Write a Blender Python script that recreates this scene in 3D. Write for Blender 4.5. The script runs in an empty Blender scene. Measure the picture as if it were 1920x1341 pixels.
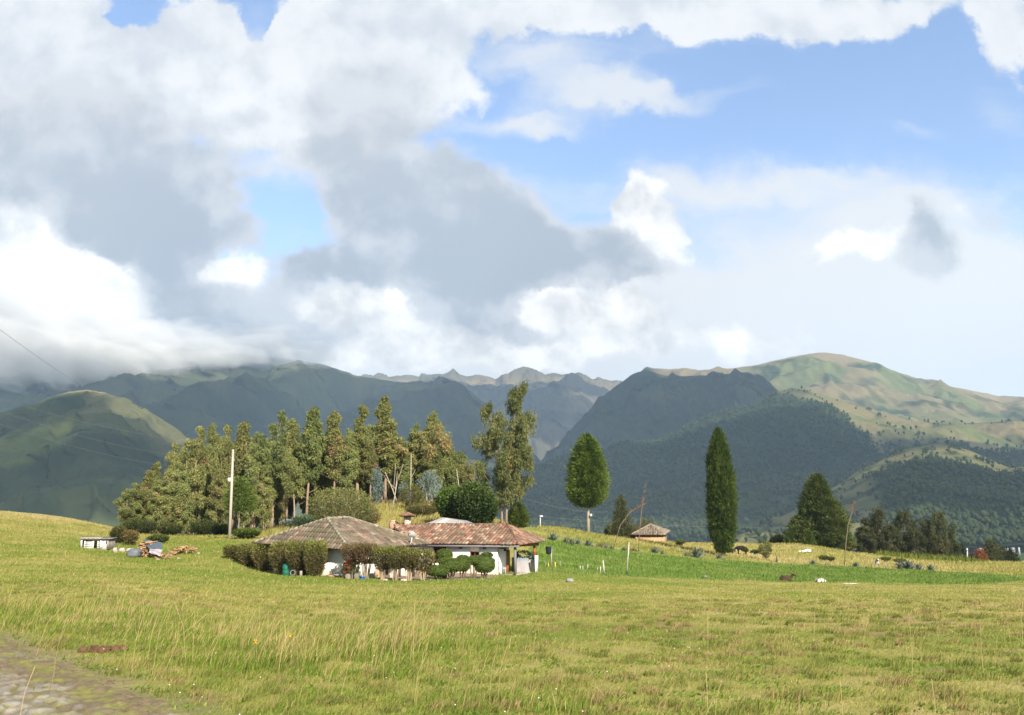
import bpy, math, random
import numpy as np
from mathutils import Vector

# ------------------------------------------------------------------ camera, sky, sun, exposure
SC = bpy.context.scene
COL = SC.collection
R = math.radians
FPX = 1663.0                      # focal length in pixels of the 1920 px wide frame
VH = 1000.0                       # picture row of eye level
TH = math.atan((VH - 670.5) / FPX)
CT, ST = math.cos(TH), math.sin(TH)
EYE = 1.65

cd = bpy.data.cameras.new('camera')
cam = bpy.data.objects.new('camera', cd)
COL.objects.link(cam)
cd.sensor_width = 36.0
cd.lens = 36.0 * FPX / 1920.0
cd.clip_start = 0.1
cd.clip_end = 60000.0
cam.location = (0, 0, EYE)
cam.rotation_euler = (R(90) + TH, 0, 0)
SC.camera = cam

SUN = Vector((0.40, -0.75, 0.53)).normalized()
SUN_EL = math.asin(SUN.z)
SUN_ROT = math.atan2(SUN.x, SUN.y)
SKY_STRENGTH = 0.085
SC.view_settings.view_transform = 'Standard'
SC.view_settings.look = 'None'
SC.view_settings.gamma = 1.0
SC.view_settings.use_curve_mapping = False
SC.view_settings.exposure = 0.90
ld = bpy.data.lights.new('sun', 'SUN')
ld.energy = 4.8
ld.angle = R(0.53)
ld.color = (1.0, 0.90, 0.74)
sun = bpy.data.objects.new('sun', ld)
COL.objects.link(sun)
sun.rotation_euler = Vector(SUN).to_track_quat('Z', 'Y').to_euler()
SC.cycles.max_bounces = 8
SC.cycles.diffuse_bounces = 3
SC.cycles.transparent_max_bounces = 16
SC.cycles.volume_bounces = 5
SC.cycles.use_denoising = True
SC.cycles.denoiser = 'OPENIMAGEDENOISE'
SC.cycles.denoising_input_passes = 'RGB_ALBEDO_NORMAL'
SC.cycles.denoising_prefilter = 'ACCURATE'


def at(u, v, Y):
    """point of the place that lies Y metres ahead, seen at picture position u, v"""
    xc, yc = (u - 960.0) / FPX, (670.5 - v) / FPX
    d = (xc, CT - yc * ST, ST + yc * CT)
    t = Y / d[1]
    return np.array((d[0] * t, Y, EYE + d[2] * t))


# small expression builder for shader nodes
class X:
    def __init__(s, nt, sock): s.nt, s.s = nt, sock
    def _m(s, op, *o, clamp=False):
        n = s.nt.nodes.new('ShaderNodeMath'); n.operation = op; n.use_clamp = clamp
        for i, a in enumerate((s,) + o):
            if isinstance(a, X): s.nt.links.new(a.s, n.inputs[i])
            else: n.inputs[i].default_value = a
        return X(s.nt, n.outputs[0])
    def __add__(s, o): return s._m('ADD', o)
    __radd__ = __add__
    def __sub__(s, o): return s._m('SUBTRACT', o)
    def __mul__(s, o): return s._m('MULTIPLY', o)
    __rmul__ = __mul__
    def __truediv__(s, o): return s._m('DIVIDE', o)
    def max(s, o): return s._m('MAXIMUM', o)
    def min(s, o): return s._m('MINIMUM', o)
    def exp(s): return s._m('EXPONENT')
    def madd(s, a, b): return s._m('MULTIPLY_ADD', a, b)
    def clamp(s): return s._m('ADD', 0.0, clamp=True)
    def step(s, lo, hi):
        n = s.nt.nodes.new('ShaderNodeMapRange'); n.interpolation_type = 'SMOOTHSTEP'
        s.nt.links.new(s.s, n.inputs[0])
        n.inputs[1].default_value = lo; n.inputs[2].default_value = hi
        return X(s.nt, n.outputs[0])


def vmath(nt, op, a, b=None, scale=None):
    n = nt.nodes.new('ShaderNodeVectorMath'); n.operation = op
    for i, s in enumerate((a, b)):
        if s is None: continue
        if isinstance(s, (tuple, list)): n.inputs[i].default_value = s
        else: nt.links.new(s, n.inputs[i])
    if scale is not None:
        if isinstance(scale, X): nt.links.new(scale.s, n.inputs['Scale'])
        else: n.inputs['Scale'].default_value = scale
    return n.outputs['Value' if op in ('DOT_PRODUCT', 'LENGTH') else 'Vector']


def noise(nt, vec, scale, detail=4, rough=0.5, dist=0.0, color=False):
    n = nt.nodes.new('ShaderNodeTexNoise')
    if vec is not None: nt.links.new(vec, n.inputs['Vector'])
    n.inputs['Scale'].default_value = scale; n.inputs['Detail'].default_value = detail
    n.inputs['Roughness'].default_value = rough; n.inputs['Distortion'].default_value = dist
    return n.outputs['Color'] if color else X(nt, n.outputs[0])


def mixc(nt, f, a, b, mode='MIX'):
    n = nt.nodes.new('ShaderNodeMix'); n.data_type = 'RGBA'; n.blend_type = mode
    for sock, v in ((n.inputs[0], f), (n.inputs[6], a), (n.inputs[7], b)):
        if isinstance(v, X): nt.links.new(v.s, sock)
        elif isinstance(v, bpy.types.NodeSocket): nt.links.new(v, sock)
        elif isinstance(v, (int, float)): sock.default_value = v
        else: sock.default_value = (*v[:3], 1.0)
    return n.outputs[2]


def build_world():
    w = bpy.data.worlds.new('World'); SC.world = w; w.use_nodes = True
    w.cycles.sampling_method = 'NONE'
    nt = w.node_tree; nt.nodes.clear()
    out = nt.nodes.new('ShaderNodeOutputWorld'); bg = nt.nodes.new('ShaderNodeBackground')
    sky = nt.nodes.new('ShaderNodeTexSky'); sky.sky_type = 'NISHITA'; sky.sun_disc = False
    sky.sun_elevation = SUN_EL; sky.sun_rotation = SUN_ROT
    sky.altitude = 2800; sky.air_density = 1.0; sky.dust_density = 0.6; sky.ozone_density = 1.0
    tc = nt.nodes.new('ShaderNodeTexCoord')
    sep = nt.nodes.new('ShaderNodeSeparateXYZ'); nt.links.new(tc.outputs['Generated'], sep.inputs[0])
    dx, dy, dz = (X(nt, sep.outputs[i]) for i in range(3))
    dyc = dy.max(0.12)
    comb = nt.nodes.new('ShaderNodeCombineXYZ')
    nt.links.new((dx / dyc).s, comb.inputs[0]); nt.links.new((dz / dyc).s, comb.inputs[1])
    P = comb.outputs[0]                                   # direction as tangents: east, up
    # turbulence: shift every direction a little so cloud outlines curl
    n1 = noise(nt, P, 6.0, 7, 0.62, color=True)
    off = vmath(nt, 'SUBTRACT', n1, (0.5, 0.5, 0.5))
    Q = vmath(nt, 'ADD', P, vmath(nt, 'MULTIPLY', off, (0.16, 0.14, 0.0)))
    strz = vmath(nt, 'MULTIPLY', P, (1.0, 2.6, 1.0))
    f_edge = noise(nt, P, 9.0, 8, 0.62)                    # crisp edge noise
    f_wisp = noise(nt, vmath(nt, 'ADD', strz, vmath(nt, 'MULTIPLY', off, (0.3, 0.2, 0))), 3.6, 8, 0.6)
    f_body = noise(nt, P, 5.0, 5, 0.5)
    # billows: the side of each swelling that faces the sun is brighter than the far side
    W2 = vmath(nt, 'ADD', P, vmath(nt, 'MULTIPLY', off, (0.05, 0.05, 0.0)))
    b0 = noise(nt, W2, 7.5, 6, 0.55); b1 = noise(nt, vmath(nt, 'ADD', W2, (0.016, 0.022, 0.0)), 7.5, 6, 0.55)
    billow = (b0 - b1) * 2.6

    def tang(u, v):
        p = at(u, v, 1.0); return p[0], p[2] - EYE

    # cover of each cloud layer, laid out over the sky's directions: the sum of many soft lobes is
    # factored into a few curves of bearing times curves of height, which shade much faster
    XR, ZR, NP = 0.8, 0.9, 72
    sx = vmath(nt, 'DOT_PRODUCT', Q, (1 / XR, 0, 0)); sz = vmath(nt, 'DOT_PRODUCT', vmath(nt, 'SUBTRACT', Q, (0, 0.40, 0)), (0, 2 / ZR, 0))

    def curve3(sock, cols):
        cb = nt.nodes.new('ShaderNodeCombineXYZ')
        for i in range(3): nt.links.new(sock, cb.inputs[i])
        n = nt.nodes.new('ShaderNodeVectorCurve'); nt.links.new(cb.outputs[0], n.inputs['Vector'])
        mp = n.mapping; mp.extend = 'HORIZONTAL'
        for i in range(3):
            cv = mp.curves[i]; y = cols[i]; xs = np.linspace(-1, 1, NP)
            cv.points[0].location = (-1, float(y[0])); cv.points[1].location = (1, float(y[-1]))
            for a_, b_ in zip(xs[1:-1], y[1:-1]): cv.points.new(float(a_), float(b_))
            for p_ in cv.points: p_.handle_type = 'AUTO'
        mp.update()
        return n.outputs[0]

    def field(vec, blobs, rank=12):
        gx, gz = np.meshgrid(np.linspace(-1, 1, NP) * XR, np.linspace(-1, 1, NP) * ZR / 2 + 0.40, indexing='ij')
        F = np.zeros_like(gx)
        for (u, v, ru, rv, amp) in blobs:
            cx, cz = tang(u, v)
            rx = (tang(u + ru, v)[0] - tang(u - ru, v)[0]) / 2
            rz = abs(tang(u, v + rv)[1] - tang(u, v - rv)[1]) / 2
            F += amp * np.exp(-((gx - cx) / rx) ** 2 - ((gz - cz) / rz) ** 2)
        Us, S, Vt = np.linalg.svd(F)
        acc = None
        for k in range(0, rank, 3):
            A, B, W = Us[:, k:k + 3].T.copy(), Vt[k:k + 3].copy(), S[k:k + 3].copy()
            for i in range(3):
                ma, mb = np.abs(A[i]).max(), np.abs(B[i]).max()
                A[i] /= ma; B[i] /= mb; W[i] *= ma * mb
            pr = vmath(nt, 'MULTIPLY', curve3(sx, A), curve3(sz, B))
            d = X(nt, vmath(nt, 'DOT_PRODUCT', pr, tuple(float(w_) for w_ in W)))
            acc = d if acc is None else acc + d
        return acc

    veil = field(Q, [
        (1500, 560, 620, 170, 1.1), (1100, 690, 500, 130, 1.1), (1250, 345, 130, 60, .5), (1550, 345, 180, 30, .55),
        (1720, 400, 200, 30, .45), (1340, 330, 160, 45, .5), (620, 640, 300, 110, 1.0), (300, 690, 400, 120, .9),
        (500, 300, 150, 45, .85), (970, 218, 120, 26, .80), (1060, 240, 60, 18, .6), (1160, 160, 130, 34, .62), (1270, 175, 90, 18, .42), (870, 275, 60, 20, .45), (1110, 170, 110, 30, .50), (1000, 130, 90, 30, .5),
        (1330, 175, 130, 22, .36), (1020, 95, 190, 36, .7), (1710, 230, 50, 26, .36), (1650, 120, 60, 25, .2), (1890, 210, 60, 60, .3),
        (560, 430, 120, 20, .25), (1900, 600, 300, 160, 1.0), (560, 90, 200, 90, .55), (1050, 360, 120, 20, .25), (-150, 300, 200, 300, .9)])
    white = field(Q, [
        (60, 60, 250, 130, 1.3), (-200, 150, 260, 260, 1.3), (380, 170, 220, 110, 1.1), (730, 80, 190, 130, 1.3), (640, 200, 160, 110, 1.0), (1000, 20, 260, 52, 1.3), (370, 60, 60, 60, 1.0), (430, 110, 80, 60, .8), (560, 40, 50, 60, .6),
        (1290, 8, 160, 46, 1.1), (1430, 20, 75, 52, 1.1), (1570, 8, 80, 52, 1.0), (1720, 0, 110, 40, 1.0), (1890, 40, 60, 110, 1.1),
        (1185, 370, 42, 58, 1.2), (1240, 400, 55, 55, 1.15), (1190, 460, 100, 60, .9), (80, 560, 190, 160, 1.4), (230, 640, 120, 90, 1.2),
        (30, 430, 80, 65, .9), (450, 520, 55, 60, 1.0), (640, 590, 110, 70, 1.1), (725, 515, 50, 40, .8), (1060, 575, 140, 55, 1.3),
        (800, 665, 260, 55, 1.0), (1610, 465, 150, 32, .72), (1890, 420, 120, 30, .80), (1400, 640, 200, 60, .8), (1000, 660, 200, 60, .8), (-200, 550, 220, 220, 1.2),
        (245, 22, 46, 32, -1.15), (492, 45, 30, 38, -1.0), (170, 118, 24, 14, -.7), (535, 388, 72, 36, -.95), (480, 180, 26, 22, -.5), (890, 50, 26, 24, -.4)])
    gray = field(Q, [
        (90, 250, 240, 130, .95), (-200, 300, 260, 200, .9), (300, 330, 180, 140, 1.2), (350, 480, 140, 130, 1.25), (430, 610, 150, 85, 1.25), (200, 430, 130, 60, .8),
        (700, 190, 150, 150, 1.05), (740, 350, 140, 110, 1.25), (880, 440, 190, 105, 1.35), (860, 550, 120, 75, 1.3), (985, 490, 115, 90, 1.0),
        (610, 505, 115, 50, 1.2), (1130, 470, 90, 62, 1.0), (1205, 490, 60, 42, .75), (1000, 620, 120, 40, .85), (1755, 478, 95, 52, .95), (1738, 415, 34, 50, .70), (1700, 495, 60, 36, .4),
        (1890, 90, 55, 80, .45), (560, 655, 140, 34, .9), (300, 660, 120, 34, .55),
        (50, 490, 130, 80, -1.0), (150, 560, 110, 100, -1.1), (530, 385, 75, 42, -1.0), (450, 520, 50, 56, -1.1), (1060, 565, 110, 38, -.8), (700, 565, 70, 36, -.6)])
    mv = (veil + (f_wisp - 0.5) * 1.7).step(0.12, 1.05)
    puff = (f_edge - 0.5) * 1.5 + (f_body - 0.5) * 0.9
    mw = (white + puff * 1.1).step(0.38, 0.78)
    mg = (gray + puff * 1.15).step(0.40, 1.02)
    shade_w = (f_body * 0.45 + f_edge * 0.55 + billow * 0.40).step(0.30, 0.62)
    dark_g = (gray + (f_body - 0.5) * 1.3 + (f_edge - 0.5) * 1.0 - billow * 2.2).step(0.50, 1.85)
    up = X(nt, vmath(nt, 'DOT_PRODUCT', P, (0, 1, 0))).step(0.25, 0.62)
    K = 1.0 / (SKY_STRENGTH * 2 ** SC.view_settings.exposure)       # value that the camera records as 1
    def c(r, g, b): return tuple((((x / 255 + 0.055) / 1.055) ** 2.4) * K for x in (r, g, b))
    def cw(r, g, b, k): return tuple(a_ * k for a_ in c(r, g, b))
    front = dy.step(-0.15, 0.25)
    hs = nt.nodes.new('ShaderNodeHueSaturation'); nt.links.new(sky.outputs[0], hs.inputs['Color'])
    hs.inputs['Saturation'].default_value = BLUE_SAT; hs.inputs['Value'].default_value = BLUE_VAL
    base = hs.outputs[0]
    base = mixc(nt, mv * 0.92, base, mixc(nt, up, cw(246, 243, 238, 1.22), cw(238, 241, 246, 1.06)))
    wcol = mixc(nt, shade_w, mixc(nt, up, cw(226, 225, 224, 1.12), cw(224, 228, 234, 1.05)), mixc(nt, up, cw(255, 251, 244, 1.6), cw(248, 248, 248, 1.12)))
    base = mixc(nt, mw * 0.96, base, wcol)
    lo_hi = mixc(nt, up, cw(184, 192, 202, 1.06), cw(206, 210, 217, 1.08))
    gcol = mixc(nt, dark_g, cw(226, 228, 232, 1.10), lo_hi)
    base = mixc(nt, mg * 0.97, base, gcol)
    # rest of the sky: broken cloud of the same kind behind the viewer
    f_rest = noise(nt, tc.outputs['Generated'], 2.6, 6, 0.6).step(0.5, 0.62)
    rest = mixc(nt, f_rest, sky.outputs[0], c(225, 228, 232))
    fin = mixc(nt, front, rest, base)
    nt.links.new(fin, bg.inputs[0]); bg.inputs[1].default_value = SKY_STRENGTH
    nt.links.new(bg.outputs[0], out.inputs[0])


BLUE_SAT, BLUE_VAL = 0.95, 2.15
build_world()

# ------------------------------------------------------------------ numpy noise
def _hash(ix, iy, seed):
    h = (ix.astype(np.int64) * 374761393 + iy.astype(np.int64) * 668265263 + seed * 1442695041) & 0x7fffffff
    h = ((h ^ (h >> 13)) * 1274126177) & 0x7fffffff
    return (h ^ (h >> 16)) & 0x7fffffff


def perlin(x, y, seed=0):
    x0, y0 = np.floor(x), np.floor(y)
    fx, fy = x - x0, y - y0
    def g(ix, iy):
        a = _hash(ix, iy, seed) % 4096 * (2 * np.pi / 4096)
        return np.cos(a) * (x - ix) + np.sin(a) * (y - iy)
    u, v = fx * fx * fx * (fx * (fx * 6 - 15) + 10), fy * fy * fy * (fy * (fy * 6 - 15) + 10)
    a = g(x0, y0) * (1 - u) + g(x0 + 1, y0) * u
    b = g(x0, y0 + 1) * (1 - u) + g(x0 + 1, y0 + 1) * u
    return (a * (1 - v) + b * v) * 1.5


def fbm(x, y, octv=5, seed=0, gain=0.5, ridged=False):
    s, amp, tot = 0.0, 1.0, 0.0
    for i in range(octv):
        n = perlin(x * 2 ** i + 17.3 * i, y * 2 ** i - 9.1 * i, seed + i)
        if ridged: n = 1 - 2 * np.abs(n)
        s = s + amp * n; tot += amp; amp *= gain
    return s / tot


def sstep(a, b, x):
    t = np.clip((x - a) / (b - a), 0, 1); return t * t * (3 - 2 * t)


def lerp(a, b, t):
    return np.asarray(a) + (np.asarray(b) - np.asarray(a)) * np.asarray(t)[..., None]


def voro(x, y, seed=0):
    """cell id hash in 0..1 and distance to nearest seed"""
    ix, iy = np.floor(x), np.floor(y)
    best = np.full(x.shape, 9.0); bid = np.zeros(x.shape)
    for i in (-1, 0, 1):
        for j in (-1, 0, 1):
            cx, cy = ix + i, iy + j
            px = cx + (_hash(cx, cy, seed) % 1000) / 1000.0
            py = cy + (_hash(cx, cy, seed + 7) % 1000) / 1000.0
            d = (px - x) ** 2 + (py - y) ** 2
            m = d < best
            best = np.where(m, d, best); bid = np.where(m, (_hash(cx, cy, seed + 13) % 1000) / 1000.0, bid)
    return bid, np.sqrt(best)


# ------------------------------------------------------------------ mesh helpers
def make_mesh(name, v, quads=None, tris=None, cols=None, mats=(), smooth=False, midx=None):
    me = bpy.data.meshes.new(name)
    v = np.asarray(v, np.float32).reshape(-1, 3)
    q = np.zeros((0, 4), np.int32) if quads is None else np.asarray(quads, np.int32).reshape(-1, 4)
    t = np.zeros((0, 3), np.int32) if tris is None else np.asarray(tris, np.int32).reshape(-1, 3)
    me.vertices.add(len(v)); me.vertices.foreach_set('co', v.ravel())
    nl = q.size + t.size
    me.loops.add(nl); me.loops.foreach_set('vertex_index', np.concatenate((q.ravel(), t.ravel())).astype(np.int32))
    me.polygons.add(len(q) + len(t))
    ls = np.concatenate((np.arange(len(q)) * 4, q.size + np.arange(len(t)) * 3)).astype(np.int32)
    me.polygons.foreach_set('loop_start', ls)
    if midx is not None: me.polygons.foreach_set('material_index', np.asarray(midx, np.int32))
    if smooth: me.polygons.foreach_set('use_smooth', np.ones(len(ls), bool))
    me.update(calc_edges=True)
    if cols is not None:
        a = me.color_attributes.new('col', 'FLOAT_COLOR', 'POINT')
        c = np.ones((len(v), 4), np.float32); c[:, :3] = np.asarray(cols, np.float32).reshape(-1, 3)
        a.data.foreach_set('color', c.ravel())
    for m in (mats if isinstance(mats, (list, tuple)) else (mats,)): me.materials.append(m)
    me.validate()
    return me


def link(name, me, parent=None, loc=None):
    o = bpy.data.objects.new(name, me); COL.objects.link(o)
    if parent is not None: o.parent = parent
    if loc is not None: o.location = loc
    return o


def tag(o, label=None, cat=None, group=None, kind=None):
    if label: o['label'] = label
    if cat: o['category'] = cat
    if group: o['group'] = group
    if kind: o['kind'] = kind
    return o


def empty(name, loc, label, cat, group=None, rz=0.0):
    o = bpy.data.objects.new(name, None); COL.objects.link(o)
    o.empty_display_size = 0.3
    o.location = tuple(float(a) for a in loc); o.rotation_euler = (0, 0, rz)
    return tag(o, label, cat, group)


def copy_tree(root, loc, rz=0.0, s=1.0, label=None, group=None):
    r = root.copy(); COL.objects.link(r)
    r.location = tuple(float(a) for a in loc); r.rotation_euler = (0, 0, rz)
    r.scale = (s, s, s) if not isinstance(s, tuple) else s
    if label: r['label'] = label
    if group: r['group'] = group
    for ch in list(root.children):
        c = ch.copy(); COL.objects.link(c); c.parent = r
        for g in list(ch.children):
            d = g.copy(); COL.objects.link(d); d.parent = c
    return r


class MB:
    """collects boxes, tubes, lumps into one mesh"""
    def __init__(s): s.v, s.q, s.t, s.c, s.n = [], [], [], [], 0
    def add(s, v, q=None, t=None, col=(1, 1, 1)):
        v = np.asarray(v, float).reshape(-1, 3)
        if q is not None and len(q): s.q.append(np.asarray(q, int).reshape(-1, 4) + s.n)
        if t is not None and len(t): s.t.append(np.asarray(t, int).reshape(-1, 3) + s.n)
        c = np.asarray(col, float)
        s.c.append(np.tile(c, (len(v), 1)) if c.ndim == 1 else c)
        s.v.append(v); s.n += len(v); return s
    def box(s, c, size, rz=0.0, col=(1, 1, 1), tilt=(0, 0), taper=1.0):
        x, y, z = np.array(size) / 2.0
        p = np.array([(-x, -y, -z), (x, -y, -z), (x, y, -z), (-x, y, -z), (-x, -y, z), (x, -y, z), (x, y, z), (-x, y, z)], float)
        p[4:, :2] *= taper
        ca, sa = math.cos(tilt[0]), math.sin(tilt[0]); p = p @ np.array([(1, 0, 0), (0, ca, sa), (0, -sa, ca)])
        ca, sa = math.cos(tilt[1]), math.sin(tilt[1]); p = p @ np.array([(ca, 0, -sa), (0, 1, 0), (sa, 0, ca)])
        ca, sa = math.cos(rz), math.sin(rz); p = p @ np.array([(ca, sa, 0), (-sa, ca, 0), (0, 0, 1)])
        return s.add(p + np.array(c, float), [(0, 3, 2, 1), (4, 5, 6, 7), (0, 1, 5, 4), (1, 2, 6, 5), (2, 3, 7, 6), (3, 0, 4, 7)], col=col)
    def hexa(s, pts, col=(1, 1, 1)):
        """eight corners: four below (ccw from above), four above"""
        return s.add(pts, [(0, 3, 2, 1), (4, 5, 6, 7), (0, 1, 5, 4), (1, 2, 6, 5), (2, 3, 7, 6), (3, 0, 4, 7)], col=col)
    def tube(s, pts, rad, n=8, col=(1, 1, 1), cap=True):
        pts = np.asarray(pts, float); m = len(pts)
        rad = np.full(m, rad, float) if np.isscalar(rad) else np.asarray(rad, float)
        tg = np.gradient(pts, axis=0); tg /= np.linalg.norm(tg, axis=1)[:, None] + 1e-9
        ref = np.array((0, 0, 1.0)) if abs(tg[0, 2]) < 0.9 else np.array((1.0, 0, 0))
        a = np.cross(tg, ref); a /= np.linalg.norm(a, axis=1)[:, None] + 1e-9
        b = np.cross(tg, a)
        th = np.arange(n) * 2 * np.pi / n
        v = pts[:, None] + rad[:, None, None] * (np.cos(th)[None, :, None] * a[:, None] + np.sin(th)[None, :, None] * b[:, None])
        i = np.arange(m - 1)[:, None] * n; j = np.arange(n)[None]; k = (j + 1) % n
        q = np.stack((i + j, i + k, i + n + k, i + n + j), -1).reshape(-1, 4)
        v = v.reshape(-1, 3); t = []
        if cap:
            v = np.vstack((v, pts[0], pts[-1])); c0, c1 = m * n, m * n + 1
            t = [(c0, (a_ + 1) % n, a_) for a_ in range(n)] + [(c1, (m - 1) * n + a_, (m - 1) * n + (a_ + 1) % n) for a_ in range(n)]
        return s.add(v, q, t, col=col)
    def lump(s, c, r, nu=16, nv=10, amp=0.0, freq=1.5, seed=0, col=(1, 1, 1), pw=1.0, rz=0.0):
        th = np.linspace(0, 2 * np.pi, nu, endpoint=False); ph = np.linspace(0, np.pi, nv)
        P, T = np.meshgrid(ph, th, indexing='ij')
        sg = lambda a: np.sign(a) * np.abs(a) ** pw
        d = np.stack((sg(np.sin(P)) * sg(np.cos(T)), sg(np.sin(P)) * sg(np.sin(T)), sg(np.cos(P))), -1)
        if amp:
            k = 1 + amp * (fbm(d[..., 0] * freq + 5 + seed, d[..., 1] * freq + d[..., 2] * freq * 1.3 + seed * 3.1, 3, seed))
            d = d * k[..., None]
        v = d * np.array(r, float)
        ca, sa = math.cos(rz), math.sin(rz); v = v @ np.array([(ca, sa, 0), (-sa, ca, 0), (0, 0, 1)])
        v = v + np.array(c, float)
        i = np.arange(nv - 1)[:, None] * nu; j = np.arange(nu)[None]; k = (j + 1) % nu
        q = np.stack((i + j, i + nu + j, i + nu + k, i + k), -1).reshape(-1, 4)
        return s.add(v.reshape(-1, 3), q, col=col)
    def lathe(s, prof, c=(0, 0, 0), n=16, col=(1, 1, 1)):
        prof = np.asarray(prof, float); m = len(prof)
        th = np.arange(n) * 2 * np.pi / n
        v = np.stack((prof[:, 0, None] * np.cos(th), prof[:, 0, None] * np.sin(th), np.repeat(prof[:, 1, None], n, 1)), -1) + np.array(c, float)
        i = np.arange(m - 1)[:, None] * n; j = np.arange(n)[None]; k = (j + 1) % n
        q = np.stack((i + j, i + k, i + n + k, i + n + j), -1).reshape(-1, 4)
        return s.add(v.reshape(-1, 3), q, col=col)
    def leaves(s, base, d, L, W, rng, cols, roll=None):
        """rhombic leaves from base points along directions d"""
        base = np.asarray(base, float); d = np.asarray(d, float); n = len(base)
        d = d / (np.linalg.norm(d, axis=1)[:, None] + 1e-9)
        L = np.broadcast_to(L, (n,))[:, None]; W = np.broadcast_to(W, (n,))[:, None]
        r = rng.normal(size=(n, 3)) if roll is None else roll
        sd = np.cross(d, r); sd /= np.linalg.norm(sd, axis=1)[:, None] + 1e-9
        nn = np.cross(d, sd)
        v = np.stack((base, base + d * L * 0.45 + sd * W * 0.5 + nn * L * 0.06, base + d * L, base + d * L * 0.45 - sd * W * 0.5 + nn * L * 0.06), 1)
        q = np.arange(n * 4).reshape(n, 4)
        c = np.repeat(np.broadcast_to(cols, (n, 3)), 4, axis=0)
        return s.add(v.reshape(-1, 3), q, col=c)
    def mesh(s, name, mat, smooth=False):
        return make_mesh(name, np.vstack(s.v), np.vstack(s.q) if s.q else None, np.vstack(s.t) if s.t else None, np.vstack(s.c), mat, smooth)
    def build(s, name, mat, parent=None, smooth=False, loc=None):
        return link(name, s.mesh(name, mat, smooth), parent, loc)


# ------------------------------------------------------------------ materials
def material(name, col=(1, 1, 1), rough=0.8, attr=True, var=0.18, scale=6.0, bump=0.0, bscale=30.0, trans=0.0, spec=0.2, metal=0.0, objvar=0.0, obj_space=True):
    m = bpy.data.materials.new(name); m.use_nodes = True
    nt = m.node_tree; nt.nodes.clear()
    out = nt.nodes.new('ShaderNodeOutputMaterial'); bs = nt.nodes.new('ShaderNodeBsdfPrincipled')
    tc = nt.nodes.new('ShaderNodeTexCoord'); geo = nt.nodes.new('ShaderNodeNewGeometry')
    vec = tc.outputs['Object'] if obj_space else geo.outputs['Position']
    c = None
    if attr:
        a = nt.nodes.new('ShaderNodeAttribute'); a.attribute_name = 'col'
        c = mixc(nt, 1.0, a.outputs['Color'], col, 'MULTIPLY')
    if var:
        f = noise(nt, vec, scale, 4, 0.6).madd(2 * var, 1 - var)
        cc = nt.nodes.new('ShaderNodeCombineColor')
        for i in range(3): nt.links.new(f.s, cc.inputs[i])
        c = mixc(nt, 1.0, c if c is not None else col, cc.outputs[0], 'MULTIPLY')
    if objvar:
        oi = nt.nodes.new('ShaderNodeObjectInfo')
        f = X(nt, oi.outputs['Random'])
        hs = nt.nodes.new('ShaderNodeHueSaturation')
        nt.links.new(f.madd(0.05 * objvar, 0.5 - 0.025 * objvar).s, hs.inputs['Hue'])
        nt.links.new((f * 7.13)._m('FRACT').madd(0.4 * objvar, 1 - 0.2 * objvar).s, hs.inputs['Value'])
        nt.links.new(c, hs.inputs['Color']); c = hs.outputs[0]
    if c is None: bs.inputs['Base Color'].default_value = (*col, 1)
    else: nt.links.new(c, bs.inputs['Base Color'])
    bs.inputs['Roughness'].default_value = rough; bs.inputs['Metallic'].default_value = metal
    bs.inputs['Specular IOR Level'].default_value = spec
    if bump:
        b = nt.nodes.new('ShaderNodeBump'); b.inputs['Strength'].default_value = bump; b.inputs['Distance'].default_value = 0.05
        nt.links.new(noise(nt, vec, bscale, 5, 0.65).s, b.inputs['Height']); nt.links.new(b.outputs[0], bs.inputs['Normal'])
    if trans:
        tr = nt.nodes.new('ShaderNodeBsdfTranslucent')
        if c is None: tr.inputs[0].default_value = (*col, 1)
        else: nt.links.new(mixc(nt, 1.0, c, (1.15, 1.2, 0.6), 'MULTIPLY'), tr.inputs[0])
        mx = nt.nodes.new('ShaderNodeMixShader'); mx.inputs[0].default_value = trans
        nt.links.new(bs.outputs[0], mx.inputs[1]); nt.links.new(tr.outputs[0], mx.inputs[2]); nt.links.new(mx.outputs[0], out.inputs[0])
    else: nt.links.new(bs.outputs[0], out.inputs[0])
    return m
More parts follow.
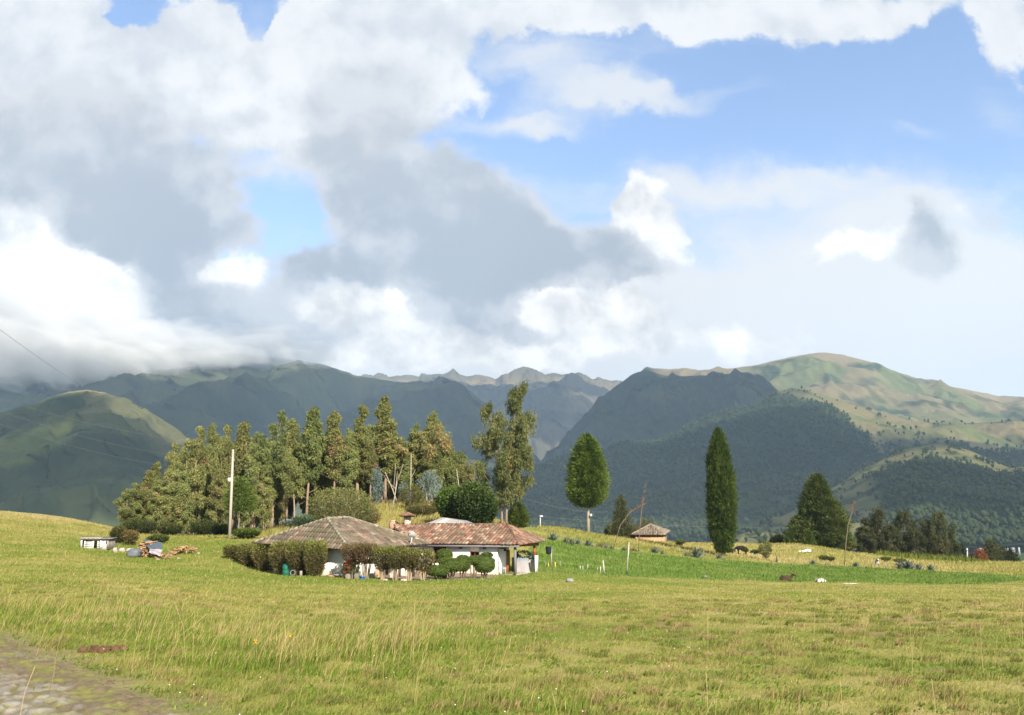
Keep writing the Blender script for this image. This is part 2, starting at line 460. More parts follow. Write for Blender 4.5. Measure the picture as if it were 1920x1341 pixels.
# ------------------------------------------------------------------ the ground sheet
# terrain heights: for bearings (picture column), distances with the row at which that ground is seen, or ('z', height)
Z = lambda z: ('z', z)
NEAR_L = [(3, Z(0)), (10, Z(0)), (18, Z(-.05)), (25, Z(-.12)), (40, Z(-.15))]
NEAR_M = [(3, Z(0)), (10, Z(0)), (15, Z(-.05)), (25, 1142), (40, 1112)]
NEAR_R = [(3, Z(0)), (10, Z(0)), (15, Z(-.07)), (25, 1143), (40, 1117), (60, 1103)]
FAR_L = [(400, Z(-40)), (700, Z(-70)), (20000, Z(-80))]
FAR_R = [(420, Z(-19)), (700, Z(-21)), (1500, Z(-21)), (20000, Z(-26))]
TERR = {
    -700: NEAR_L + [(50, Z(.2)), (60, Z(.8)), (75, Z(2.5)), (95, Z(5.0)), (115, Z(6.6)), (140, Z(7)), (200, Z(2))] + FAR_L,
    0: NEAR_L + [(50, 1060), (60, 1044), (75, 1014), (95, 974), (115, 956), (140, Z(4.2)), (200, Z(-2))] + FAR_L,
    120: NEAR_L + [(50, 1062), (60, 1048), (75, 1026), (95, 988), (112, 966), (140, Z(3)), (200, Z(-3))] + FAR_L,
    215: NEAR_L[:4] + [(40, Z(-.25)), (50, 1064), (60, 1053), (75, 1032), (95, 1004), (110, 988), (140, Z(1.6)), (200, Z(-4))] + FAR_L,
    320: NEAR_L[:3] + [(25, Z(-.3)), (40, Z(-.5)), (55, 1068), (65, 1054), (80, 1024), (100, 1005), (120, 1000), (150, Z(1)), (220, Z(-6))] + FAR_L,
    430: NEAR_M[:3] + [(25, 1141), (40, 1105), (58, 1070), (70, 1036), (85, 1008), (110, 1003), (140, Z(1.7)), (220, Z(-6))] + FAR_L,
    500: NEAR_M + [(57, 1080), (64, 1072), (72, 1040), (85, 1006), (108, 996), (140, Z(2.2)), (220, Z(-6))] + FAR_L,
    560: NEAR_M + [(58, 1081), (66, 1074), (78, Z(-.3)), (92, 1000), (106, 985), (122, 972), (150, Z(3.2)), (220, Z(-5))] + FAR_L,
    700: NEAR_M + [(60, 1081), (74, Z(-.9)), (90, 988), (104, 960), (120, 940), (150, Z(5.5)), (220, Z(-5))] + FAR_L,
    800: NEAR_M + [(60, 1082), (76, Z(-.9)), (90, 984), (105, 957), (120, 938), (150, Z(5)), (220, Z(-6))] + FAR_L,
    880: NEAR_M + [(60, 1082), (76, Z(-.9)), (90, 992), (108, 968), (128, 958), (150, Z(3.2)), (220, Z(-8))] + FAR_L,
    960: NEAR_M + [(60, 1082), (76, Z(-.9)), (90, 996), (104, 986), (124, Z(2.3)), (150, Z(1)), (220, Z(-10))] + FAR_L,
    1010: NEAR_M + [(62, 1079), (70, 1070), (86, 1030), (98, 1005), (110, 992), (124, 987), (150, Z(1)), (240, Z(-12))] + FAR_L,
    1060: NEAR_M + [(62, 1082), (70, 1074), (86, 1040), (100, 1014), (112, 998), (124, 987), (150, Z(1)), (250, Z(-12))] + FAR_L,
    1130: NEAR_M + [(70, 1083), (88, 1052), (102, 1026), (115, 1013), (128, 1001), (160, Z(0)), (260, Z(-14))] + FAR_L,
    1220: NEAR_M + [(75, 1086), (90, 1060), (106, 1036), (125, 1022), (138, 1014), (170, Z(-1)), (280, Z(-15))] + FAR_R,
    1330: NEAR_R + [(78, 1089), (95, 1068), (112, 1046), (130, 1030), (150, 1017), (190, Z(-2)), (300, Z(-16))] + FAR_R,
    1440: NEAR_R + [(86, 1091), (100, 1074), (118, 1055), (135, 1040), (155, 1019), (190, Z(-2)), (300, Z(-17))] + FAR_R,
    1500: NEAR_R + [(86, 1092), (100, 1078), (120, 1057), (140, 1039), (158, 1014), (195, Z(-3)), (300, Z(-17))] + FAR_R,
    1600: NEAR_R + [(86, 1094), (105, 1080), (124, 1062), (145, 1047), (165, 1033), (200, Z(-6)), (300, Z(-18))] + FAR_R,
    1700: NEAR_R + [(86, 1096), (105, 1083), (126, 1065), (150, 1053), (172, 1045), (220, Z(-9)), (300, Z(-18))] + FAR_R,
    1820: NEAR_R + [(84, 1097), (105, 1086), (126, 1071), (150, 1059), (176, 1050), (220, Z(-10)), (300, Z(-18))] + FAR_R,
    1920: NEAR_R + [(84, 1096), (105, 1084), (126, 1071), (150, 1060), (176, 1052), (220, Z(-11)), (300, Z(-18))] + FAR_R,
    2600: NEAR_R + [(84, 1096), (105, 1084), (126, 1071), (150, 1060), (176, 1052), (220, Z(-11)), (300, Z(-18))] + FAR_R}


def _terrain_table():
    us = np.array(sorted(TERR)); ly = np.linspace(math.log(3), math.log(20000), 420)
    rows = []
    for u in us:
        pts = TERR[u]
        zz = [p[1][1] if isinstance(p[1], tuple) else at(u, p[1], p[0])[2] for p in pts]
        rows.append(np.interp(ly, np.log([p[0] for p in pts]), zz))
    rows = np.array(rows)
    ug = np.linspace(us[0], us[-1], 331)
    T = np.array([np.interp(ug, us, rows[:, j]) for j in range(len(ly))]).T
    def blur(a, sg, ax):
        k = np.exp(-0.5 * (np.arange(-3 * sg, 3 * sg + 1) / sg) ** 2); k /= k.sum()
        p = [(0, 0), (0, 0)]; p[ax] = (3 * sg, 3 * sg); a = np.pad(a, p, mode='edge')
        return np.apply_along_axis(lambda r_: np.convolve(r_, k, 'valid'), ax, a)
    return ug, ly, blur(blur(T, 2, 1), 2, 0)


UG, LYG, TG = _terrain_table()


def ground(x, y):
    x, y = np.asarray(x, float), np.asarray(y, float)
    yy = np.maximum(y, 3.0)
    u = 960 + FPX * x / (yy * CT)
    fu = np.clip((u - UG[0]) / (UG[1] - UG[0]), 0, len(UG) - 1.001); iu = fu.astype(int); fu = fu - iu
    fl = np.clip((np.log(yy) - LYG[0]) / (LYG[1] - LYG[0]), 0, len(LYG) - 1.001); il = fl.astype(int); fl = fl - il
    z = (TG[iu, il] * (1 - fu) + TG[iu + 1, il] * fu) * (1 - fl) + (TG[iu, il + 1] * (1 - fu) + TG[iu + 1, il + 1] * fu) * fl
    w = np.clip((yy - 6) / 30, 0.15, 1) * (1 - sstep(260, 420, yy) * 0)
    return z + w * (0.10 * perlin(x * .12, y * .12, 3) + 0.05 * perlin(x * .4, y * .4, 4)) + 0.02 * perlin(x * 1.1, y * 1.1, 5)


def on(u, Y, dz=0.0):
    """ground point at distance Y on the bearing of picture column u"""
    x = (u - 960) / FPX * Y * CT
    for _ in range(4):
        z = float(ground(x, Y))
        x = (u - 960) / FPX * (Y * CT + (z - EYE) * ST)
    return np.array((x, Y, float(ground(x, Y)) + dz))


def upix(x, y):
    return 960 + FPX * x / (np.maximum(y, 3.0) * CT)


ROAD_EDGE = ((-2.45, 7.6), (-6.9, 13.1))          # the cobbled road leaves the frame along this line


def road_dist(x, y):
    (x0, y0), (x1, y1) = ROAD_EDGE
    d = math.hypot(x1 - x0, y1 - y0); nx, ny = (y1 - y0) / d, -(x1 - x0) / d
    return (x - x0) * nx + (y - y0) * ny           # positive on the grass side


CROP_U = [985, 1050, 1200, 1330, 1440, 1600, 1700, 1800, 1880, 1960]
CROP_N = [67, 66, 72, 78, 84, 88, 84, 84, 90, 104]     # near edge, metres
CROP_F = [95, 98, 103, 109, 115, 121, 121, 119, 112, 104]    # far edge


def crop_mask(x, y):
    u = upix(x, y) + 14 * perlin(x * .09, y * .09, 31)
    n = np.interp(u, CROP_U, CROP_N) + 1.5 * perlin(x * .2, y * .2, 32); f = np.interp(u, CROP_U, CROP_F) + 1.6 * perlin(x * .1, y * .1, 33)
    m = sstep(-2, 5, y - n + 3 * perlin(x * .5, y * .5, 34)) * (1 - sstep(-2.5, 2.0, y - f)) * sstep(985, 998, u) * (1 - sstep(1900, 1950, u))
    return m


def ground_col(x, y):
    """albedo of the turf and soil at x, y and how lush it is"""
    u = upix(x, y)
    n1, n2, n3 = fbm(x * .045, y * .06, 4, 41), fbm(x * .22, y * .28, 4, 42), fbm(x * 1.3, y * 1.3, 3, 43)
    green, olive, straw, soil = (.172, .207, .042), (.268, .248, .078), (.42, .335, .165), (.21, .145, .09)
    dry = 0.46 + 0.65 * n1 + 0.75 * n2 + 0.40 * n3
    dry += 0.20 * sstep(1050, 1500, u) * sstep(9, 26, y) * (1 - sstep(70, 90, y))      # the right of the pasture is grazed dry
    dry -= 0.32 * sstep(16, 9, y) * (1 - sstep(750, 1150, u))                           # the verge by the road is lush
    dry -= 0.42 * sstep(47, 53, y) * (1 - sstep(62, 75, y)) * (1 - sstep(1100, 1350, u)) * sstep(120, 330, u)
    dry += 0.32 * sstep(13, 17, y) * (1 - sstep(21, 27, y)) * (1 - sstep(700, 900, u))
    hill = sstep(60, 85, y) * (1 - sstep(200, 330, u))
    dry += 0.30 * hill * sstep(85, 100, y)
    crest = sstep(112, 130, y) * sstep(1000, 1080, u) * (1 - sstep(200, 260, y))
    dry += 0.30 * crest
    dry += 0.22 * sstep(80, 95, y) * sstep(480, 560, u) * (1 - sstep(930, 980, u))
    c = lerp(green, olive, sstep(.05, .55, dry)); c = lerp_c(c, straw, sstep(.55, 1.25, dry) * .85)
    dirt = sstep(.34, .62, fbm(x * .5, y * .5, 4, 47) + .22 * sstep(1000, 1500, u) * (1 - sstep(18, 40, y)) + .02) * (1 - sstep(34, 60, y))
    c = lerp_c(c, soil, dirt * .55)
    c = lerp_c(c, (.15, .22, .048), crop_mask(x, y))
    rd = road_dist(x, y)
    edge = (1 - sstep(.0, 1.0, rd + .5 * fbm(x * 1.2, y * 1.2, 3, 51)))
    c = lerp_c(c, (.21, .17, .10), edge * .8)
    yard = yard_mask(x, y)
    c = lerp_c(c, (.26, .20, .155), yard)
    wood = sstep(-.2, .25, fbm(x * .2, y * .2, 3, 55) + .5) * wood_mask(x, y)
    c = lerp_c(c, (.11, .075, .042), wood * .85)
    far = sstep(200, 320, y)
    c = lerp_c(c, lerp((.05, .075, .02), (.12, .14, .05), sstep(-.3, .4, fbm(x * .01, y * .006, 4, 58))), far)
    return c, dry, dirt, edge, yard


def lerp_c(a, b, t):
    return a + (np.asarray(b) - a) * np.asarray(t)[..., None]


def yard_mask(x, y):
    u = upix(x, y)
    return sstep(600, 640, u) * (1 - sstep(905, 945, u)) * sstep(55.6, 56.4, y + .4 * perlin(x, y, 61) - .9 * (1 - sstep(690, 780, u))) * (1 - sstep(72, 76, y))


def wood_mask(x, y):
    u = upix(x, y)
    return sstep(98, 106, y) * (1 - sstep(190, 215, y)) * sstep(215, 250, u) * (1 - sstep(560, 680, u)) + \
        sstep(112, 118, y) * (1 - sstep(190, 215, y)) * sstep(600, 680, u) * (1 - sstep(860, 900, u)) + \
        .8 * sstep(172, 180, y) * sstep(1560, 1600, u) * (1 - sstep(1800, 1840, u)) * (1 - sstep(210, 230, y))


def build_ground():
    ya = np.concatenate((np.linspace(-40, 3, 30), np.geomspace(3.3, 60, 230), np.linspace(60.5, 230, 260), np.geomspace(235, 9400, 60)))
    aa = np.concatenate((np.linspace(-1.3, -.95, 10)[:-1], np.linspace(-.95, .95, 420), np.linspace(.95, 1.3, 10)[1:]))
    wid = np.where(ya < 3, 24 + 0 * ya, 0) + np.where(ya >= 3, 24 + (ya - 3) * 0.9, 0)
    A, Y = np.meshgrid(aa, ya, indexing='ij'); Xg = A * wid[None]
    Zg = ground(Xg, Y)
    c, *_ = ground_col(Xg, Y)
    n, m = Xg.shape
    i = np.arange(n - 1)[:, None] * m; j = np.arange(m - 1)[None]
    q = np.stack((i + j, i + m + j, i + m + j + 1, i + j + 1), -1).reshape(-1, 4)
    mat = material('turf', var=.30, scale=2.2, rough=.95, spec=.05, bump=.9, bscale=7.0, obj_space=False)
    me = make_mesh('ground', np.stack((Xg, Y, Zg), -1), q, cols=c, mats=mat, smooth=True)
    tag(link('ground', me), kind='structure')


build_ground()


# cobbled road in the near corner: a slightly raised sheet of worn stones with turf in the joints
def build_road():
    (x0, y0), (x1, y1) = ROAD_EDGE
    L = math.hypot(x1 - x0, y1 - y0); ex, ey = (x1 - x0) / L, (y1 - y0) / L; nx, ny = ey, -ex
    s = np.arange(-9, 14, .045); w = np.arange(-4.6, .35, .045)
    S, W = np.meshgrid(s, w, indexing='ij')
    x = x0 + ex * S + nx * W; y = y0 + ey * S + ny * W
    sx, sy = S / .15 + .3 * perlin(S * 2, W * 2, 70), W / .12 + .3 * perlin(S * 2, W * 2, 71)
    idc, d = voro(sx, sy, 72)
    dome = np.clip(1 - (d / .62) ** 3, 0, 1)
    grown = sstep(-.05, .45, fbm(S * .55, W * .8, 4, 73) + .60 * sstep(-1.2, .2, W) - .02 + .25 * perlin(S * 5, W * 5, 79))
    z = ground(x, y) - .012 + dome * .055 * (.5 + .5 * idc) - .03 * sstep(.0, .3, W) + .02 * perlin(S * .8, W * .8, 77)
    stone = lerp((.20, .178, .145), (.33, .30, .25), idc)
    joint = lerp((.17, .13, .08), (.20, .195, .06), sstep(-.2, .3, perlin(S * 3, W * 3, 74)))
    c = joint + (stone - joint) * (sstep(.35, .7, dome) * (1 - grown))[..., None]
    n, m = S.shape
    i = np.arange(n - 1)[:, None] * m; j = np.arange(m - 1)[None]
    q = np.stack((i + j, i + m + j, i + m + j + 1, i + j + 1), -1).reshape(-1, 4)
    mat = material('cobbles', var=.25, scale=14, rough=.85, spec=.2, bump=.5, bscale=40, obj_space=False)
    tag(link('road', make_mesh('road', np.stack((x, y, z), -1), q, cols=c, mats=mat, smooth=True)), kind='structure')


build_road()


# ------------------------------------------------------------------ hills and mountains
def strip(pts, u):
    p = np.array(pts, float); k = np.argsort(p[:, 0]); p = p[k]
    return np.interp(u, p[:, 0], p[:, 1]), np.interp(u, p[:, 0], p[:, 2])


def hill(name, u0, u1, rows, colour, amp=60, nscale=1 / 420, nu=360, nv=150, crag=0.0, seed=0, back=1.25, knots=None, sharp=1.0):
    """rows: crest first, then nearer and lower strips of (column, row, distance); the far side falls away behind the crest"""
    u = np.linspace(u0, u1, nu)
    ctrl = []
    for r in rows:
        v, Y = strip(r, u)
        if r is rows[0]:
            v = v - crag * (fbm(u * .05, u * 0, 5, seed + 91) * 1.0 + .35 * fbm(u * .25, u * 0, 3, seed + 92))
        else:
            v = np.convolve(np.pad(v, 12, mode='edge'), np.ones(25) / 25, 'valid')
        P = np.stack([at(a, b, c) for a, b, c in zip(u, v, Y)]); ctrl.append(P)
    bk = ctrl[0] * np.array((back, back, 1)); bk[:, 2] = bk[:, 2] - (back - 1) * ctrl[0][:, 1] * .62
    ctrl = [bk] + ctrl
    K = len(ctrl); C = np.array(ctrl)                      # K, nu, 3
    tt = np.concatenate((np.linspace(0, 1, 14)[:-1], np.linspace(1, K - 1, nv)))
    out = []
    for t in tt:
        k = min(int(t), K - 2); f = t - k
        a, b = C[k], C[k + 1]; p = C[max(k - 1, 1)] if k >= 1 else a; n = C[min(k + 2, K - 1)]
        if k == 0: out.append(a + (b - a) * f)
        else: out.append(0.5 * ((2 * a) + (-p + b) * f + (2 * p - 5 * a + 4 * b - n) * f * f + (-p + 3 * a - 3 * b + n) * f ** 3) if K > 3 else a + (b - a) * f)
    G = np.array(out)                                      # nt, nu, 3
    t = tt[:, None]
    env = sstep(1.05, 1.5, t) * (1 - .55 * sstep(K - 1.6, K - 1, t)) 
    x, y = G[..., 0], G[..., 1]
    rid = fbm(x * nscale, y * nscale * .6, 6, seed, .5, ridged=True)
    rid2 = fbm(x * nscale * 3.1, y * nscale * 2, 4, seed + 40)
    G[..., 2] += env * amp * (sharp * (rid - .25) + .35 * rid2) + .03 * amp * fbm(x * nscale * 14, y * nscale * 14, 3, seed + 60) * sstep(.9, 1.05, t)
    # spread of the noise along y too, so gullies cut back into the slope
    G[..., 1] += env * amp * 1.2 * rid2
    nt_, nu_ = G.shape[:2]
    i = np.arange(nt_ - 1)[:, None] * nu_; j = np.arange(nu_ - 1)[None]
    q = np.stack((i + j, i + nu_ + j, i + nu_ + j + 1, i + j + 1), -1).reshape(-1, 4)
    U = np.broadcast_to(u[None], x.shape)
    c = colour(G[..., 0], G[..., 1], G[..., 2], U, np.broadcast_to(t, x.shape), rid)
    mat = material(name + '_cover', var=.22, scale=.035, rough=.95, spec=.03, bump=0, obj_space=False)
    me = make_mesh(name, G, q, cols=c, mats=mat, smooth=True)
    tag(link(name, me), kind='structure')
    return G, U


FOREST, SCRUB, PARAMO, MEADOW, TAN, CROPG = (.034, .052, .022), (.070, .084, .036), (.150, .132, .066), (.120, .132, .052), (.23, .18, .10), (.10, .14, .045)


def col_far(x, y, z, u, t, rid):
    c = lerp(PARAMO, TAN, sstep(-.3, .3, fbm(x / 500, y / 500, 4, 101)))
    return lerp_c(c, (.075, .072, .055), sstep(.15, .5, rid) * .5 + .3 * sstep(1.6, 2.3, t))


def col_left(x, y, z, u, t, rid):
    c = lerp(FOREST, SCRUB, sstep(-.25, .35, fbm(x / 300, y / 300, 5, 111)))
    c = lerp_c(c, PARAMO, sstep(550, 900, z + 150 * fbm(x / 400, y / 400, 3, 112)) * .25)
    return lerp_c(c, (.06, .055, .035), sstep(.45, .75, rid) * .4)


def col_lfront(x, y, z, u, t, rid):
    c = lerp(FOREST, SCRUB, sstep(-.3, .3, fbm(x / 130, y / 130, 5, 121)))
    lit = sstep(150, 190, u + 25 * fbm(x / 90, y / 90, 3, 122) + 30 * (t - 1.0)) * (1 - sstep(1.8, 2.4, t + .3 * fbm(x / 150, y / 150, 3, 126)))  # sunlit right flank, put into the colour as a lighter tone
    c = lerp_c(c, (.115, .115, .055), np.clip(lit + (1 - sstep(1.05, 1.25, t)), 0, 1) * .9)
    c = lerp_c(c, (.30, .225, .12), (1 - sstep(1.02, 1.11, t + .03 * fbm(u / 9, t * 9, 3, 124))) * sstep(112, 128, u) * (1 - sstep(188, 206, u)))
    vv = 670.5 - FPX * ((z - EYE) * CT - y * ST) / (y * CT + (z - EYE) * ST)
    f = sstep(-22, -8, -(np.abs(vv - (850 - .32 * u)) - 8 + 10 * fbm(x / 60, y / 60, 3, 123))) * (1 - sstep(120, 150, u)) * sstep(-250, -150, u)
    f2 = (1 - sstep(14, 22, np.hypot((u - 5) / 2.6, vv - 855)))
    fields = lerp((.10, .15, .045), (.17, .18, .06), voro(x / 55, y / 90, 125)[0])
    c = lerp_c(c, fields, np.clip(f + f2, 0, 1) * .95)
    return c


def patches(x, y, s, seed):
    k, d = voro(x / s + .35 * perlin(x / s * 1.4, y / s * 1.4, seed), y / (s * 1.5) + .35 * perlin(x / s * 1.4 + 9, y / s * 1.4, seed), seed)
    c = lerp((.155, .150, .066), (.19, .155, .08), sstep(.2, .5, k)); c = lerp_c(c, CROPG, (k > .90) * .7); c = lerp_c(c, SCRUB, ((k > .55) & (k < .68)) * .8)
    return lerp_c(c, (.035, .05, .02), sstep(.55, .72, d) * .6)


def col_right_far(x, y, z, u, t, rid):
    c = lerp((.205, .165, .090), (.245, .195, .108), sstep(-.3, .3, fbm(x / 350, y / 350, 4, 131)))
    w = sstep(1.22, 1.42, t + .12 * fbm(x / 300, y / 300, 4, 132)) * sstep(1330, 1420, u)
    c = lerp_c(c, patches(x, y, 200, 133), w)
    c = lerp_c(c, FOREST, sstep(.18, .34, fbm(x / 170, y / 240, 4, 134)) * w * .9)
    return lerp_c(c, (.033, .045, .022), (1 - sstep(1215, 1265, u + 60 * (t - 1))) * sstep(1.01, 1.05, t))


def col_ridge(x, y, z, u, t, rid):
    c = lerp(FOREST, (.040, .05, .024), sstep(-.3, .3, fbm(x / 250, y / 250, 5, 141)))
    return lerp_c(c, (.075, .062, .04), sstep(.35, .7, rid) * .45)


def col_mid(x, y, z, u, t, rid):
    c = patches(x, y, 120, 151)
    fo = sstep(-.02, .10, fbm(x / 260, y / 330, 5, 152) * .55 + .55 * (1 - sstep(1370, 1520, u)) + .42 * sstep(1.10, 1.5, t) * (1 - sstep(1500, 1720, u)) - .16 + .25 * sstep(1.9, 2.4, t))
    c = lerp_c(c, lerp((.018, .030, .013), (.034, .048, .02), sstep(-.3, .3, fbm(x / 45, y / 60, 4, 153))), fo * .97)
    spur = (1 - sstep(4, 9, np.abs(u - (1300 + 30 * (t - 1)) - 8)) * 1.0) * (1 - sstep(1.03, 1.1, t)) * (u > 1270) * (u < 1345)  # sunlit spur painted as a bright streak of colour
    return lerp_c(c, (.24, .22, .09), np.clip(spur, 0, 1) * .8)


def col_low(x, y, z, u, t, rid):
    c = lerp((.105, .115, .045), (.15, .135, .06), sstep(-.2, .3, fbm(x / 140, y / 170, 4, 161)))
    c = lerp_c(c, patches(x, y, 60, 163), .35)
    c = lerp_c(c, (.03, .042, .018), sstep(.12, .2, fbm(x / 28, y / 40, 4, 162)) * .8)
    fo = sstep(1.60, 1.66, t - .30 * (1 - sstep(1600, 1690, u)) * 0 + .0002 * (u - 1800) + .06 * fbm(x / 40, y / 40, 3, 164)) * sstep(1618, 1662, u + 30 * (2.0 - t))
    return lerp_c(c, lerp((.016, .026, .012), (.03, .042, .018), sstep(-.3, .3, fbm(x / 30, y / 40, 4, 165))), fo)


HILLS = {}


def build_hills():
    hill('far_peaks', 560, 1260, [
        [(560, 696, 8200), (660, 703, 8200), (690, 705, 8300), (720, 707, 8300), (760, 703, 8300), (786, 706, 8300), (790, 700, 8300), (800, 702, 8300), (830, 701, 8400), (855, 700, 8400), (880, 706, 8400),
         (893, 702, 8400), (920, 707, 8400), (928, 711, 8400), (940, 706, 8400), (958, 699, 8400), (972, 694, 8400), (984, 691, 8400), (1000, 697, 8400), (1016, 698, 8400), (1022, 703, 8400), (1036, 699, 8400),
         (1052, 702, 8400), (1070, 702, 8400), (1090, 704, 8400), (1106, 712, 8400), (1135, 714, 8400), (1152, 714, 8400), (1200, 718, 8400), (1260, 720, 8400)],
        [(560, 740, 7600), (900, 735, 7600), (1000, 735, 7500), (1050, 734, 7000), (1066, 730, 6800), (1100, 742, 7200), (1150, 745, 7400), (1260, 770, 7400)],
        [(560, 800, 6800), (900, 790, 6700), (1040, 785, 6400), (1150, 800, 6400), (1260, 830, 6500)],
        [(560, 960, 5600), (1260, 960, 5600)]], col_far, amp=170, nscale=1 / 620, crag=2.6, seed=201, back=1.1)
    hill('left_mountain', -700, 1070, [
        [(-700, 640, 5600), (0, 640, 5500), (200, 640, 5500), (350, 655, 5400), (500, 668, 5300), (600, 682, 5300), (640, 694, 5300), (667, 704, 5300), (700, 709, 5300), (740, 716, 5400), (780, 718, 5400), (840, 714, 5500),
         (868, 722, 5500), (900, 748, 5400), (930, 776, 5200), (980, 828, 5000), (1020, 870, 4800), (1070, 925, 4600)],
        [(-700, 700, 4400), (0, 740, 4400), (300, 745, 4400), (430, 752, 4100), (520, 790, 4000), (650, 770, 4500), (760, 790, 4400), (860, 810, 4500), (930, 850, 4400), (1070, 960, 4200)],
        [(-700, 860, 3400), (0, 860, 3400), (300, 850, 3300), (400, 790, 3400), (470, 850, 3200), (600, 850, 3500), (760, 850, 3600), (900, 880, 3600), (1070, 985, 3500)],
        [(-700, 1030, 2600), (1070, 1030, 2600)]], col_left, amp=210, nscale=1 / 640, crag=2.0, seed=211)
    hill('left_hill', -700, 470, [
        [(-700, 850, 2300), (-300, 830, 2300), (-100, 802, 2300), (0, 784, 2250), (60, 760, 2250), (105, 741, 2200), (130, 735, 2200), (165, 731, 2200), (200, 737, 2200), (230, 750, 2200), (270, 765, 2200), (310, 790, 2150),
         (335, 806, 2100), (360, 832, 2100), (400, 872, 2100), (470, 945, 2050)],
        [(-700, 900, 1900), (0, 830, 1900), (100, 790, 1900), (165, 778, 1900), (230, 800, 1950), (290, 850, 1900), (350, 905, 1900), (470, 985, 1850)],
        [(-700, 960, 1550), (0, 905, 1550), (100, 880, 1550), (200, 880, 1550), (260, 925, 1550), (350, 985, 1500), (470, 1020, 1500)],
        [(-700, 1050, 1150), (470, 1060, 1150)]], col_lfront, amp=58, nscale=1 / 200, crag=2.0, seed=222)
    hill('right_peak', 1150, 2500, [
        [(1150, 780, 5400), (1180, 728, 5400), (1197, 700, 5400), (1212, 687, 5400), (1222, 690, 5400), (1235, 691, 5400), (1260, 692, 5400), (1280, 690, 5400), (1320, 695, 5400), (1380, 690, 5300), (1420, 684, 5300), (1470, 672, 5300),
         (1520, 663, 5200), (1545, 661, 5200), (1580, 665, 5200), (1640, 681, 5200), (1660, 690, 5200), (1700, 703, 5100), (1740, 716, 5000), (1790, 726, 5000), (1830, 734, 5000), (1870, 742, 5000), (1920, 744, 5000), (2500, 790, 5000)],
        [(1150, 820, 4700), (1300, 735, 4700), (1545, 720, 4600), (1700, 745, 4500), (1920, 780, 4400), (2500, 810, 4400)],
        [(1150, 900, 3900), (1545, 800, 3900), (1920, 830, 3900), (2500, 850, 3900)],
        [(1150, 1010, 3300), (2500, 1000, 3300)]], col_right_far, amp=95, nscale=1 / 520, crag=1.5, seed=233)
    hill('gorge_ridge', 960, 1560, [
        [(960, 950, 4400), (990, 905, 4400), (1020, 868, 4400), (1050, 832, 4400), (1080, 795, 4400), (1110, 765, 4400), (1140, 735, 4400), (1165, 717, 4400), (1185, 702, 4500), (1200, 697, 4500), (1215, 694, 4500), (1240, 703, 4500),
         (1267, 706, 4450), (1290, 705, 4400), (1330, 704, 4400), (1380, 703, 4400), (1405, 706, 4350), (1432, 712, 4300), (1460, 735, 4200), (1500, 770, 4100), (1560, 830, 4000)],
        [(960, 960, 4000), (1100, 860, 3900), (1200, 800, 3900), (1300, 790, 3900), (1400, 770, 3900), (1560, 880, 3800)],
        [(960, 1000, 3400), (1560, 960, 3400)]], col_ridge, amp=150, nscale=1 / 420, crag=1.0, seed=244)
    HILLS['mid'] = hill('wooded_hill', 820, 2500, [
        [(820, 950, 3000), (860, 916, 3000), (880, 898, 3000), (906, 880, 3000), (960, 877, 3000), (1027, 872, 3000), (1073, 858, 3000), (1133, 847, 3000), (1167, 838, 3000), (1240, 827, 3050), (1290, 797, 3100), (1339, 777, 3150), (1369, 769, 3150),
         (1400, 764, 3200), (1425, 757, 3200), (1447, 738, 3250), (1485, 727, 3300), (1519, 731, 3300), (1545, 742, 3300), (1575, 750, 3250), (1612, 763, 3200), (1650, 774, 3200), (1687, 784, 3150), (1755, 796, 3100), (1800, 794, 3100), (1860, 792, 3100), (1920, 790, 3100), (2500, 790, 3100)],
        [(820, 960, 2700), (1027, 910, 2700), (1200, 870, 2700), (1360, 815, 2750), (1500, 790, 2800), (1650, 830, 2750), (1800, 840, 2700), (2500, 840, 2700)],
        [(820, 985, 2300), (1200, 930, 2300), (1400, 900, 2300), (1560, 905, 2300), (1700, 900, 2300), (2500, 900, 2300)],
        [(820, 1022, 1750), (2500, 1022, 1750)]], col_mid, amp=55, nscale=1 / 420, crag=2.0, seed=255, nu=620, nv=190)
    HILLS['low'] = hill('low_hill', 1380, 2500, [
        [(1380, 1010, 1700), (1440, 985, 1700), (1500, 950, 1750), (1575, 907, 1800), (1612, 881, 1800), (1669, 854, 1800), (1699, 842, 1800), (1744, 834, 1800), (1781, 833, 1800), (1819, 845, 1750), (1856, 861, 1750), (1894, 878, 1700), (1920, 880, 1700), (2500, 870, 1700)],
        [(1380, 1016, 1450), (1575, 950, 1500), (1669, 905, 1520), (1781, 895, 1500), (1920, 905, 1480), (2500, 905, 1480)],
        [(1380, 1022, 1250), (1575, 1000, 1250), (1700, 965, 1250), (1920, 965, 1250), (2500, 965, 1250)],
        [(1380, 1030, 1060), (2500, 1030, 1060)]], col_low, amp=24, nscale=1 / 240, crag=1.5, seed=266, nu=420, nv=150)


build_hills()


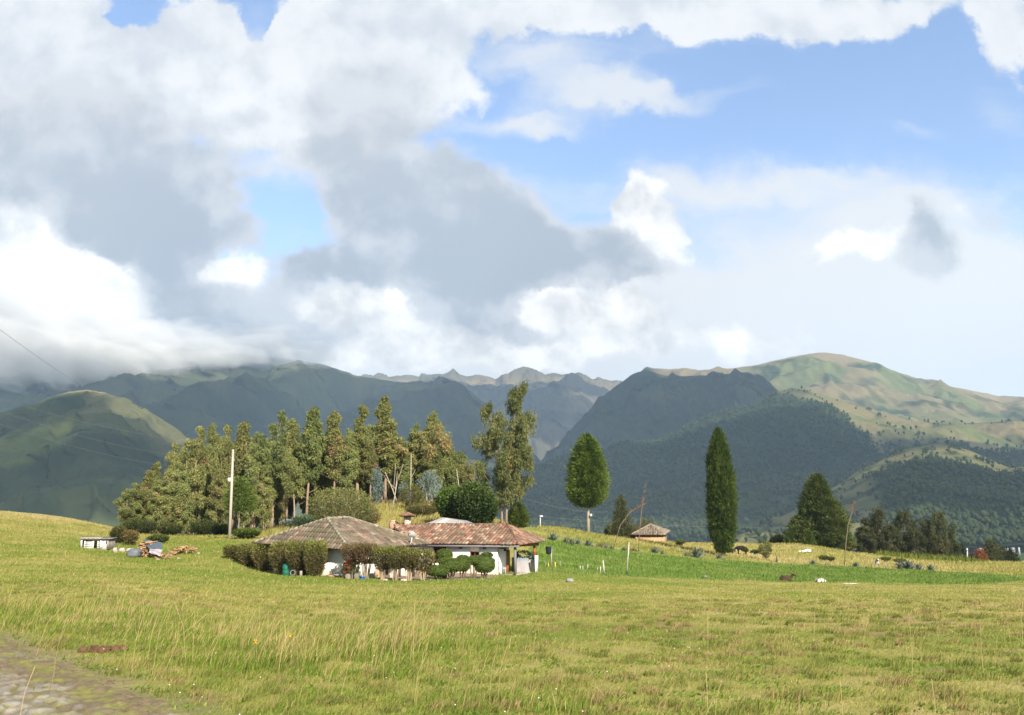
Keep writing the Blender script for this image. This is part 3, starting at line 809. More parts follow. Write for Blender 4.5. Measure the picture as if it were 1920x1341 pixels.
# far woods on the two nearer hills: thousands of small crowns, one mass
def build_woods():
    rng = np.random.default_rng(5)
    ico_v = np.array([(0, 0, 1), (.89, 0, .4), (.28, .85, .4), (-.72, .53, .4), (-.72, -.53, .4), (.28, -.85, .4), (0, 0, -.6)])
    ico_t = np.array([(0, 1, 2), (0, 2, 3), (0, 3, 4), (0, 4, 5), (0, 5, 1), (6, 2, 1), (6, 3, 2), (6, 4, 3), (6, 5, 4), (6, 1, 5)])
    V, T, C = [], [], []
    k = 0
    def plant(G, U, n, test, h0, h1, cols):
        nonlocal k
        nt_, nu_ = U.shape
        a = rng.uniform(14, nt_ - 2, n); b = rng.uniform(1, nu_ - 2, n)
        ia, ib = a.astype(int), b.astype(int); fa, fb = (a - ia)[:, None], (b - ib)[:, None]
        p = (G[ia, ib] * (1 - fa) + G[ia + 1, ib] * fa) * (1 - fb) + (G[ia, ib + 1] * (1 - fa) + G[ia + 1, ib + 1] * fa) * fb
        t = 1 + (a - 13) / (nt_ - 14) * 3
        keep = rng.uniform(size=n) < test(p[:, 0], p[:, 1], U[0][ib], t)
        p = p[keep]; m = len(p)
        h = rng.uniform(h0, h1, m) * (.7 + .6 * rng.uniform(size=m)); w = h * rng.uniform(.28, .5, m)
        v = ico_v[None] * np.stack((w, w, h * .55), -1)[:, None] * rng.uniform(.75, 1.25, (m, 7, 1)) + p[:, None] + np.stack((0 * h, 0 * h, h * .45), -1)[:, None]
        V.append(v.reshape(-1, 3)); T.append((ico_t[None] + (np.arange(m) * 7)[:, None, None] + k).reshape(-1, 3))
        C.append(np.repeat(lerp(cols[0], cols[1], rng.uniform(size=m)), 7, 0)); k += m * 7
    def mid(x, y, u, t):
        fo = sstep(-.02, .10, fbm(x / 260, y / 330, 5, 152) * .55 + .55 * (1 - sstep(1370, 1520, u)) + .42 * sstep(1.10, 1.5, t) * (1 - sstep(1500, 1720, u)) - .16 + .25 * sstep(1.9, 2.4, t))
        hedge = sstep(.54, .66, voro(x / 120 + .35 * perlin(x / 120 * 1.4, y / 120 * 1.4, 151), y / 180 + .35 * perlin(x / 120 * 1.4 + 9, y / 120 * 1.4, 151), 151)[1])
        return np.clip(fo * .9 + .16 * hedge + .012, 0, 1) * (u < 2100) * (u > 820)
    def low(x, y, u, t):
        fo = sstep(1.60, 1.66, t + .0002 * (u - 1800) + .06 * fbm(x / 40, y / 40, 3, 164)) * sstep(1618, 1662, u + 30 * (2.0 - t))
        return np.clip(fo + .35 * sstep(.14, .2, fbm(x / 28, y / 40, 4, 162)) + .015, 0, 1) * (u < 2100)
    plant(*HILLS['mid'], 26000, mid, 8, 14, ((.026, .042, .018), (.046, .064, .026)))
    plant(*HILLS['low'], 15000, low, 5, 11, ((.024, .038, .017), (.044, .06, .024)))
    me = make_mesh('woods', np.vstack(V), tris=np.vstack(T), cols=np.vstack(C), mats=material('woodland', var=.2, scale=.05, rough=.95, spec=.03, obj_space=False), smooth=True)
    tag(link('woods', me), 'dark far-off woodland covering the valley slopes beyond the pasture', 'woods', kind='stuff')


build_woods()


# ------------------------------------------------------------------ unseen cloudlike casters, added above the frame to shade the far slopes
CASTER_SHADE = [  # ground the added casters shade: (column, row, distance, half width across, half depth along)
    (-60, 760, 3550, 2300, 1150), (430, 690, 5350, 800, 720), (-60, 940, 1520, 520, 260), (760, 780, 4700, 800, 1400), (860, 830, 4700, 800, 900), (500, 850, 3700, 900, 700),
    (-120, 880, 1850, 560, 330), (110, 880, 1650, 230, 170), (40, 800, 2050, 170, 150), (330, 930, 1950, 120, 150),
    (960, 740, 7400, 900, 640), (1000, 790, 6700, 800, 520), (1130, 800, 6300, 500, 420), (800, 730, 7600, 500, 320),
    (1200, 760, 4250, 650, 420), (1360, 735, 4250, 430, 300), (1100, 860, 3900, 560, 430), (1300, 800, 3800, 500, 380),
    (1120, 900, 2700, 650, 450), (1420, 850, 2750, 360, 330), (1420, 930, 2200, 800, 300), (1640, 880, 2500, 330, 230),
    (1790, 950, 1450, 400, 190), (1950, 800, 3300, 650, 230), (1780, 870, 2600, 330, 150)]


def build_shade_casters():
    mat = material('shade_caster_white', (.9, .9, .9), attr=False, var=0, rough=1, spec=0, trans=.35)
    nt = mat.node_tree; out = next(n for n in nt.nodes if n.type == 'OUTPUT_MATERIAL'); mx = nt.nodes.new('ShaderNodeMixShader'); tp = nt.nodes.new('ShaderNodeBsdfTransparent')
    mx.inputs[0].default_value = .50                     # casters let part of the sun through
    nt.links.new(out.inputs['Surface'].links[0].from_socket, mx.inputs[1]); nt.links.new(tp.outputs[0], mx.inputs[2]); nt.links.new(mx.outputs[0], out.inputs['Surface'])
    for i, (u, v, Y, rx, ry) in enumerate(CASTER_SHADE):
        T = at(u, v, Y); s = np.array(SUN); k = 600.0
        while True:
            C = T + s * k
            if C[2] > 2150 and C[2] - 120 > .78 * (C[1] + ry): break
            k += 50
        mb = MB(); mb.lump(C, (rx, ry, 130), 28, 12, amp=.35, freq=1.4, seed=300 + i)
        tag(mb.build('cloud_or_shade_caster', mat, smooth=True), kind='structure')


build_shade_casters()


def build_haze():
    m = bpy.data.materials.new('haze_air'); m.use_nodes = True; nt = m.node_tree; nt.nodes.clear()
    out = nt.nodes.new('ShaderNodeOutputMaterial'); pv = nt.nodes.new('ShaderNodeVolumePrincipled')
    pv.inputs['Color'].default_value = (.56, .76, 1.0, 1); pv.inputs['Density'].default_value = HAZE
    nt.links.new(pv.outputs[0], out.inputs['Volume'])
    mb = MB(); mb.box((0, 4650, 830), (25000, 9900, 1850))
    tag(mb.build('haze', m), kind='stuff')


HAZE = 8.0e-5
build_haze()


# cloud lying on the summit of the left mountain: billows of thin white vapour
def build_summit_cloud():
    m = bpy.data.materials.new('vapour'); m.use_nodes = True; nt = m.node_tree; nt.nodes.clear()
    out = nt.nodes.new('ShaderNodeOutputMaterial'); pv = nt.nodes.new('ShaderNodeVolumePrincipled')
    pv.inputs['Color'].default_value = (.97, .975, .98, 1); pv.inputs['Density'].default_value = .0032; pv.inputs['Anisotropy'].default_value = -.25
    nt.links.new(pv.outputs[0], out.inputs['Volume'])
    for i, (u, v, Y, ru, rv) in enumerate([(-190, 590, 4300, 260, 150), (20, 610, 4350, 220, 120), (150, 650, 4450, 180, 78), (90, 675, 4300, 130, 48), (290, 655, 4550, 150, 52), (250, 682, 4450, 80, 26), (430, 652, 4700, 150, 38), (380, 676, 4600, 70, 18), (540, 662, 4850, 100, 28), (600, 672, 4950, 46, 20), (-60, 700, 4250, 130, 34), (180, 700, 4350, 40, 14)]):
        c = at(u, v, Y); s = Y / FPX
        mb = MB(); mb.lump(c, (ru * s, ru * s * .55, rv * s), 80, 52, amp=.85, freq=2.6, seed=330 + i); o = mb.build('cloud_or_shade_caster', m, smooth=True); tag(o, kind='structure')


build_summit_cloud()
# ------------------------------------------------------------------ grass of the pasture
TALL = [(40, 21, 2.6, 1.0), (120, 19.5, 2.2, .9), (200, 22, 2.0, .5), (330, 16.5, 1.6, .8), (300, 19, 1.6, .6), (420, 14.5, 1.3, .8), (520, 15.5, 1.5, .8), (600, 13.5, 1.3, 1.0),
        (700, 13.6, 1.3, 1.0), (650, 15.5, 1.5, .8), (560, 11.8, .9, .9), (470, 12.2, .8, .7), (730, 11.6, .8, .6), (385, 12.0, .6, .5), (905, 9.35, .45, .9), (950, 9.2, .4, .8), (860, 9.0, .4, .6), (1050, 8.9, .35, .5),
        (640, 9.4, .5, .4), (1290, 8.6, .5, .35), (100, 17.5, 1.2, .5), (1430, 8.9, .4, .3), (760, 17, 1.2, .4), (500, 19, 2.0, .35)]


def tall_mask(x, y):
    m = np.zeros(np.shape(x))
    for (u, Y, r, a) in TALL:
        cx = (u - 960) / FPX * Y * CT
        m = np.maximum(m, a * np.exp(-(((x - cx) / (r * 1.15)) ** 2 + ((y - Y) / r) ** 2)))
    return m * np.clip(.65 + 1.2 * fbm(x * .9, y * .9, 3, 401), 0, 1.3)


def blades(x, y, h, w, lean, cols, rng, bend=.5):
    n = len(x); z = ground(x, y) - .01
    a = rng.uniform(0, 2 * np.pi, n); sx, sy = np.cos(a) * w / 2, np.sin(a) * w / 2
    la = rng.normal(0, .9, n); lx, ly = np.cos(la) * lean, np.sin(la) * lean * .8
    V = np.zeros((n, 5, 3))
    V[:, 0] = np.stack((x - sx, y - sy, z), -1); V[:, 1] = np.stack((x + sx, y + sy, z), -1)
    mx, my, mz = x + lx * .32, y + ly * .32, z + h * .58
    V[:, 2] = np.stack((mx + sx * .75, my + sy * .75, mz), -1); V[:, 3] = np.stack((mx - sx * .75, my - sy * .75, mz), -1)
    V[:, 4] = np.stack((x + lx, y + ly, z + h), -1)
    C = np.repeat(cols[:, None], 5, 1).copy()
    C[:, 2:4] *= 1.06; C[:, 4] *= 1.15
    return V, C


def build_grass():
    rng = np.random.default_rng(11)
    VV, CC = [], []
    def scatter(n, y0, y1, p, amax=.66):
        a = rng.uniform(-amax, amax, n); k = 2 - p; U = rng.uniform(size=n)
        y = (y0 ** k + U * (y1 ** k - y0 ** k)) ** (1 / k)
        return a * y, y
    # short grazed turf
    x, y = scatter(520000, 6.8, 104, 1.62)
    c, dry, dirt, edge, yard = ground_col(x, y)
    keep = rng.uniform(size=len(x)) > np.clip(edge * 1.25 + dirt * .75 + yard * 1.2 + crop_mask(x, y), 0, .985)
    clump = fbm(x * 2.1, y * 2.1, 3, 402)
    x, y, c, dry, clump = x[keep], y[keep], c[keep], dry[keep], clump[keep]
    n = len(x); r = rng.uniform(size=n)
    left = 1 - sstep(850, 1150, upix(x, y))
    h = (.024 + .034 * rng.uniform(size=n) ** 2 + .03 * sstep(0, .5, clump) + .04 * left * sstep(-.1, .4, clump)) * (1 + .4 * sstep(18, 40, y))
    w = np.maximum(.006, .00062 * y) * rng.uniform(.7, 1.4, n)
    straw = rng.uniform(size=n) < .16 + .30 * sstep(.3, 1.1, dry)
    c = c * (.80 + .5 * r)[:, None] * np.where(straw[:, None], 1, np.array((.90, 1.04, .8)))
    c = np.where(straw[:, None], np.array((.44, .36, .145)) * (.7 + .5 * r)[:, None], c)
    V, C = blades(x, y, h, w, h * rng.uniform(.2, 1.3, n), c, rng); VV.append(V); CC.append(C)
    # long seeding grass in tufts by the road
    x, y = scatter(520000, 7.2, 28, 1.5)
    m = tall_mask(x, y); keep = rng.uniform(size=len(x)) < m * .62
    x, y, m = x[keep], y[keep], m[keep]; n = len(x); r = rng.uniform(size=n)
    h = (.10 + .34 * r ** 1.6 * m + .26 * (r > .96) * rng.uniform(size=n)) * (.75 + .4 * m) * (1 - .35 * sstep(10.5, 8.5, y))
    dryp = sstep(.08, .34, h + .18 * fbm(x * .5, y * .5, 3, 405)) * .9
    st = rng.uniform(size=n) < dryp
    c = np.where(st[:, None], np.array((.46, .375, .16)) * (.65 + .55 * rng.uniform(size=n))[:, None], np.array((.15, .215, .032)) * (.7 + .6 * rng.uniform(size=n))[:, None])
    V, C = blades(x, y, h, np.where(st, .0055, .010) * (1 + .03 * y), h * rng.uniform(.15, .95, n), c, rng); VV.append(V); CC.append(C)
    # darker tussocks and flat broad-leaved weeds through the near turf
    k = 1500; x0, y0 = scatter(k, 7, 34, 1.5); rr = rng.uniform(.05, .24, k) * (1 + .02 * y0); m = rng.integers(50, 130, k); i = np.repeat(np.arange(k), m); n = len(i)
    a, q = rng.uniform(0, 2 * np.pi, n), np.sqrt(rng.uniform(size=n)); x, y = x0[i] + np.cos(a) * q * rr[i], y0[i] + np.sin(a) * q * rr[i]
    tone = rng.uniform(size=k)[i]; keep = (road_dist(x, y) > .3); x, y, i, q, tone = x[keep], y[keep], i[keep], q[keep], tone[keep]; n = len(x)
    c = np.where((tone < .30)[:, None], np.array((.33, .25, .12)), lerp((.145, .18, .040), (.26, .262, .075), tone)) * rng.uniform(.65, 1.25, (n, 1))
    h = (.05 + .085 * rng.uniform(size=n)) * (1 - .4 * q) * (.7 + .7 * rng.uniform(size=k)[i])
    V, C = blades(x, y, h, np.maximum(.008, .0007 * y) * rng.uniform(.7, 1.5, n), h * rng.uniform(.2, 1.2, n), c, rng); VV.append(V); CC.append(C)
    k = 420; x0, y0 = scatter(k, 7, 15, 1.4); m = rng.integers(14, 60, k); i = np.repeat(np.arange(k), m); n = len(i)
    x, y = x0[i] + rng.normal(0, .10, n), y0[i] + rng.normal(0, .10, n); keep = road_dist(x, y) > .25; x, y, i = x[keep], y[keep], i[keep]; n = len(x)
    c = lerp((.11, .19, .03), (.20, .27, .05), rng.uniform(size=k)[i]) * rng.uniform(.7, 1.25, (n, 1))
    V, C = blades(x, y, rng.uniform(.015, .05, n), rng.uniform(.018, .04, n), rng.uniform(.03, .06, n), c, rng); VV.append(V); CC.append(C)
    # rank grass on the bank behind the house and the far crest, and by the fence line
    for n0, y0, y1, hh, test in (
            (60000, 84, 150, .55, lambda x, y, u: sstep(470, 520, u) * (1 - sstep(905, 985, u)) * (1 - .8 * sstep(108, 116, y) * (1 - sstep(590, 640, u)))),
            (60000, 104, 170, .40, lambda x, y, u: sstep(985, 1040, u) * sstep(0, 6, y - np.interp(u, CROP_U, CROP_F)) * (.45 + .8 * sstep(.0, .3, fbm(x * .12, y * .12, 3, 406)))),
            (26000, 60, 110, .22, lambda x, y, u: (1 - sstep(480, 540, u)) * (1 - .8 * sstep(0, 120, u) * 0))):
        x, y = scatter(n0 * 2, y0, y1, 1.0); u = upix(x, y)
        keep = rng.uniform(size=len(x)) < test(x, y, u); x, y = x[keep], y[keep]; n = len(x)
        c, dry, *_ = ground_col(x, y)
        st = rng.uniform(size=n) < .3 * sstep(.4, 1.1, dry) + .05
        c = np.where(st[:, None], np.array((.42, .34, .14)), c * np.array((1.05, 1.08, .95))) * rng.uniform(.75, 1.25, (n, 1))
        h = hh * rng.uniform(.35, 1.1, n)
        V, C = blades(x, y, h, .00075 * y * rng.uniform(.6, 1.3, n), h * rng.uniform(.2, .9, n), c, rng); VV.append(V); CC.append(C)
    V = np.concatenate(VV); C = np.concatenate(CC); n = len(V)
    b = (np.arange(n) * 5)[:, None]
    me = make_mesh('grass', V.reshape(-1, 3), b + np.array((0, 1, 2, 3)), b + np.array((3, 2, 4)), C.reshape(-1, 3), material('grass_blades', attr=True, var=0, rough=.75, spec=.12, trans=.35))
    tag(link('grass', me), 'grazed pasture grass with long straw coloured tufts', 'grass', kind='stuff')
    # green fodder strip
    x, y = scatter(260000, 62, 128, 1.0)
    m = crop_mask(x, y); keep = rng.uniform(size=len(x)) < m; x, y = x[keep], y[keep]; n = len(x)
    c = lerp((.125, .205, .040), (.22, .265, .070), sstep(-.25, .45, fbm(x * .16, y * .3, 4, 407))) * rng.uniform(.65, 1.3, (n, 1))
    h = rng.uniform(.10, .28, n) * (1 + .4 * fbm(x * .2, y * .3, 3, 408))
    V, C = blades(x, y, h, .00075 * y * rng.uniform(.7, 1.4, n), h * rng.uniform(.1, .6, n), c, rng)
    n = len(V); b = (np.arange(n) * 5)[:, None]
    me = make_mesh('fodder_crop', V.reshape(-1, 3), b + np.array((0, 1, 2, 3)), b + np.array((3, 2, 4)), C.reshape(-1, 3), material('fodder_blades', attr=True, var=0, rough=.7, spec=.12, trans=.35))
    tag(link('fodder_crop', me), 'bright green fodder crop in a long strip below the agaves', 'crop', kind='stuff')
    # long scattered seed stalks, single yellow and white flowers
    mb = MB()
    x, y = scatter(2600, 7.2, 24, 1.4); keep = rng.uniform(size=2600) < np.clip(tall_mask(x, y) * .8 + .02, 0, 1); x, y = x[keep], y[keep]
    h = rng.uniform(.35, .85, len(x)) * (1 - .4 * sstep(10.5, 8.5, y)); z = ground(x, y)
    for a, b_, c_, hh in zip(x, y, z, h):
        dx, dy = rng.normal(.22, .22) * hh, rng.normal(0, .2) * hh
        mb.tube([(a, b_, c_), (a + dx * .3, b_ + dy * .3, c_ + hh * .6), (a + dx, b_ + dy, c_ + hh)], [.0032, .0028, .0035], 3, col=np.array((.40, .32, .15)) * rng.uniform(.7, 1.15), cap=False)
    tag(mb.build('seed_stalks', material('straw', var=0, rough=.8)), 'thin dry seed stalks rising from the long grass', 'grass stalks', kind='stuff')
    mb = MB()
    x, y = scatter(900, 7.2, 17, 1.3); keep = (rng.uniform(size=900) < .09) & (upix(x, y) < 1350) & (road_dist(x, y) > .4); x, y = x[keep], y[keep]
    for a, b_ in zip(x, y):
        c_ = float(ground(a, b_)) + rng.uniform(.05, .09)
        mb.lump((a, b_, c_), (.008, .008, .006), 6, 4, col=(.75, .74, .70))
    tag(mb.build('clover_flowers', material('clover_white', var=0)), 'tiny white clover heads dotted through the verge grass', 'flowers', kind='stuff')


build_grass()

YEL = material('yellow_petals', (.80, .52, .02), attr=False, var=.1, scale=60)
GRN = material('green_stalk', (.07, .12, .03), attr=False, var=.1)
for i, (u, v, Y, lab) in enumerate([(476, 1202, 11.6, 'bright yellow wild flower standing in the long grass, larger of the two'), (541, 1190, 12.0, 'small yellow wild flower among straw coloured stalks near a brighter bloom')]):
    top = at(u, v, Y); b = on(u, Y); r = empty('wild_flower', b, lab, 'flower', 'yellow flowers in the long grass')
    hh = max(top[2] - b[2], .12)
    mb = MB(); mb.tube([(0, 0, 0), (.01, 0, hh * .6), (0, 0, hh)], .004, 5); mb.build('stem', GRN, r)
    mb = MB(); rng = np.random.default_rng(i); k = 9; a = np.arange(k) * 2 * np.pi / k
    for zz in (0, .035):
        mb.leaves(np.tile((0, 0, hh - zz), (k, 1)), np.stack((np.cos(a), np.sin(a), .3 + 0 * a), -1), .042 if i == 0 else .03, .03, rng, (1, 1, 1), roll=np.tile((0, 0, 1.), (k, 1)))
    mb.lump((0, 0, hh - .012), (.010, .010, .022), 8, 6)
    mb.build('blossom', YEL, r)

# dung-brown clod by the road
mb = MB(); b = on(188, 13.3)
mb.lump((0, 0, 0.0), (.25, .13, .075), 40, 20, amp=.9, freq=4.5, seed=4, col=(.16, .085, .05))
for k in range(7):
    mb.lump((random.Random(k).uniform(-.3, .3), random.Random(k + 50).uniform(-.14, .14), .03), (.07, .06, .05), 10, 7, amp=.5, freq=2.5, seed=k, col=(.17, .09, .055))
tag(mb.build('soil_clod', material('soil_brown', var=.35, scale=25, bump=.8, bscale=50), smooth=True, loc=b), 'reddish brown clod of dried earth lying in the verge grass', 'clod')

# ------------------------------------------------------------------ tree builders
LEAF = material('leaf', var=.10, scale=.8, rough=.65, spec=.15, trans=.38, objvar=.7)
CONIF = material('conifer_needles', var=.12, scale=.8, rough=.75, spec=.1, trans=.15)
BARK = material('bark_pale', (1, 1, 1), var=.35, scale=5, rough=.9, bump=.4, bscale=14)


def euc_profile(t, kind):
    if kind == 'spire': return (np.clip(t * 2.6, .35, 1) ** .8) * (1.02 - t) ** .70 * 1.15
    if kind == 'round': return np.sqrt(np.clip(1 - (2 * t - 1) ** 2, 0.05, 1))
    return (.55 + .45 * np.sin(np.clip(t * 1.5, 0, 1) * np.pi / 2)) * np.clip((1.03 - t) * 2.2, .12, 1) ** .7


def eucalypt(seed, h, w, cb, kind='spire', leaves=18000, hue=0.0, fork=1, dead=.10, leafL=.31, clump=None, cols=None):
    """trunk mesh and crown mesh, base at the origin"""
    rng = np.random.default_rng(seed)
    tr = MB(); axes = []
    for f in range(fork):
        a = rng.uniform(0, 6.28); off = (0.0 if fork == 1 else .22)
        zt = np.linspace(0, 1, 9)
        wob = np.cumsum(rng.normal(0, .010, (9, 2)), 0) * h
        if fork > 1: wob += np.stack((np.cos(a + f * 2.1) * zt, np.sin(a + f * 2.1) * zt), -1) * w * .13
        top = h * (1 if f == 0 else rng.uniform(.66, .86))
        p = np.stack((off * np.cos(a + f * 2.1) + wob[:, 0] * zt, off * np.sin(a + f * 2.1) + wob[:, 1] * zt, zt * top * .97), -1)
        r = (.0075 * h + .02) * (1 - zt * .88) * (1 if f == 0 else .8); r[0] *= 1.3
        bark = lerp((.30, .215, .145), (.36, .28, .20), rng.uniform(size=1))[0] * rng.uniform(.8, 1.1)
        tr.tube(p, r, 8, col=bark); axes.append((p, top, bark))
    nb = int(20 + w * 4.5) if not clump else clump // 6          # leafy boughs, each a cluster of hanging sprays
    cen, rad, bough = [], [], []
    for k in range(nb):
        p, top, bark = axes[k % fork]
        t = ((k + rng.uniform(.2, .8)) / nb) ** .9
        z0 = cb * h * rng.uniform(.9, 1.1); zc = z0 + t * (top - z0)
        e = w / 2 * euc_profile(t, kind) * (1 if fork == 1 else .80)
        a = k * 2.4 + rng.normal(0, .6); rr = e * rng.uniform(.30, .80)
        ax = np.array([np.interp(zc, p[:, 2], p[:, i]) for i in (0, 1)])
        c = np.array((ax[0] + np.cos(a) * rr, ax[1] + np.sin(a) * rr, zc + rng.normal(0, .1)))
        R_ = np.clip(e * .44, .22, .80)
        m = int(5 + 8 * R_)
        for j in range(m):
            dd = rng.normal(size=3); dd /= np.linalg.norm(dd); q = c + dd * R_ * rng.uniform(.3, 1) * np.array((.85, .85, 1.7))
            cen.append(q); rad.append(rng.uniform(.20, .36) * (.7 + .5 * R_)); bough.append(k)
        zb = max(zc - rr * rng.uniform(.8, 1.5) - .3, cb * h * .6); bx = np.array([np.interp(zb, p[:, 2], p[:, i]) for i in (0, 1)])
        s_ = np.array((*bx, zb)); tr.tube([s_, (s_ + c) / 2 + np.array((0, 0, -.08 * rr)), c], [.022 + .0015 * h, .022, .010], 5, col=bark * .9, cap=False)
    for k in range(3):   # dead low branches
        a = rng.uniform(0, 6.28); zb = rng.uniform(.2, max(cb, .3)) * h; ln = rng.uniform(.6, 1.6)
        tr.tube([(0, 0, zb), (np.cos(a) * ln * .6, np.sin(a) * ln * .6, zb + ln * .35), (np.cos(a) * ln, np.sin(a) * ln, zb + ln * .7)], [.03, .022, .01], 4, col=(.30, .23, .16), cap=False)
    cen, rad = np.array(cen), np.array(rad)
    wts = rad ** 2; cnt = np.maximum((wts / wts.sum() * leaves).astype(int), 10)
    idx = np.repeat(np.arange(len(cen)), cnt); n = len(idx)
    d = rng.normal(size=(n, 3)); d /= np.linalg.norm(d, axis=1)[:, None]
    pos = cen[idx] + d * (rad[idx] * rng.uniform(.25, 1.08, n) ** .5)[:, None] * np.array((.85, .85, 1.7))
    dr = d * np.array((.6, .6, .2)) + np.array((0, 0, -.95)) + rng.normal(0, .32, (n, 3))
    if cols is None: cols = ((.150, .175, .064), (.315, .325, .120), (.34, .245, .125))
    bough = np.array(bough); base = lerp(cols[0], cols[1], np.clip(.6 * rng.uniform(size=nb)[bough] + .4 * rng.uniform(size=len(cen)), 0, 1))
    red = ((rng.uniform(size=nb) < dead) & (np.arange(nb) < nb * .7))[bough] & (rng.uniform(size=len(cen)) < .7)
    base = np.where(red[:, None], lerp(cols[1], cols[2], rng.uniform(.4, 1, len(cen))), base)
    c = base[idx] * rng.uniform(.65, 1.4, (n, 1)); c[:, 0] *= 1 + rng.normal(0, .10, n)
    cr = MB(); cr.leaves(pos, dr, leafL * rng.uniform(.6, 1.25, n), leafL * .27 * rng.uniform(.7, 1.3, n), rng, c)
    return tr.mesh('trunk', BARK, True), cr.mesh('crown', LEAF)


def tree(name, u, Y, label, cat, meshes, hs=1.0, ws=1.0, rz=0.0, group=None, sink=.15, base=None):
    b = on(u, Y) if base is None else np.array(base)
    r = empty(name, b - np.array((0, 0, sink)), label, cat, group, rz)
    r.scale = (ws, ws, hs)
    link('trunk', meshes[0], r); link('crown', meshes[1], r)
    return r


def grove():
    var = []
    for k in range(12):
        var.append((13.0, (3.4, 4.0, 3.6, 4.2, 3.0, 3.4, 3.0, 3.6, 3.2, 3.8, 2.9, 4.2)[k],
                    eucalypt(500 + k, 13.0, (3.4, 4.0, 3.6, 4.2, 3.0, 3.4, 3.0, 3.6, 3.2, 3.8, 2.9, 4.2)[k], (.12, .10, .16, .14, .32, .38, .34, .28, .38, .33, .40, .32)[k], ('spire', 'plume', 'spire', 'plume', 'spire', 'plume', 'spire', 'spire', 'spire', 'plume', 'spire', 'plume')[k], dead=(.03, .08, .02, .10, .04, .06, .10, .02, .16, .08, .22, .20)[k], fork=(1, 2, 1, 2, 1, 1, 1, 2, 1, 2, 1, 1)[k])))
    g = 'eucalyptus trees of the grove behind the houses'
    spec = [  # column, top row, distance, crown width px, variant, what tells it apart
        (238, 905, 106, 50, 1, 'low bushy eucalyptus at the far end of the grove beside the open slope'),
        (262, 884, 108, 50, 3, 'short leafy eucalyptus second from the grassy end of the grove'),
        (285, 868, 112, 46, 0, 'slim pale eucalyptus just beyond the woodpile, rising above the low end of the grove'),
        (312, 828, 113, 50, 6, 'pointed bright eucalyptus straight above the covered woodpile'),
        (300, 900, 104, 54, 5, 'wide drooping eucalyptus at the grove edge behind the woodpile'),
        (352, 798, 108, 60, 0, 'tall pointed eucalyptus with a long bare streak of trunk, above the loose firewood heap'),
        (330, 865, 106, 48, 3, 'mid height eucalyptus with forked white branches above the loose firewood'),
        (388, 797, 118, 52, 5, 'broad topped eucalyptus between the pointed tree and the pole'),
        (406, 794, 112, 50, 1, 'tall eucalyptus with a dark hollow under its crown, left of the utility pole'),
        (400, 880, 104, 50, 2, 'short dense eucalyptus at the foot of the grove beside the utility pole'),
        (440, 795, 119, 60, 8, 'round headed eucalyptus with reddish foliage behind the utility pole'),
        (476, 816, 112, 52, 6, 'eucalyptus with a narrow yellowish tip just right of the utility pole'),
        (456, 880, 110, 46, 2, 'thin low eucalyptus in the gap right of the utility pole'),
        (511, 776, 113, 62, 0, 'tall full eucalyptus, first of the high crowns right of the pole'),
        (536, 790, 118, 52, 8, 'rounded dark eucalyptus tucked behind two tall pointed crowns'),
        (574, 768, 114, 62, 1, 'double tipped tall eucalyptus over the peak of the mossy roof'),
        (552, 850, 111, 46, 3, 'half height eucalyptus with rusty lower leaves over the mossy roof'),
        (496, 880, 111, 40, 4, 'slender eucalyptus with a clean trunk over the left slope of the mossy roof'),
        (626, 774, 116, 54, 4, 'slim eucalyptus with bare tan trunk over the right slope of the mossy roof'),
        (607, 840, 120, 44, 7, 'brownish eucalyptus squeezed between two tall slim crowns'),
        (668, 760, 120, 64, 5, 'tall eucalyptus with open rusty foliage left of the highest crown'),
        (650, 820, 117, 44, 7, 'thin rusty eucalyptus with bare lower trunk behind the rounded bush'),
        (720, 748, 123, 54, 6, 'highest eucalyptus of the grove with a knob shaped top'),
        (722, 786, 121, 72, 5, 'bright green broad eucalyptus standing below the highest crown'),
        (694, 828, 119, 42, 2, 'short green eucalyptus behind the silvery sapling'),
        (762, 808, 125, 50, 7, 'thin reddish eucalyptus between the two dense tall crowns'),
        (752, 850, 121, 44, 3, 'eucalyptus leaning over the grass bank with pale bare branches'),
        (785, 798, 126, 44, 6, 'dark green eucalyptus close against a taller dense crown'),
        (809, 778, 125, 62, 1, 'dense dark eucalyptus with stepped crown at the open end of the grove'),
        (800, 850, 123, 44, 7, 'rusty low eucalyptus in front of the dense dark crown'),
        (843, 834, 127, 46, 4, 'small slender eucalyptus near the open end of the bank'),
        (862, 850, 131, 52, 8, 'small round headed eucalyptus, last of the grove beside a bare white post')]
    for i, (u, vt, Y, wp, k, lab) in enumerate(spec):
        k = (k * 5 + i) % 4 if u < 420 or vt > 865 else 4 + (k * 3 + i) % 8
        h0, w0, ms = var[k]
        b = on(u, Y); h = at(u, vt, Y)[2] - b[2]; w = wp / FPX * Y
        tree('eucalyptus_tree', u, Y, lab, 'tree', ms, (h + .15) / h0, w / w0 * 1.14, (i * 2.399) % 6.28, g)
    rng = random.Random(3)
    for i in range(54):        # deep in the grove, only slivers of them show
        u = rng.uniform(290, 590) if i < 28 else rng.uniform(560, 850)
        Y = rng.uniform(122, 148); h0, w0, ms = var[rng.choice((0, 1, 2, 3, 7))]
        vt = np.interp(u, (290, 360, 480, 600, 720, 830), (860, 815, 830, 800, 790, 830)) + rng.uniform(0, 35)
        b = on(u, Y); h = at(u, vt, Y)[2] - b[2]
        tree('eucalyptus_tree', u, Y, 'shaded eucalyptus deep inside the grove behind the front trees', 'tree', ms, h / h0, rng.uniform(.9, 1.25), rng.uniform(0, 6), 'shaded trees inside the grove')


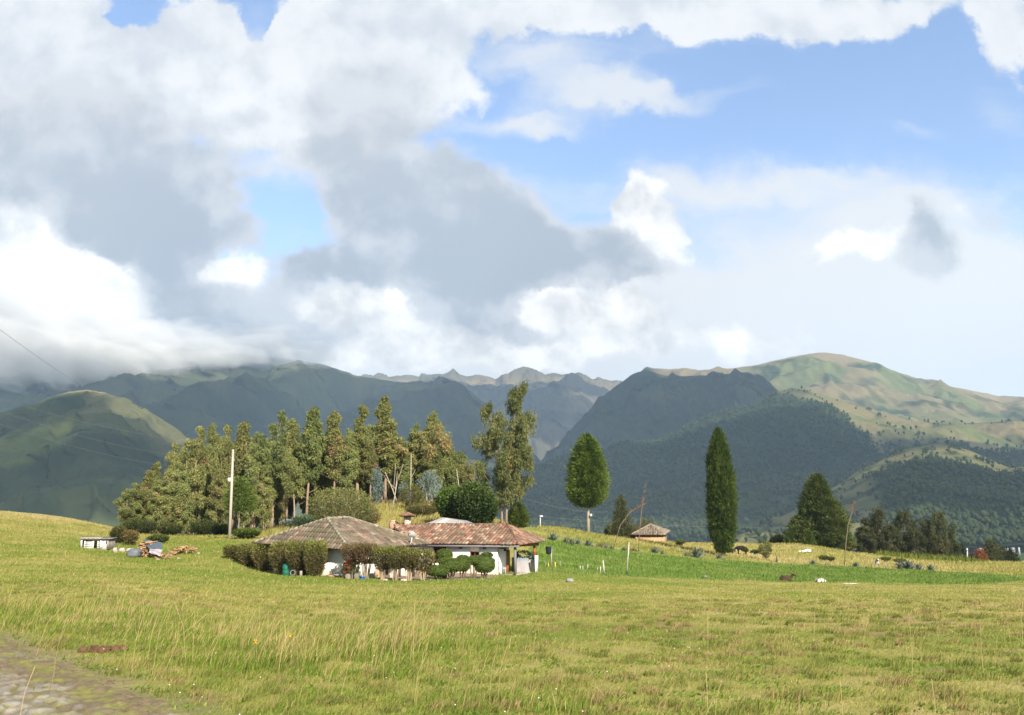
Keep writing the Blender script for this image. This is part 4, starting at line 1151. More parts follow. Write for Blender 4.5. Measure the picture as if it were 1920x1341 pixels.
grove()
b = on(945, 96); hh = at(955, 720, 96)[2] - b[2]
tree('eucalyptus_tree', 945, 96, 'tallest lone eucalyptus with three bare trunks behind the red roof', 'tree',
     eucalypt(41, hh, 8.6, .24, 'plume', leaves=38000, fork=3, dead=.02, clump=380, cols=((.10, .125, .046), (.235, .24, .10), (.30, .20, .09))), rz=.3)


def dense_tree(seed, h, r_of, n, L, W, z0, trunk_r, cols, out=.6, up=.7, lumps=.22, core=.72, bark=(.30, .25, .20), mat=None, ragged=.06, lf=3.0):
    """closed crown: sprays set on a lumpy envelope r_of(t), t from crown foot to tip"""
    rng = np.random.default_rng(seed)
    tr = MB(); zt = np.linspace(0, 1, 6)
    tr.tube(np.stack((.03 * np.sin(zt * 5), .03 * np.cos(zt * 4), zt * (z0 + (h - z0) * .8)), -1), trunk_r * (1 - .8 * zt), 8, col=bark)
    t = rng.uniform(0, 1, n * 2); rr = r_of(t); keep = rng.uniform(size=n * 2) < rr / rr.max() + .08
    t = t[keep][:n]; n = len(t); a = rng.uniform(0, 2 * np.pi, n); rr = r_of(t)
    H = h - z0
    lump = fbm(np.cos(a) * lf * .5 + 7, t * H * .5 + np.sin(a) * lf * .5, 4, seed) + .5 * fbm(a * lf, t * H * 1.2, 3, seed + 5)
    rad = rr * (1 + lumps * lump) * rng.uniform(.62, 1.0, n) ** .6 + ragged * rng.normal(size=n)
    d0 = np.stack((np.cos(a), np.sin(a), 0 * a), -1)
    pos = d0 * rad[:, None]; pos[:, 2] = z0 + t * H
    d = d0 * out + np.array((0, 0, up)) + rng.normal(0, .35, (n, 3))
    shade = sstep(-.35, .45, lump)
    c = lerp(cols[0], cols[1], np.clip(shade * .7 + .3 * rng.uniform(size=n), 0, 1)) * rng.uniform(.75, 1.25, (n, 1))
    cr = MB(); cr.leaves(pos, d, L * rng.uniform(.6, 1.3, n), W * rng.uniform(.7, 1.3, n), rng, c)
    # solid inner core, painted darker than the sprays, to close the crown
    tt = np.linspace(0.01, .985, 22); th = np.linspace(0, 2 * np.pi, 20, endpoint=False)
    T, A = np.meshgrid(tt, th, indexing='ij')
    rc = r_of(T) * core * (1 + lumps * .8 * fbm(np.cos(A) * lf * .5 + 7, T * H * .5 + np.sin(A) * lf * .5, 4, seed))
    v = np.stack((rc * np.cos(A), rc * np.sin(A), z0 + T * H), -1).reshape(-1, 3)
    i = np.arange(21)[:, None] * 20; j = np.arange(20)[None]; k = (j + 1) % 20
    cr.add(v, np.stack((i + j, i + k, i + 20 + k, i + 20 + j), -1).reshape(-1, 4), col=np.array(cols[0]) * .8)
    return tr.mesh('trunk', BARK, True), cr.mesh('crown', mat or CONIF)


def single_trees():
    # cypress
    Y = 118; b = on(1357, Y); h = at(1357, 802, Y)[2] - b[2]; w = 47 / FPX * Y
    prof = lambda t: w / 2 * np.interp(t, (0, .05, .12, .2, .35, .5, .62, .75, .86, .94, 1), (.42, .55, .72, .9, 1.0, .98, .92, .76, .52, .28, .03))
    tree('cypress_tree', 1357, Y, 'tall dark column shaped cypress in the pasture beside the black cow', 'tree',
         dense_tree(61, h, prof, 30000, .42, .09, .5, .30, ((.032, .054, .014), (.080, .115, .024)), out=.40, up=1.0, lumps=.50, ragged=.20, lf=2.6))
    # clipped looking conifer on a bare stem
    Y = 124; b = on(1103, Y); h = at(1103, 812, Y)[2] - b[2]; w = 63 / FPX * Y; z0 = at(1103, 950, Y)[2] - b[2]
    prof = lambda t: w / 2 * np.interp(t, (0, .03, .1, .2, .35, .5, .65, .78, .9, .96, 1), (.12, .42, .78, .95, 1.0, .95, .82, .64, .36, .17, .03))
    tree('conifer_tree', 1103, Y, 'egg shaped green conifer on a straight bare trunk', 'tree',
         dense_tree(62, h, prof, 26000, .40, .11, z0, .25, ((.050, .082, .018), (.145, .205, .038)), out=.85, up=.15, lumps=.42, ragged=.30, lf=3.4, bark=(.34, .29, .24)))
    # broad pine
    Y = 168; b = on(1540, Y); h = at(1538, 888, Y)[2] - b[2]; w = 104 / FPX * Y
    prof = lambda t: w / 2 * np.interp(t, (0, .08, .2, .35, .42, .55, .68, .8, .92, 1), (.70, .95, 1.0, .92, .74, .66, .47, .33, .20, .04))
    tree('pine_tree', 1540, Y, 'broad dark green pine between the cypress and the row of dim trees', 'tree',
         dense_tree(63, h, prof, 22000, .62, .16, .4, .3, ((.040, .060, .018), (.110, .135, .034)), out=.7, up=.35, lumps=.55, ragged=.28, core=.6, lf=3.4))
    # young conifers beside it
    for (u, vt, Y, wp, lab) in [(1517, 992, 160, 24, 'young light green conifer at the foot of the broad pine'), (1484, 995, 166, 30, 'bushy young conifer a little apart on the cow side of the broad pine')]:
        b = on(u, Y); h = at(u, vt, Y)[2] - b[2]; w = wp / FPX * Y
        tree('young_conifer', u, Y, lab, 'tree', dense_tree(u, max(h, 1.5), lambda t, w=w: w / 2 * (1.02 - t) ** .8, 2600, .4, .12, .1, .07, ((.05, .078, .018), (.10, .135, .028)), out=.6, up=.6, ragged=.12))
    # thin ragged conifer near the mud hut
    Y = 142; b = on(1166, Y); h = at(1167, 928, Y)[2] - b[2]; w = 46 / FPX * Y
    tree('young_conifer', 1166, Y, 'thin sparse conifer with yellowish twigs beside the mud hut', 'tree',
         dense_tree(66, h, lambda t: w / 2 * (1.03 - t) ** .9 * (.8 + .2 * np.cos(t * 30)), 3400, .45, .10, .3, .08, ((.05, .062, .022), (.13, .125, .045)), out=.7, up=.5, ragged=.3, core=.1, bark=(.35, .30, .24)))
    Y = 100; b = on(972, Y); h = at(972, 940, Y)[2] - b[2]
    tree('young_tree', 972, Y, 'young light green pointed tree right of the triple trunked eucalyptus', 'tree',
         dense_tree(67, h, lambda t: .95 * np.interp(t, (0, .15, .45, .8, 1), (.5, .95, 1, .5, .05)), 4200, .3, .1, .3, .07, ((.055, .085, .02), (.12, .155, .035)), out=.6, up=.6, ragged=.16, core=.45, mat=LEAF))
    # dim row of broad eucalypts beyond the crest
    g = 'dim broad trees beyond the pasture crest'
    dk = ((.048, .062, .028), (.105, .108, .048), (.13, .10, .05))  # the row's dark tone lies in its leaf colours
    var = [eucalypt(80 + k, 11.0, (5.6, 4.6, 6.2)[k], (.22, .2, .3)[k], 'round', leaves=9000, dead=.2, clump=170, leafL=.42, cols=dk) for k in range(3)]
    for i, (u, vt, Y, wp, k, lab) in enumerate([
            (1624, 985, 186, 50, 1, 'small dim tree nearest the broad pine in the dark row'), (1652, 955, 190, 46, 0, 'tall dim tree with a pointed crown in the dark row beyond the crest'),
            (1632, 970, 196, 40, 1, 'dim tree with narrow crown tucked behind the pointed one'), (1676, 985, 186, 50, 2, 'broad low dim tree before the middle of the dark row'),
            (1702, 960, 190, 50, 0, 'dim tree with a domed crown in the middle of the dark row'), (1716, 990, 185, 50, 2, 'low spreading dim tree below the domed crown'),
            (1742, 974, 190, 46, 1, 'narrow dim tree right of the domed crown'), (1772, 962, 188, 58, 2, 'umbrella headed dim tree with open branches at the end of the dark row'),
            (1758, 1005, 184, 42, 0, 'short dim tree beneath the umbrella headed crown'), (1794, 1010, 188, 38, 1, 'lowest dim tree, last of the dark row beside the small pole')]):
        b = on(u, Y); h = at(u, vt, Y)[2] - b[2]
        tree('dim_tree', u, Y, lab, 'tree', var[k], h / 11.0, wp / FPX * Y / (5.6, 4.6, 6.2)[k] * 1.05, i * 1.7, g)
    # trees by the village
    for (u, vt, Y, wp, cols, lab) in [
            (1846, 1030, 260, 20, ((.20, .075, .035), (.36, .12, .05)), 'orange red leafed tree on the valley side of the pasture'),
            (1868, 1010, 275, 34, ((.06, .062, .022), (.14, .13, .04)), 'olive leafed tree standing behind the orange one'),
            (1903, 1032, 250, 24, ((.03, .045, .015), (.08, .09, .025)), 'round dark bush tree near the village roofs'),
            (1812, 1020, 300, 9, ((.02, .035, .015), (.04, .06, .02)), 'slim dark cypress behind the small white topped pole'),
            (1888, 1024, 330, 30, ((.035, .042, .018), (.07, .075, .03)), 'dusky tree in front of the white village roofs'),
            (1830, 1036, 310, 26, ((.04, .045, .025), (.075, .07, .035)), 'low brownish tree between the pole and the orange tree')]:
        b = on(u, Y); b[2] = min(b[2], at(u, 1060, Y)[2]); h = at(u, vt, Y)[2] - b[2]; w = wp / FPX * Y
        ms = dense_tree(u, h, lambda t, w=w: w / 2 * np.interp(t, (0, .15, .5, .85, 1), (.6, .9, 1, .6, .1)), 2200, .8, .3, .1 * h, .15, cols, out=.6, up=.4, ragged=.35, core=.6, lumps=.5, mat=LEAF)
        tree('valley_tree', u, Y, lab, 'tree', ms, base=b)
    # silver leaved saplings
    sv = ((.13, .17, .165), (.27, .34, .34), (.27, .34, .34))
    for (u, vt, Y, wp, sd, kd, lab) in [(706, 878, 108, 40, 1, 'spire', 'silver blue sapling on the bank, taller and narrower of the pair'), (805, 884, 112, 44, 3, 'round', 'silver blue round headed sapling on the bank above the chimney'),
                                       (757, 905, 116, 18, 5, 'round', 'small silvery sapling half hidden behind bare branches on the bank')]:
        b = on(u, Y); h = at(u, vt, Y)[2] - b[2]; w = wp / FPX * Y
        ms = eucalypt(700 + sd, h, w, .38 if kd == 'round' else .3, kd, leaves=2600 if wp > 20 else 900, clump=110, dead=0, leafL=.26, cols=sv)
        tree('silver_sapling', u, Y, lab, 'tree', ms, group='silver leaved saplings on the bank')
    # bright young pine behind the pole
    b = on(446, 96); h = at(446, 893, 96)[2] - b[2]
    tree('young_conifer', 446, 96, 'bright green feathery young pine right behind the utility pole', 'tree',
         dense_tree(68, h, lambda t: 1.35 * np.interp(t, (0, .1, .35, .8, 1), (.35, .9, 1, .4, .04)), 2300, .5, .07, h * .42, .06, ((.06, .095, .018), (.13, .18, .03)), out=1, up=.25, ragged=.25, core=.2))
    # bare leaning stems on the bank
    def bare(u0, v0, u1, v1, Y, lab, br=()):
        p0 = on(u0, Y); p1 = at(u1, v1, Y); r = empty('bare_stem', p0, lab, 'tree', 'bare stems on the bank')
        mb = MB(); d = p1 - p0; mb.tube([(0, 0, -.1), d * .5 + (.05, 0, 0), d], [.085, .065, .04], 6, col=(.38, .33, .27)); mb.build('trunk', BARK, r, True)
        for (f, u2, v2) in br:
            q = at(u2, v2, Y) - p0; mb = MB(); s = d * f; mb.tube([s, (s + q) / 2 + np.array((0, 0, -.12)), q], [.05, .035, .015], 5, col=(.40, .34, .25)); mb.build('branch', BARK, r, True)
    bare(734, 966, 745, 900, 104, 'pale bare stem leaning over the grass bank with two long branches', ((.72, 720, 893), (.95, 756, 870)))
    bare(768, 935, 771, 850, 108, 'thin straight bare stem on the bank with one short side branch', ((.55, 779, 880),))
    bare(866, 926, 856, 880, 124, 'whitish bare post like stem at the open end of the grove')
    bare(748, 912, 722, 885, 112, 'thin pale branchy stem between the silver saplings', ((.4, 742, 868), (.3, 745, 884)))


single_trees()


# ------------------------------------------------------------------ shrubs
STEM = material('stem_brown', var=.2, scale=8, rough=.9)


def shrub_meshes(seed, h, w, d, n, L, W, cols, stems=14, clear=.3, flat=.5, top=None, brown=.0, density=1.0, stemcol=(.24, .18, .13), upw=.6):
    """many-stemmed bush: stems fan from the foot, leafy above `clear` of its height"""
    rng = np.random.default_rng(seed)
    st = MB()
    for k in range(stems):
        a = rng.uniform(0, 6.28); rr = rng.uniform(.1, .95)
        x1, y1 = np.cos(a) * w / 2 * rr * .85, np.sin(a) * d / 2 * rr * .85
        f = rng.uniform(.15, .4)
        st.tube([(x1 * f, y1 * f, -.05), (x1 * (f + .25) , y1 * (f + .25), h * .3), (x1, y1, h * rng.uniform(.7, .9))], [.028, .02, .008], 4, col=np.array(stemcol) * rng.uniform(.7, 1.5), cap=False)
    p = rng.uniform(-1, 1, (n * 3, 3)); e = 2 + 4 * flat
    keep = (np.abs(p) ** e).sum(1) ** (1 / e) < 1 + .22 * fbm(p[:, 0] * 2.2 * w, p[:, 1] * 2.2 + p[:, 2] * 1.6, 3, seed)
    keep &= rng.uniform(size=len(p)) < .35 + .65 * np.abs(p).max(1) ** 2
    p = p[keep][:n]; n = len(p)
    z = clear * h + (p[:, 2] + 1) / 2 * (1 - clear) * h * (1 + .10 * fbm(p[:, 0] * w * 1.2, p[:, 1] * d * 1.2, 3, seed + 3))
    narrow = .62 + .38 * sstep(-1, .1, p[:, 2])
    pos = np.stack((p[:, 0] * w / 2 * narrow, p[:, 1] * d / 2 * narrow, z), -1)
    dr = p * np.array((.6, .6, .2)) + np.array((0, 0, upw)) + rng.normal(0, .5, (n, 3))
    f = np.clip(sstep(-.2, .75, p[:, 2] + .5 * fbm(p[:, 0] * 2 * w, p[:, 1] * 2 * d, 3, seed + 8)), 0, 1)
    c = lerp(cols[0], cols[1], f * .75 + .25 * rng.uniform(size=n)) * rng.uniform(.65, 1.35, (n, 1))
    if brown:
        b = rng.uniform(size=n) < brown * (1 - .6 * f); c = np.where(b[:, None], np.array((.20, .125, .08)) * rng.uniform(.6, 1.3, (n, 1)), c)
    cr = MB(); cr.leaves(pos, dr, L * rng.uniform(.6, 1.3, n), W * rng.uniform(.7, 1.3, n), rng, c)
    return st.mesh('stems', STEM), cr.mesh('crown', LEAF)


def shrub(name, u, Y, vt, wp, label, cat='bush', seed=0, dp=1.0, n=2500, L=.14, W=.05, cols=((.07, .085, .03), (.18, .195, .055)), group=None, rz=0, **kw):
    b = on(u, Y); h = max(at(u, vt, Y)[2] - b[2], .3); w = wp / FPX * Y
    ms = shrub_meshes(seed or int(u), h, w, w * dp, n, L, W, cols, **kw)
    r = empty(name, b, label, cat, group, rz)
    link('stems', ms[0], r); link('crown', ms[1], r)
    return r


def shrubs():
    hc = ((.090, .090, .036), (.25, .255, .070)); g = 'clipped hedge bushes in front of the mossy roofed house'
    hedge = [  # column, distance, top row, width px, label
        (446, 65.5, 1026, 34, 'outermost clipped hedge bush at the uphill end beside the grassy slope'), (474, 63.5, 1022, 40, 'second clipped hedge bush from the uphill end of the row'),
        (506, 61.5, 1020, 44, 'clipped hedge bush with pale wall showing low through its stems'), (540, 59.5, 1019, 46, 'clipped hedge bush standing behind the green plastic drum'),
        (572, 58, 1019, 46, 'clipped hedge bush with thick forked stem between drum and white wall gap'), (590, 57, 1019, 32, 'clipped hedge bush at the edge of the white wall gap, full to the ground')]
    for i, (u, Y, vt, wp, lab) in enumerate(hedge):
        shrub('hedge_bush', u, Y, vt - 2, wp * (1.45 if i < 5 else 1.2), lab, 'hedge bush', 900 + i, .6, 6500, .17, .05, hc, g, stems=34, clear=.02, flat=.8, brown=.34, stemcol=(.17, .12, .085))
    g = 'clipped bushes along the courtyard'
    for i, (u, Y, vt, wp, cl, br, lab) in enumerate([
            (663, 55.6, 1021, 40, .42, .60, 'brownish bare clipped bush just right of the white wall gap'), (686, 55.2, 1021, 40, .42, .65, 'brown twiggy clipped bush above the red flowers and blue basin'),
            (717, 54.6, 1026, 34, .30, .30, 'clipped bush with yellow flecks on two pale stems'), (743, 54.2, 1026, 36, .34, .28, 'clipped vase shaped bush in the middle of the courtyard edge'),
            (768, 54.0, 1030, 28, .36, .25, 'smallest clipped bush on a thin pale stem'), (792, 54.0, 1032, 34, .30, .35, 'clipped bush with two dry poles leaning in it beside the topiary')]):
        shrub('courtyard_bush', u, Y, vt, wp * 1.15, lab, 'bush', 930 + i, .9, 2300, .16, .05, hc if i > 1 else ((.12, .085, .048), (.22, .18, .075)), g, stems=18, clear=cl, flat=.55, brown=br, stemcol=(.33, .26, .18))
    shrub('bush', 462, 84, 992, 46, 'green leafy bush at the foot of the utility pole', seed=11, n=2600, L=.22, W=.12, cols=((.05, .075, .018), (.15, .175, .035)), clear=.15, flat=.2, upw=.2)
    shrub('bush', 638, 84, 915, 120, 'large rounded grey green bush behind the peak of the mossy roof', seed=12, n=9000, L=.24, W=.08, cols=((.10, .115, .048), (.24, .245, .09)), clear=.1, flat=.1, stems=26, brown=.12, upw=.4)
    shrub('bush', 690, 90, 955, 46, 'straggly flowering bush between the rounded bush and the grass bank', seed=13, n=1800, L=.22, W=.06, cols=((.075, .075, .03), (.20, .175, .075)), clear=.1, flat=.1, brown=.2)
    for (u, Y, vt, wp, sd, dk, lab) in [(852, 90, 915, 66, 14, 0, 'dense dark green broadleaf tree behind the corrugated shed'), (888, 88, 905, 74, 15, 1, 'darkest broadleaf tree with grey bare branches left of the triple trunks'), (908, 93, 930, 46, 16, 1, 'low dark broadleaf tree at the foot of the triple trunked eucalyptus')]:
        shrub('broadleaf_tree', u, Y, vt, wp, lab, 'tree', sd, n=5200, L=.30, W=.17, cols=((.042, .072, .02), (.12, .175, .036)) if not dk else ((.03, .052, .018), (.09, .13, .032)), clear=.12, flat=.15, stems=18, upw=.2, stemcol=(.34, .31, .26))
    shrub('bush', 790, 98, 948, 60, 'low mounded olive bush on the grass bank above the chimney', seed=17, n=3000, L=.22, W=.08, cols=((.06, .062, .025), (.145, .13, .045)), clear=.0, flat=.1, brown=.12)
    shrub('bush', 770, 108, 912, 40, 'olive mound of scrub on the bank under the bare stems', seed=18, n=1800, L=.22, W=.08, cols=((.06, .07, .02), (.15, .15, .04)), clear=.0, flat=.1)
    shrub('bush', 835, 104, 935, 50, 'brownish scrub bush beside the dense dark broadleaf tree', seed=19, n=2200, L=.22, W=.08, cols=((.07, .065, .025), (.15, .13, .045)), clear=.0, flat=.1, brown=.15)
    shrub('bush', 222, 82, 988, 30, 'grey green bush behind the animal hutch', seed=20, n=1700, L=.2, W=.08, cols=((.05, .06, .022), (.12, .125, .04)), clear=.05, flat=.1)
    shrub('bush', 243, 80, 995, 28, 'yellowish bush between hutch and covered woodpile', seed=21, n=1300, L=.2, W=.07, cols=((.10, .085, .03), (.22, .175, .06)), clear=.05, flat=.1)
    shrub('bush', 296, 84, 1004, 34, 'low dark green bush behind the covered woodpile', seed=22, n=1400, L=.2, W=.1, cols=((.035, .055, .018), (.10, .13, .03)), clear=.0, flat=.1)
    for (u, Y, vt, wp, sd, lab, cl) in [(570, 98, 966, 42, 23, 'bluish green bush at the grove edge over the left roof slope', ((.06, .085, .05), (.15, .20, .12))), (605, 96, 972, 40, 24, 'dark leafy bush above the left roof slope', ((.03, .05, .016), (.08, .11, .03))), (548, 102, 975, 26, 25, 'pale bluish sapling bush at the grove edge', ((.12, .15, .13), (.24, .30, .27)))]:
        shrub('bush', u, Y, vt, wp, lab, seed=sd, n=1700, L=.24, W=.12, cols=cl, clear=.05, flat=.1)
    for (u, Y, vt, wp, sd, lab) in [(262, 100, 975, 60, 27, 'leafy undergrowth bush at the low end of the grove'), (318, 100, 982, 44, 28, 'undergrowth bush at the grove foot behind the woodpile'), (382, 101, 975, 50, 29, 'undergrowth bush at the grove foot left of the pole'), (415, 103, 985, 34, 30, 'small undergrowth bush at the grove foot nearest the pole')]:
        shrub('bush', u, Y, vt, wp, lab, seed=sd, n=2200, L=.28, W=.10, cols=((.045, .058, .02), (.105, .115, .038)), clear=.0, flat=.1)
    # pasture shrubs on the right
    shrub('bush', 1436, 121, 1013, 24, 'upright leafy shrub in the pasture right of the black cow', seed=31, n=900, L=.24, W=.09, cols=((.06, .075, .022), (.15, .155, .045)), clear=.05, flat=0, stems=9)
    for (u, Y, vt, wp, sd, lab) in [(1416, 122, 1032, 16, 32, 'small flat topped sapling just right of the black cow'), (1276, 118, 1013, 15, 33, 'small yellow green sapling over the blue agave near the hut'), (1275, 128, 1018, 12, 34, 'thin sapling in dry grass between the hut and the large agave'), (1398, 126, 1030, 12, 35, 'leafy sapling right behind the black cow'),
                                    (1545, 121, 1043, 20, 36, 'low twin stemmed sapling among the agaves'), (1558, 121, 1045, 14, 37, 'short sapling close beside the tall bare stalk'), (1662, 129, 1045, 20, 38, 'small spreading sapling right of the black and white calf'), (1688, 126, 1048, 22, 39, 'low green bush at the end of the agave clump'),
                                    (1372, 119, 1030, 12, 40, 'thin sapling close to the foot of the cypress')]:
        shrub('sapling', u, Y, vt, wp, lab, 'sapling', sd, n=330, L=.26, W=.1, cols=((.06, .08, .022), (.15, .165, .04)), clear=.55, flat=0, stems=3, stemcol=(.40, .35, .28))
    for (u, Y, vt, wp, sd, lab) in [(1460, 172, 1003, 20, 41, 'yellowish bush on the skyline between cypress and pine'), (1452, 175, 1008, 16, 42, 'dull bush on the skyline just right of the cypress'), (1590, 170, 1012, 30, 43, 'low dim bush where the pine meets the dark row'), (1212, 152, 974, 34, 44, 'yellow green bush behind the mud hut'), (1146, 148, 985, 24, 45, 'dull scrub at the foot of the thin sparse conifer'), (1186, 146, 985, 24, 46, 'scrubby bush between the thin conifer and the hut')]:
        shrub('bush', u, Y, vt, wp, lab, seed=sd, n=1300, L=.34, W=.13, cols=((.055, .062, .022), (.14, .14, .04)), clear=.05, flat=0, brown=.1)
    # tall green stalks edge at the right crest
    rng = np.random.default_rng(9); mb = MB(); n = 900
    u = rng.uniform(1640, 1850, n); Y = rng.uniform(158, 170, n); x = (u - 960) / FPX * Y * CT; z = ground(x, Y)
    h = rng.uniform(.5, 1.5, n) * (1 - .5 * sstep(1780, 1850, u))
    mb.leaves(np.stack((x, Y, z), -1), np.stack((rng.normal(0, .2, n), rng.normal(0, .2, n), np.ones(n)), -1), h, .16, rng, np.array((.14, .18, .035)) * rng.uniform(.7, 1.3, (n, 1)))
    tag(mb.build('maize_plants', LEAF), 'pale green rank stalks along the pasture crest before the dim trees', 'plants', kind='stuff')


shrubs()


# topiary: dense clipped crowns with a close skin of leaves
def topiary():
    mat = material('clipped_leaf', var=.25, scale=5, rough=.8, spec=.1, trans=.08)
    g = 'clipped topiary shrubs before the white wall'
    def one(u, v, Y, ru, rv, rd, lab, pw=.8, seed=0, stem=True, parts=None):
        b = on(u, Y); c = at(u, v, Y) - b; s = Y / FPX
        r = empty('topiary_shrub', b, lab, 'topiary', g); rng = np.random.default_rng(seed)
        mb = MB(); n = int(900 * ru * rv / 250) + 900
        for (du, dv, fu, fv) in (parts or [(0, 0, 1, 1)]):
            cc = c + np.array((du * s, 0, -dv * s)); rr = np.array((ru * fu * s, rd * fu, rv * fv * s))
            mb.lump(cc, rr * .97, 30, 20, amp=.10, freq=2.4, seed=seed, col=(.060, .088, .022), pw=pw)
            d = rng.normal(size=(n, 3)); d /= np.linalg.norm(d, axis=1)[:, None]
            sg = np.sign(d) * np.abs(d) ** pw
            k = 1 + .10 * fbm(sg[:, 0] * 2.4 + 5 + seed, sg[:, 1] * 2.4 + sg[:, 2] * 2.4 * 1.3 + seed * 3.1, 3, seed)
            p = cc + sg * rr * k[:, None] * .985
            mb.leaves(p, d + rng.normal(0, .6, (n, 3)), .075, .05, rng, lerp((.055, .085, .018), (.125, .165, .032), rng.uniform(size=n)))
        mb.build('crown', mat, r, True)
        if stem:
            mb = MB(); mb.tube([(0, 0, -.05), (.03, 0, c[2] * .5), (c[0], c[1], c[2])], [.09, .07, .06], 7, col=(.22, .17, .12))
            for a in (-1, 1): mb.tube([(.1 * a, 0, -.05), (.2 * a, .03, c[2] * .5), (.3 * a, 0, c[2])], [.06, .05, .04], 6, col=(.22, .17, .12))
            mb.build('trunk', BARK, r, True)
    one(833, 1041.5, 57.5, 14.5, 11.0, .52, 'ball shaped topiary on top of the clipped row', 1.0, 1)
    one(821, 1070, 55.6, 19, 9.5, .62, 'low flat oval topiary at the front of the row', .75, 2)
    one(846, 1060, 56.5, 20, 12, .7, 'long rounded topiary block behind the flat oval one', .75, 3, parts=[(0, 0, 1, 1), (-9, -5, .8, .62)])
    one(868, 1056, 57.2, 13, 14, .55, 'tall rounded topiary block in the middle of the row', .75, 4)
    one(888, 1051, 57.8, 12, 7.5, .4, 'small topiary bridge shape on thin pale stems', .8, 5)
    one(908, 1057, 58.2, 19, 15.5, .65, 'goblet shaped topiary nearest the house corner with a stepped top', .75, 6, parts=[(0, 0, 1, 1), (5, -13, .55, .4)])


topiary()


# ------------------------------------------------------------------ agaves
def agaves():
    mat = material('agave_leaf', var=.2, scale=5, rough=.55, spec=.3, bump=.1)
    def rosette(seed, n, dead=0.0):
        rng = np.random.default_rng(seed); mb = MB()
        for k in range(n):
            a = k * 2.399 + rng.normal(0, .15); el = np.interp(k / n, (0, 1), (.12, 1.45)) + rng.normal(0, .07)
            L = rng.uniform(.75, 1.0) * (1 if k < n * .8 else .85)
            d = np.array((np.cos(a) * np.cos(el), np.sin(a) * np.cos(el), np.sin(el)))
            sd = np.array((-np.sin(a), np.cos(a), 0)); nn = np.cross(sd, d)
            pts = [d * .05, d * L * .3 + nn * .015, d * L * .65, d * L - nn * (.03 + .08 * (rng.uniform() < .2))]
            ww = [.06, .075, .055, .004]; th = [.03, .022, .014, .003]
            V = []
            for p, w_, t_ in zip(pts, ww, th): V += [p - sd * w_ + nn * .02, p - nn * t_, p + sd * w_ + nn * .02, p + nn * t_ * .2]
            q = [(i * 4 + j, i * 4 + (j + 1) % 4, i * 4 + 4 + (j + 1) % 4, i * 4 + 4 + j) for i in range(3) for j in range(4)]
            c = np.array((.115, .155, .125)) * rng.uniform(.7, 1.3) if rng.uniform() > dead else np.array((.30, .25, .18)) * rng.uniform(.6, 1.1)
            mb.add(V, q, col=c)
        return mb.mesh('agave_plant', mat, True)
    ms = [rosette(1, 34), rosette(2, 40), rosette(3, 30, .25), rosette(4, 36, .5)]
    g = 'blue green agaves along the edge of the fodder strip'
    spec = [(1037, 1019, 97, 26, 0, 'large dark agave just past the corner of the red roof'), (1062, 1022, 98, 22, 2, 'agave with some dead leaves, second past the red roof corner'), (1072, 1024, 97, 22, 3, 'mostly dried pale agave in the clump past the red roof'), (1083, 1022, 98.5, 20, 0, 'agave at the end of the clump past the red roof'),
            (1103, 1024, 99.5, 22, 1, 'compact blue agave standing alone below the bare trunk of the egg shaped conifer'), (1136, 1029, 101, 16, 2, 'small agave at the foot of the leaning dead stalk'), (1147, 1030, 101, 14, 3, 'small withered agave right of the leaning dead stalk'), (1170, 1033, 102, 14, 1, 'tiny agave just left of the white post'),
            (1228, 1039, 105.5, 22, 1, 'bright blue agave below the mud hut'), (1306, 1045, 109.5, 32, 1, 'biggest blue agave left of the cypress'), (1286, 1044, 110, 14, 2, 'small agave beside the biggest blue one'), (1349, 1049, 112, 18, 3, 'withered agave at the foot of the cypress'),
            (1524, 1058, 119.5, 18, 0, 'lone agave in the pasture between pine and tall bare stalk'), (1605, 1061, 121.5, 18, 0, 'lone agave right of the tall bare stalk'), (1688, 1062, 122, 26, 2, 'agave at the near end of the thick clump by the calf'), (1704, 1062, 122, 32, 1, 'biggest agave in the thick clump by the calf'), (1723, 1062, 122, 24, 0, 'agave at the far end of the thick clump by the calf'), (1745, 1063, 122.5, 22, 0, 'separate agave past the thick clump by the calf'),
            (939, 984, 97, 20, 2, 'pale agave peeking over the ridge of the red roof'), (1242, 1040, 107, 12, 3, 'small withered agave beside the bright blue one')]
    for i, (u, v, Y, wp, k, lab) in enumerate(spec):
        o = link('agave_plant', ms[k]); b = on(u, Y); o.location = tuple(b); s = wp / FPX * Y / 1.75 * 1.15
        o.scale = (s, s, s * 1.05); o.rotation_euler = (0, 0, i * 1.3); tag(o, lab, 'agave', g)
    # dried flower stalks
    def stalk(pts, Y, rads, lab, tuft=None, spread=0):
        P = [on(pts[0][0], Y)] + [at(u, v, Y) for (u, v) in pts[1:]]; r = empty('agave_stalk', P[0], lab, 'dry stalk')
        mb = MB(); mb.tube([p - P[0] - (np.array((0, 0, .1)) if i == 0 else 0) for i, p in enumerate(P)], rads, 6, col=(.22, .165, .12)); mb.build('stem', BARK, r, True)
        rng = np.random.default_rng(int(pts[0][0])); mb = MB()
        q0, q1 = P[-2 if tuft is None else tuft] - P[0], P[-1] - P[0]
        for k in range(46):
            f = rng.uniform(.02, 1); p = q0 + (q1 - q0) * f; d = rng.normal(0, 1, 3) * (spread * (1.05 - f) + .05)
            mb.tube([p, p + d * .6 + np.array((0, 0, .04)), p + d + np.array((0, 0, .12))], [.022, .014, .02], 3, col=np.array((.24, .13, .085)) * rng.uniform(.7, 1.3), cap=False)
        mb.build('seed_heads', STEM, r)
    stalk([(1149, 1024), (1163, 985), (1180, 962), (1195, 952), (1206, 946), (1213, 944)], 101.5, [.045, .04, .035, .03, .025, .012], 'long dead agave stalk leaning over toward the mud hut', 2, .28)
    stalk([(1197, 1030), (1200, 985), (1204, 950), (1208, 925), (1211, 903)], 104, [.05, .045, .035, .028, .012], 'upright reddish dead agave stalk before the mud hut', 2, .22)
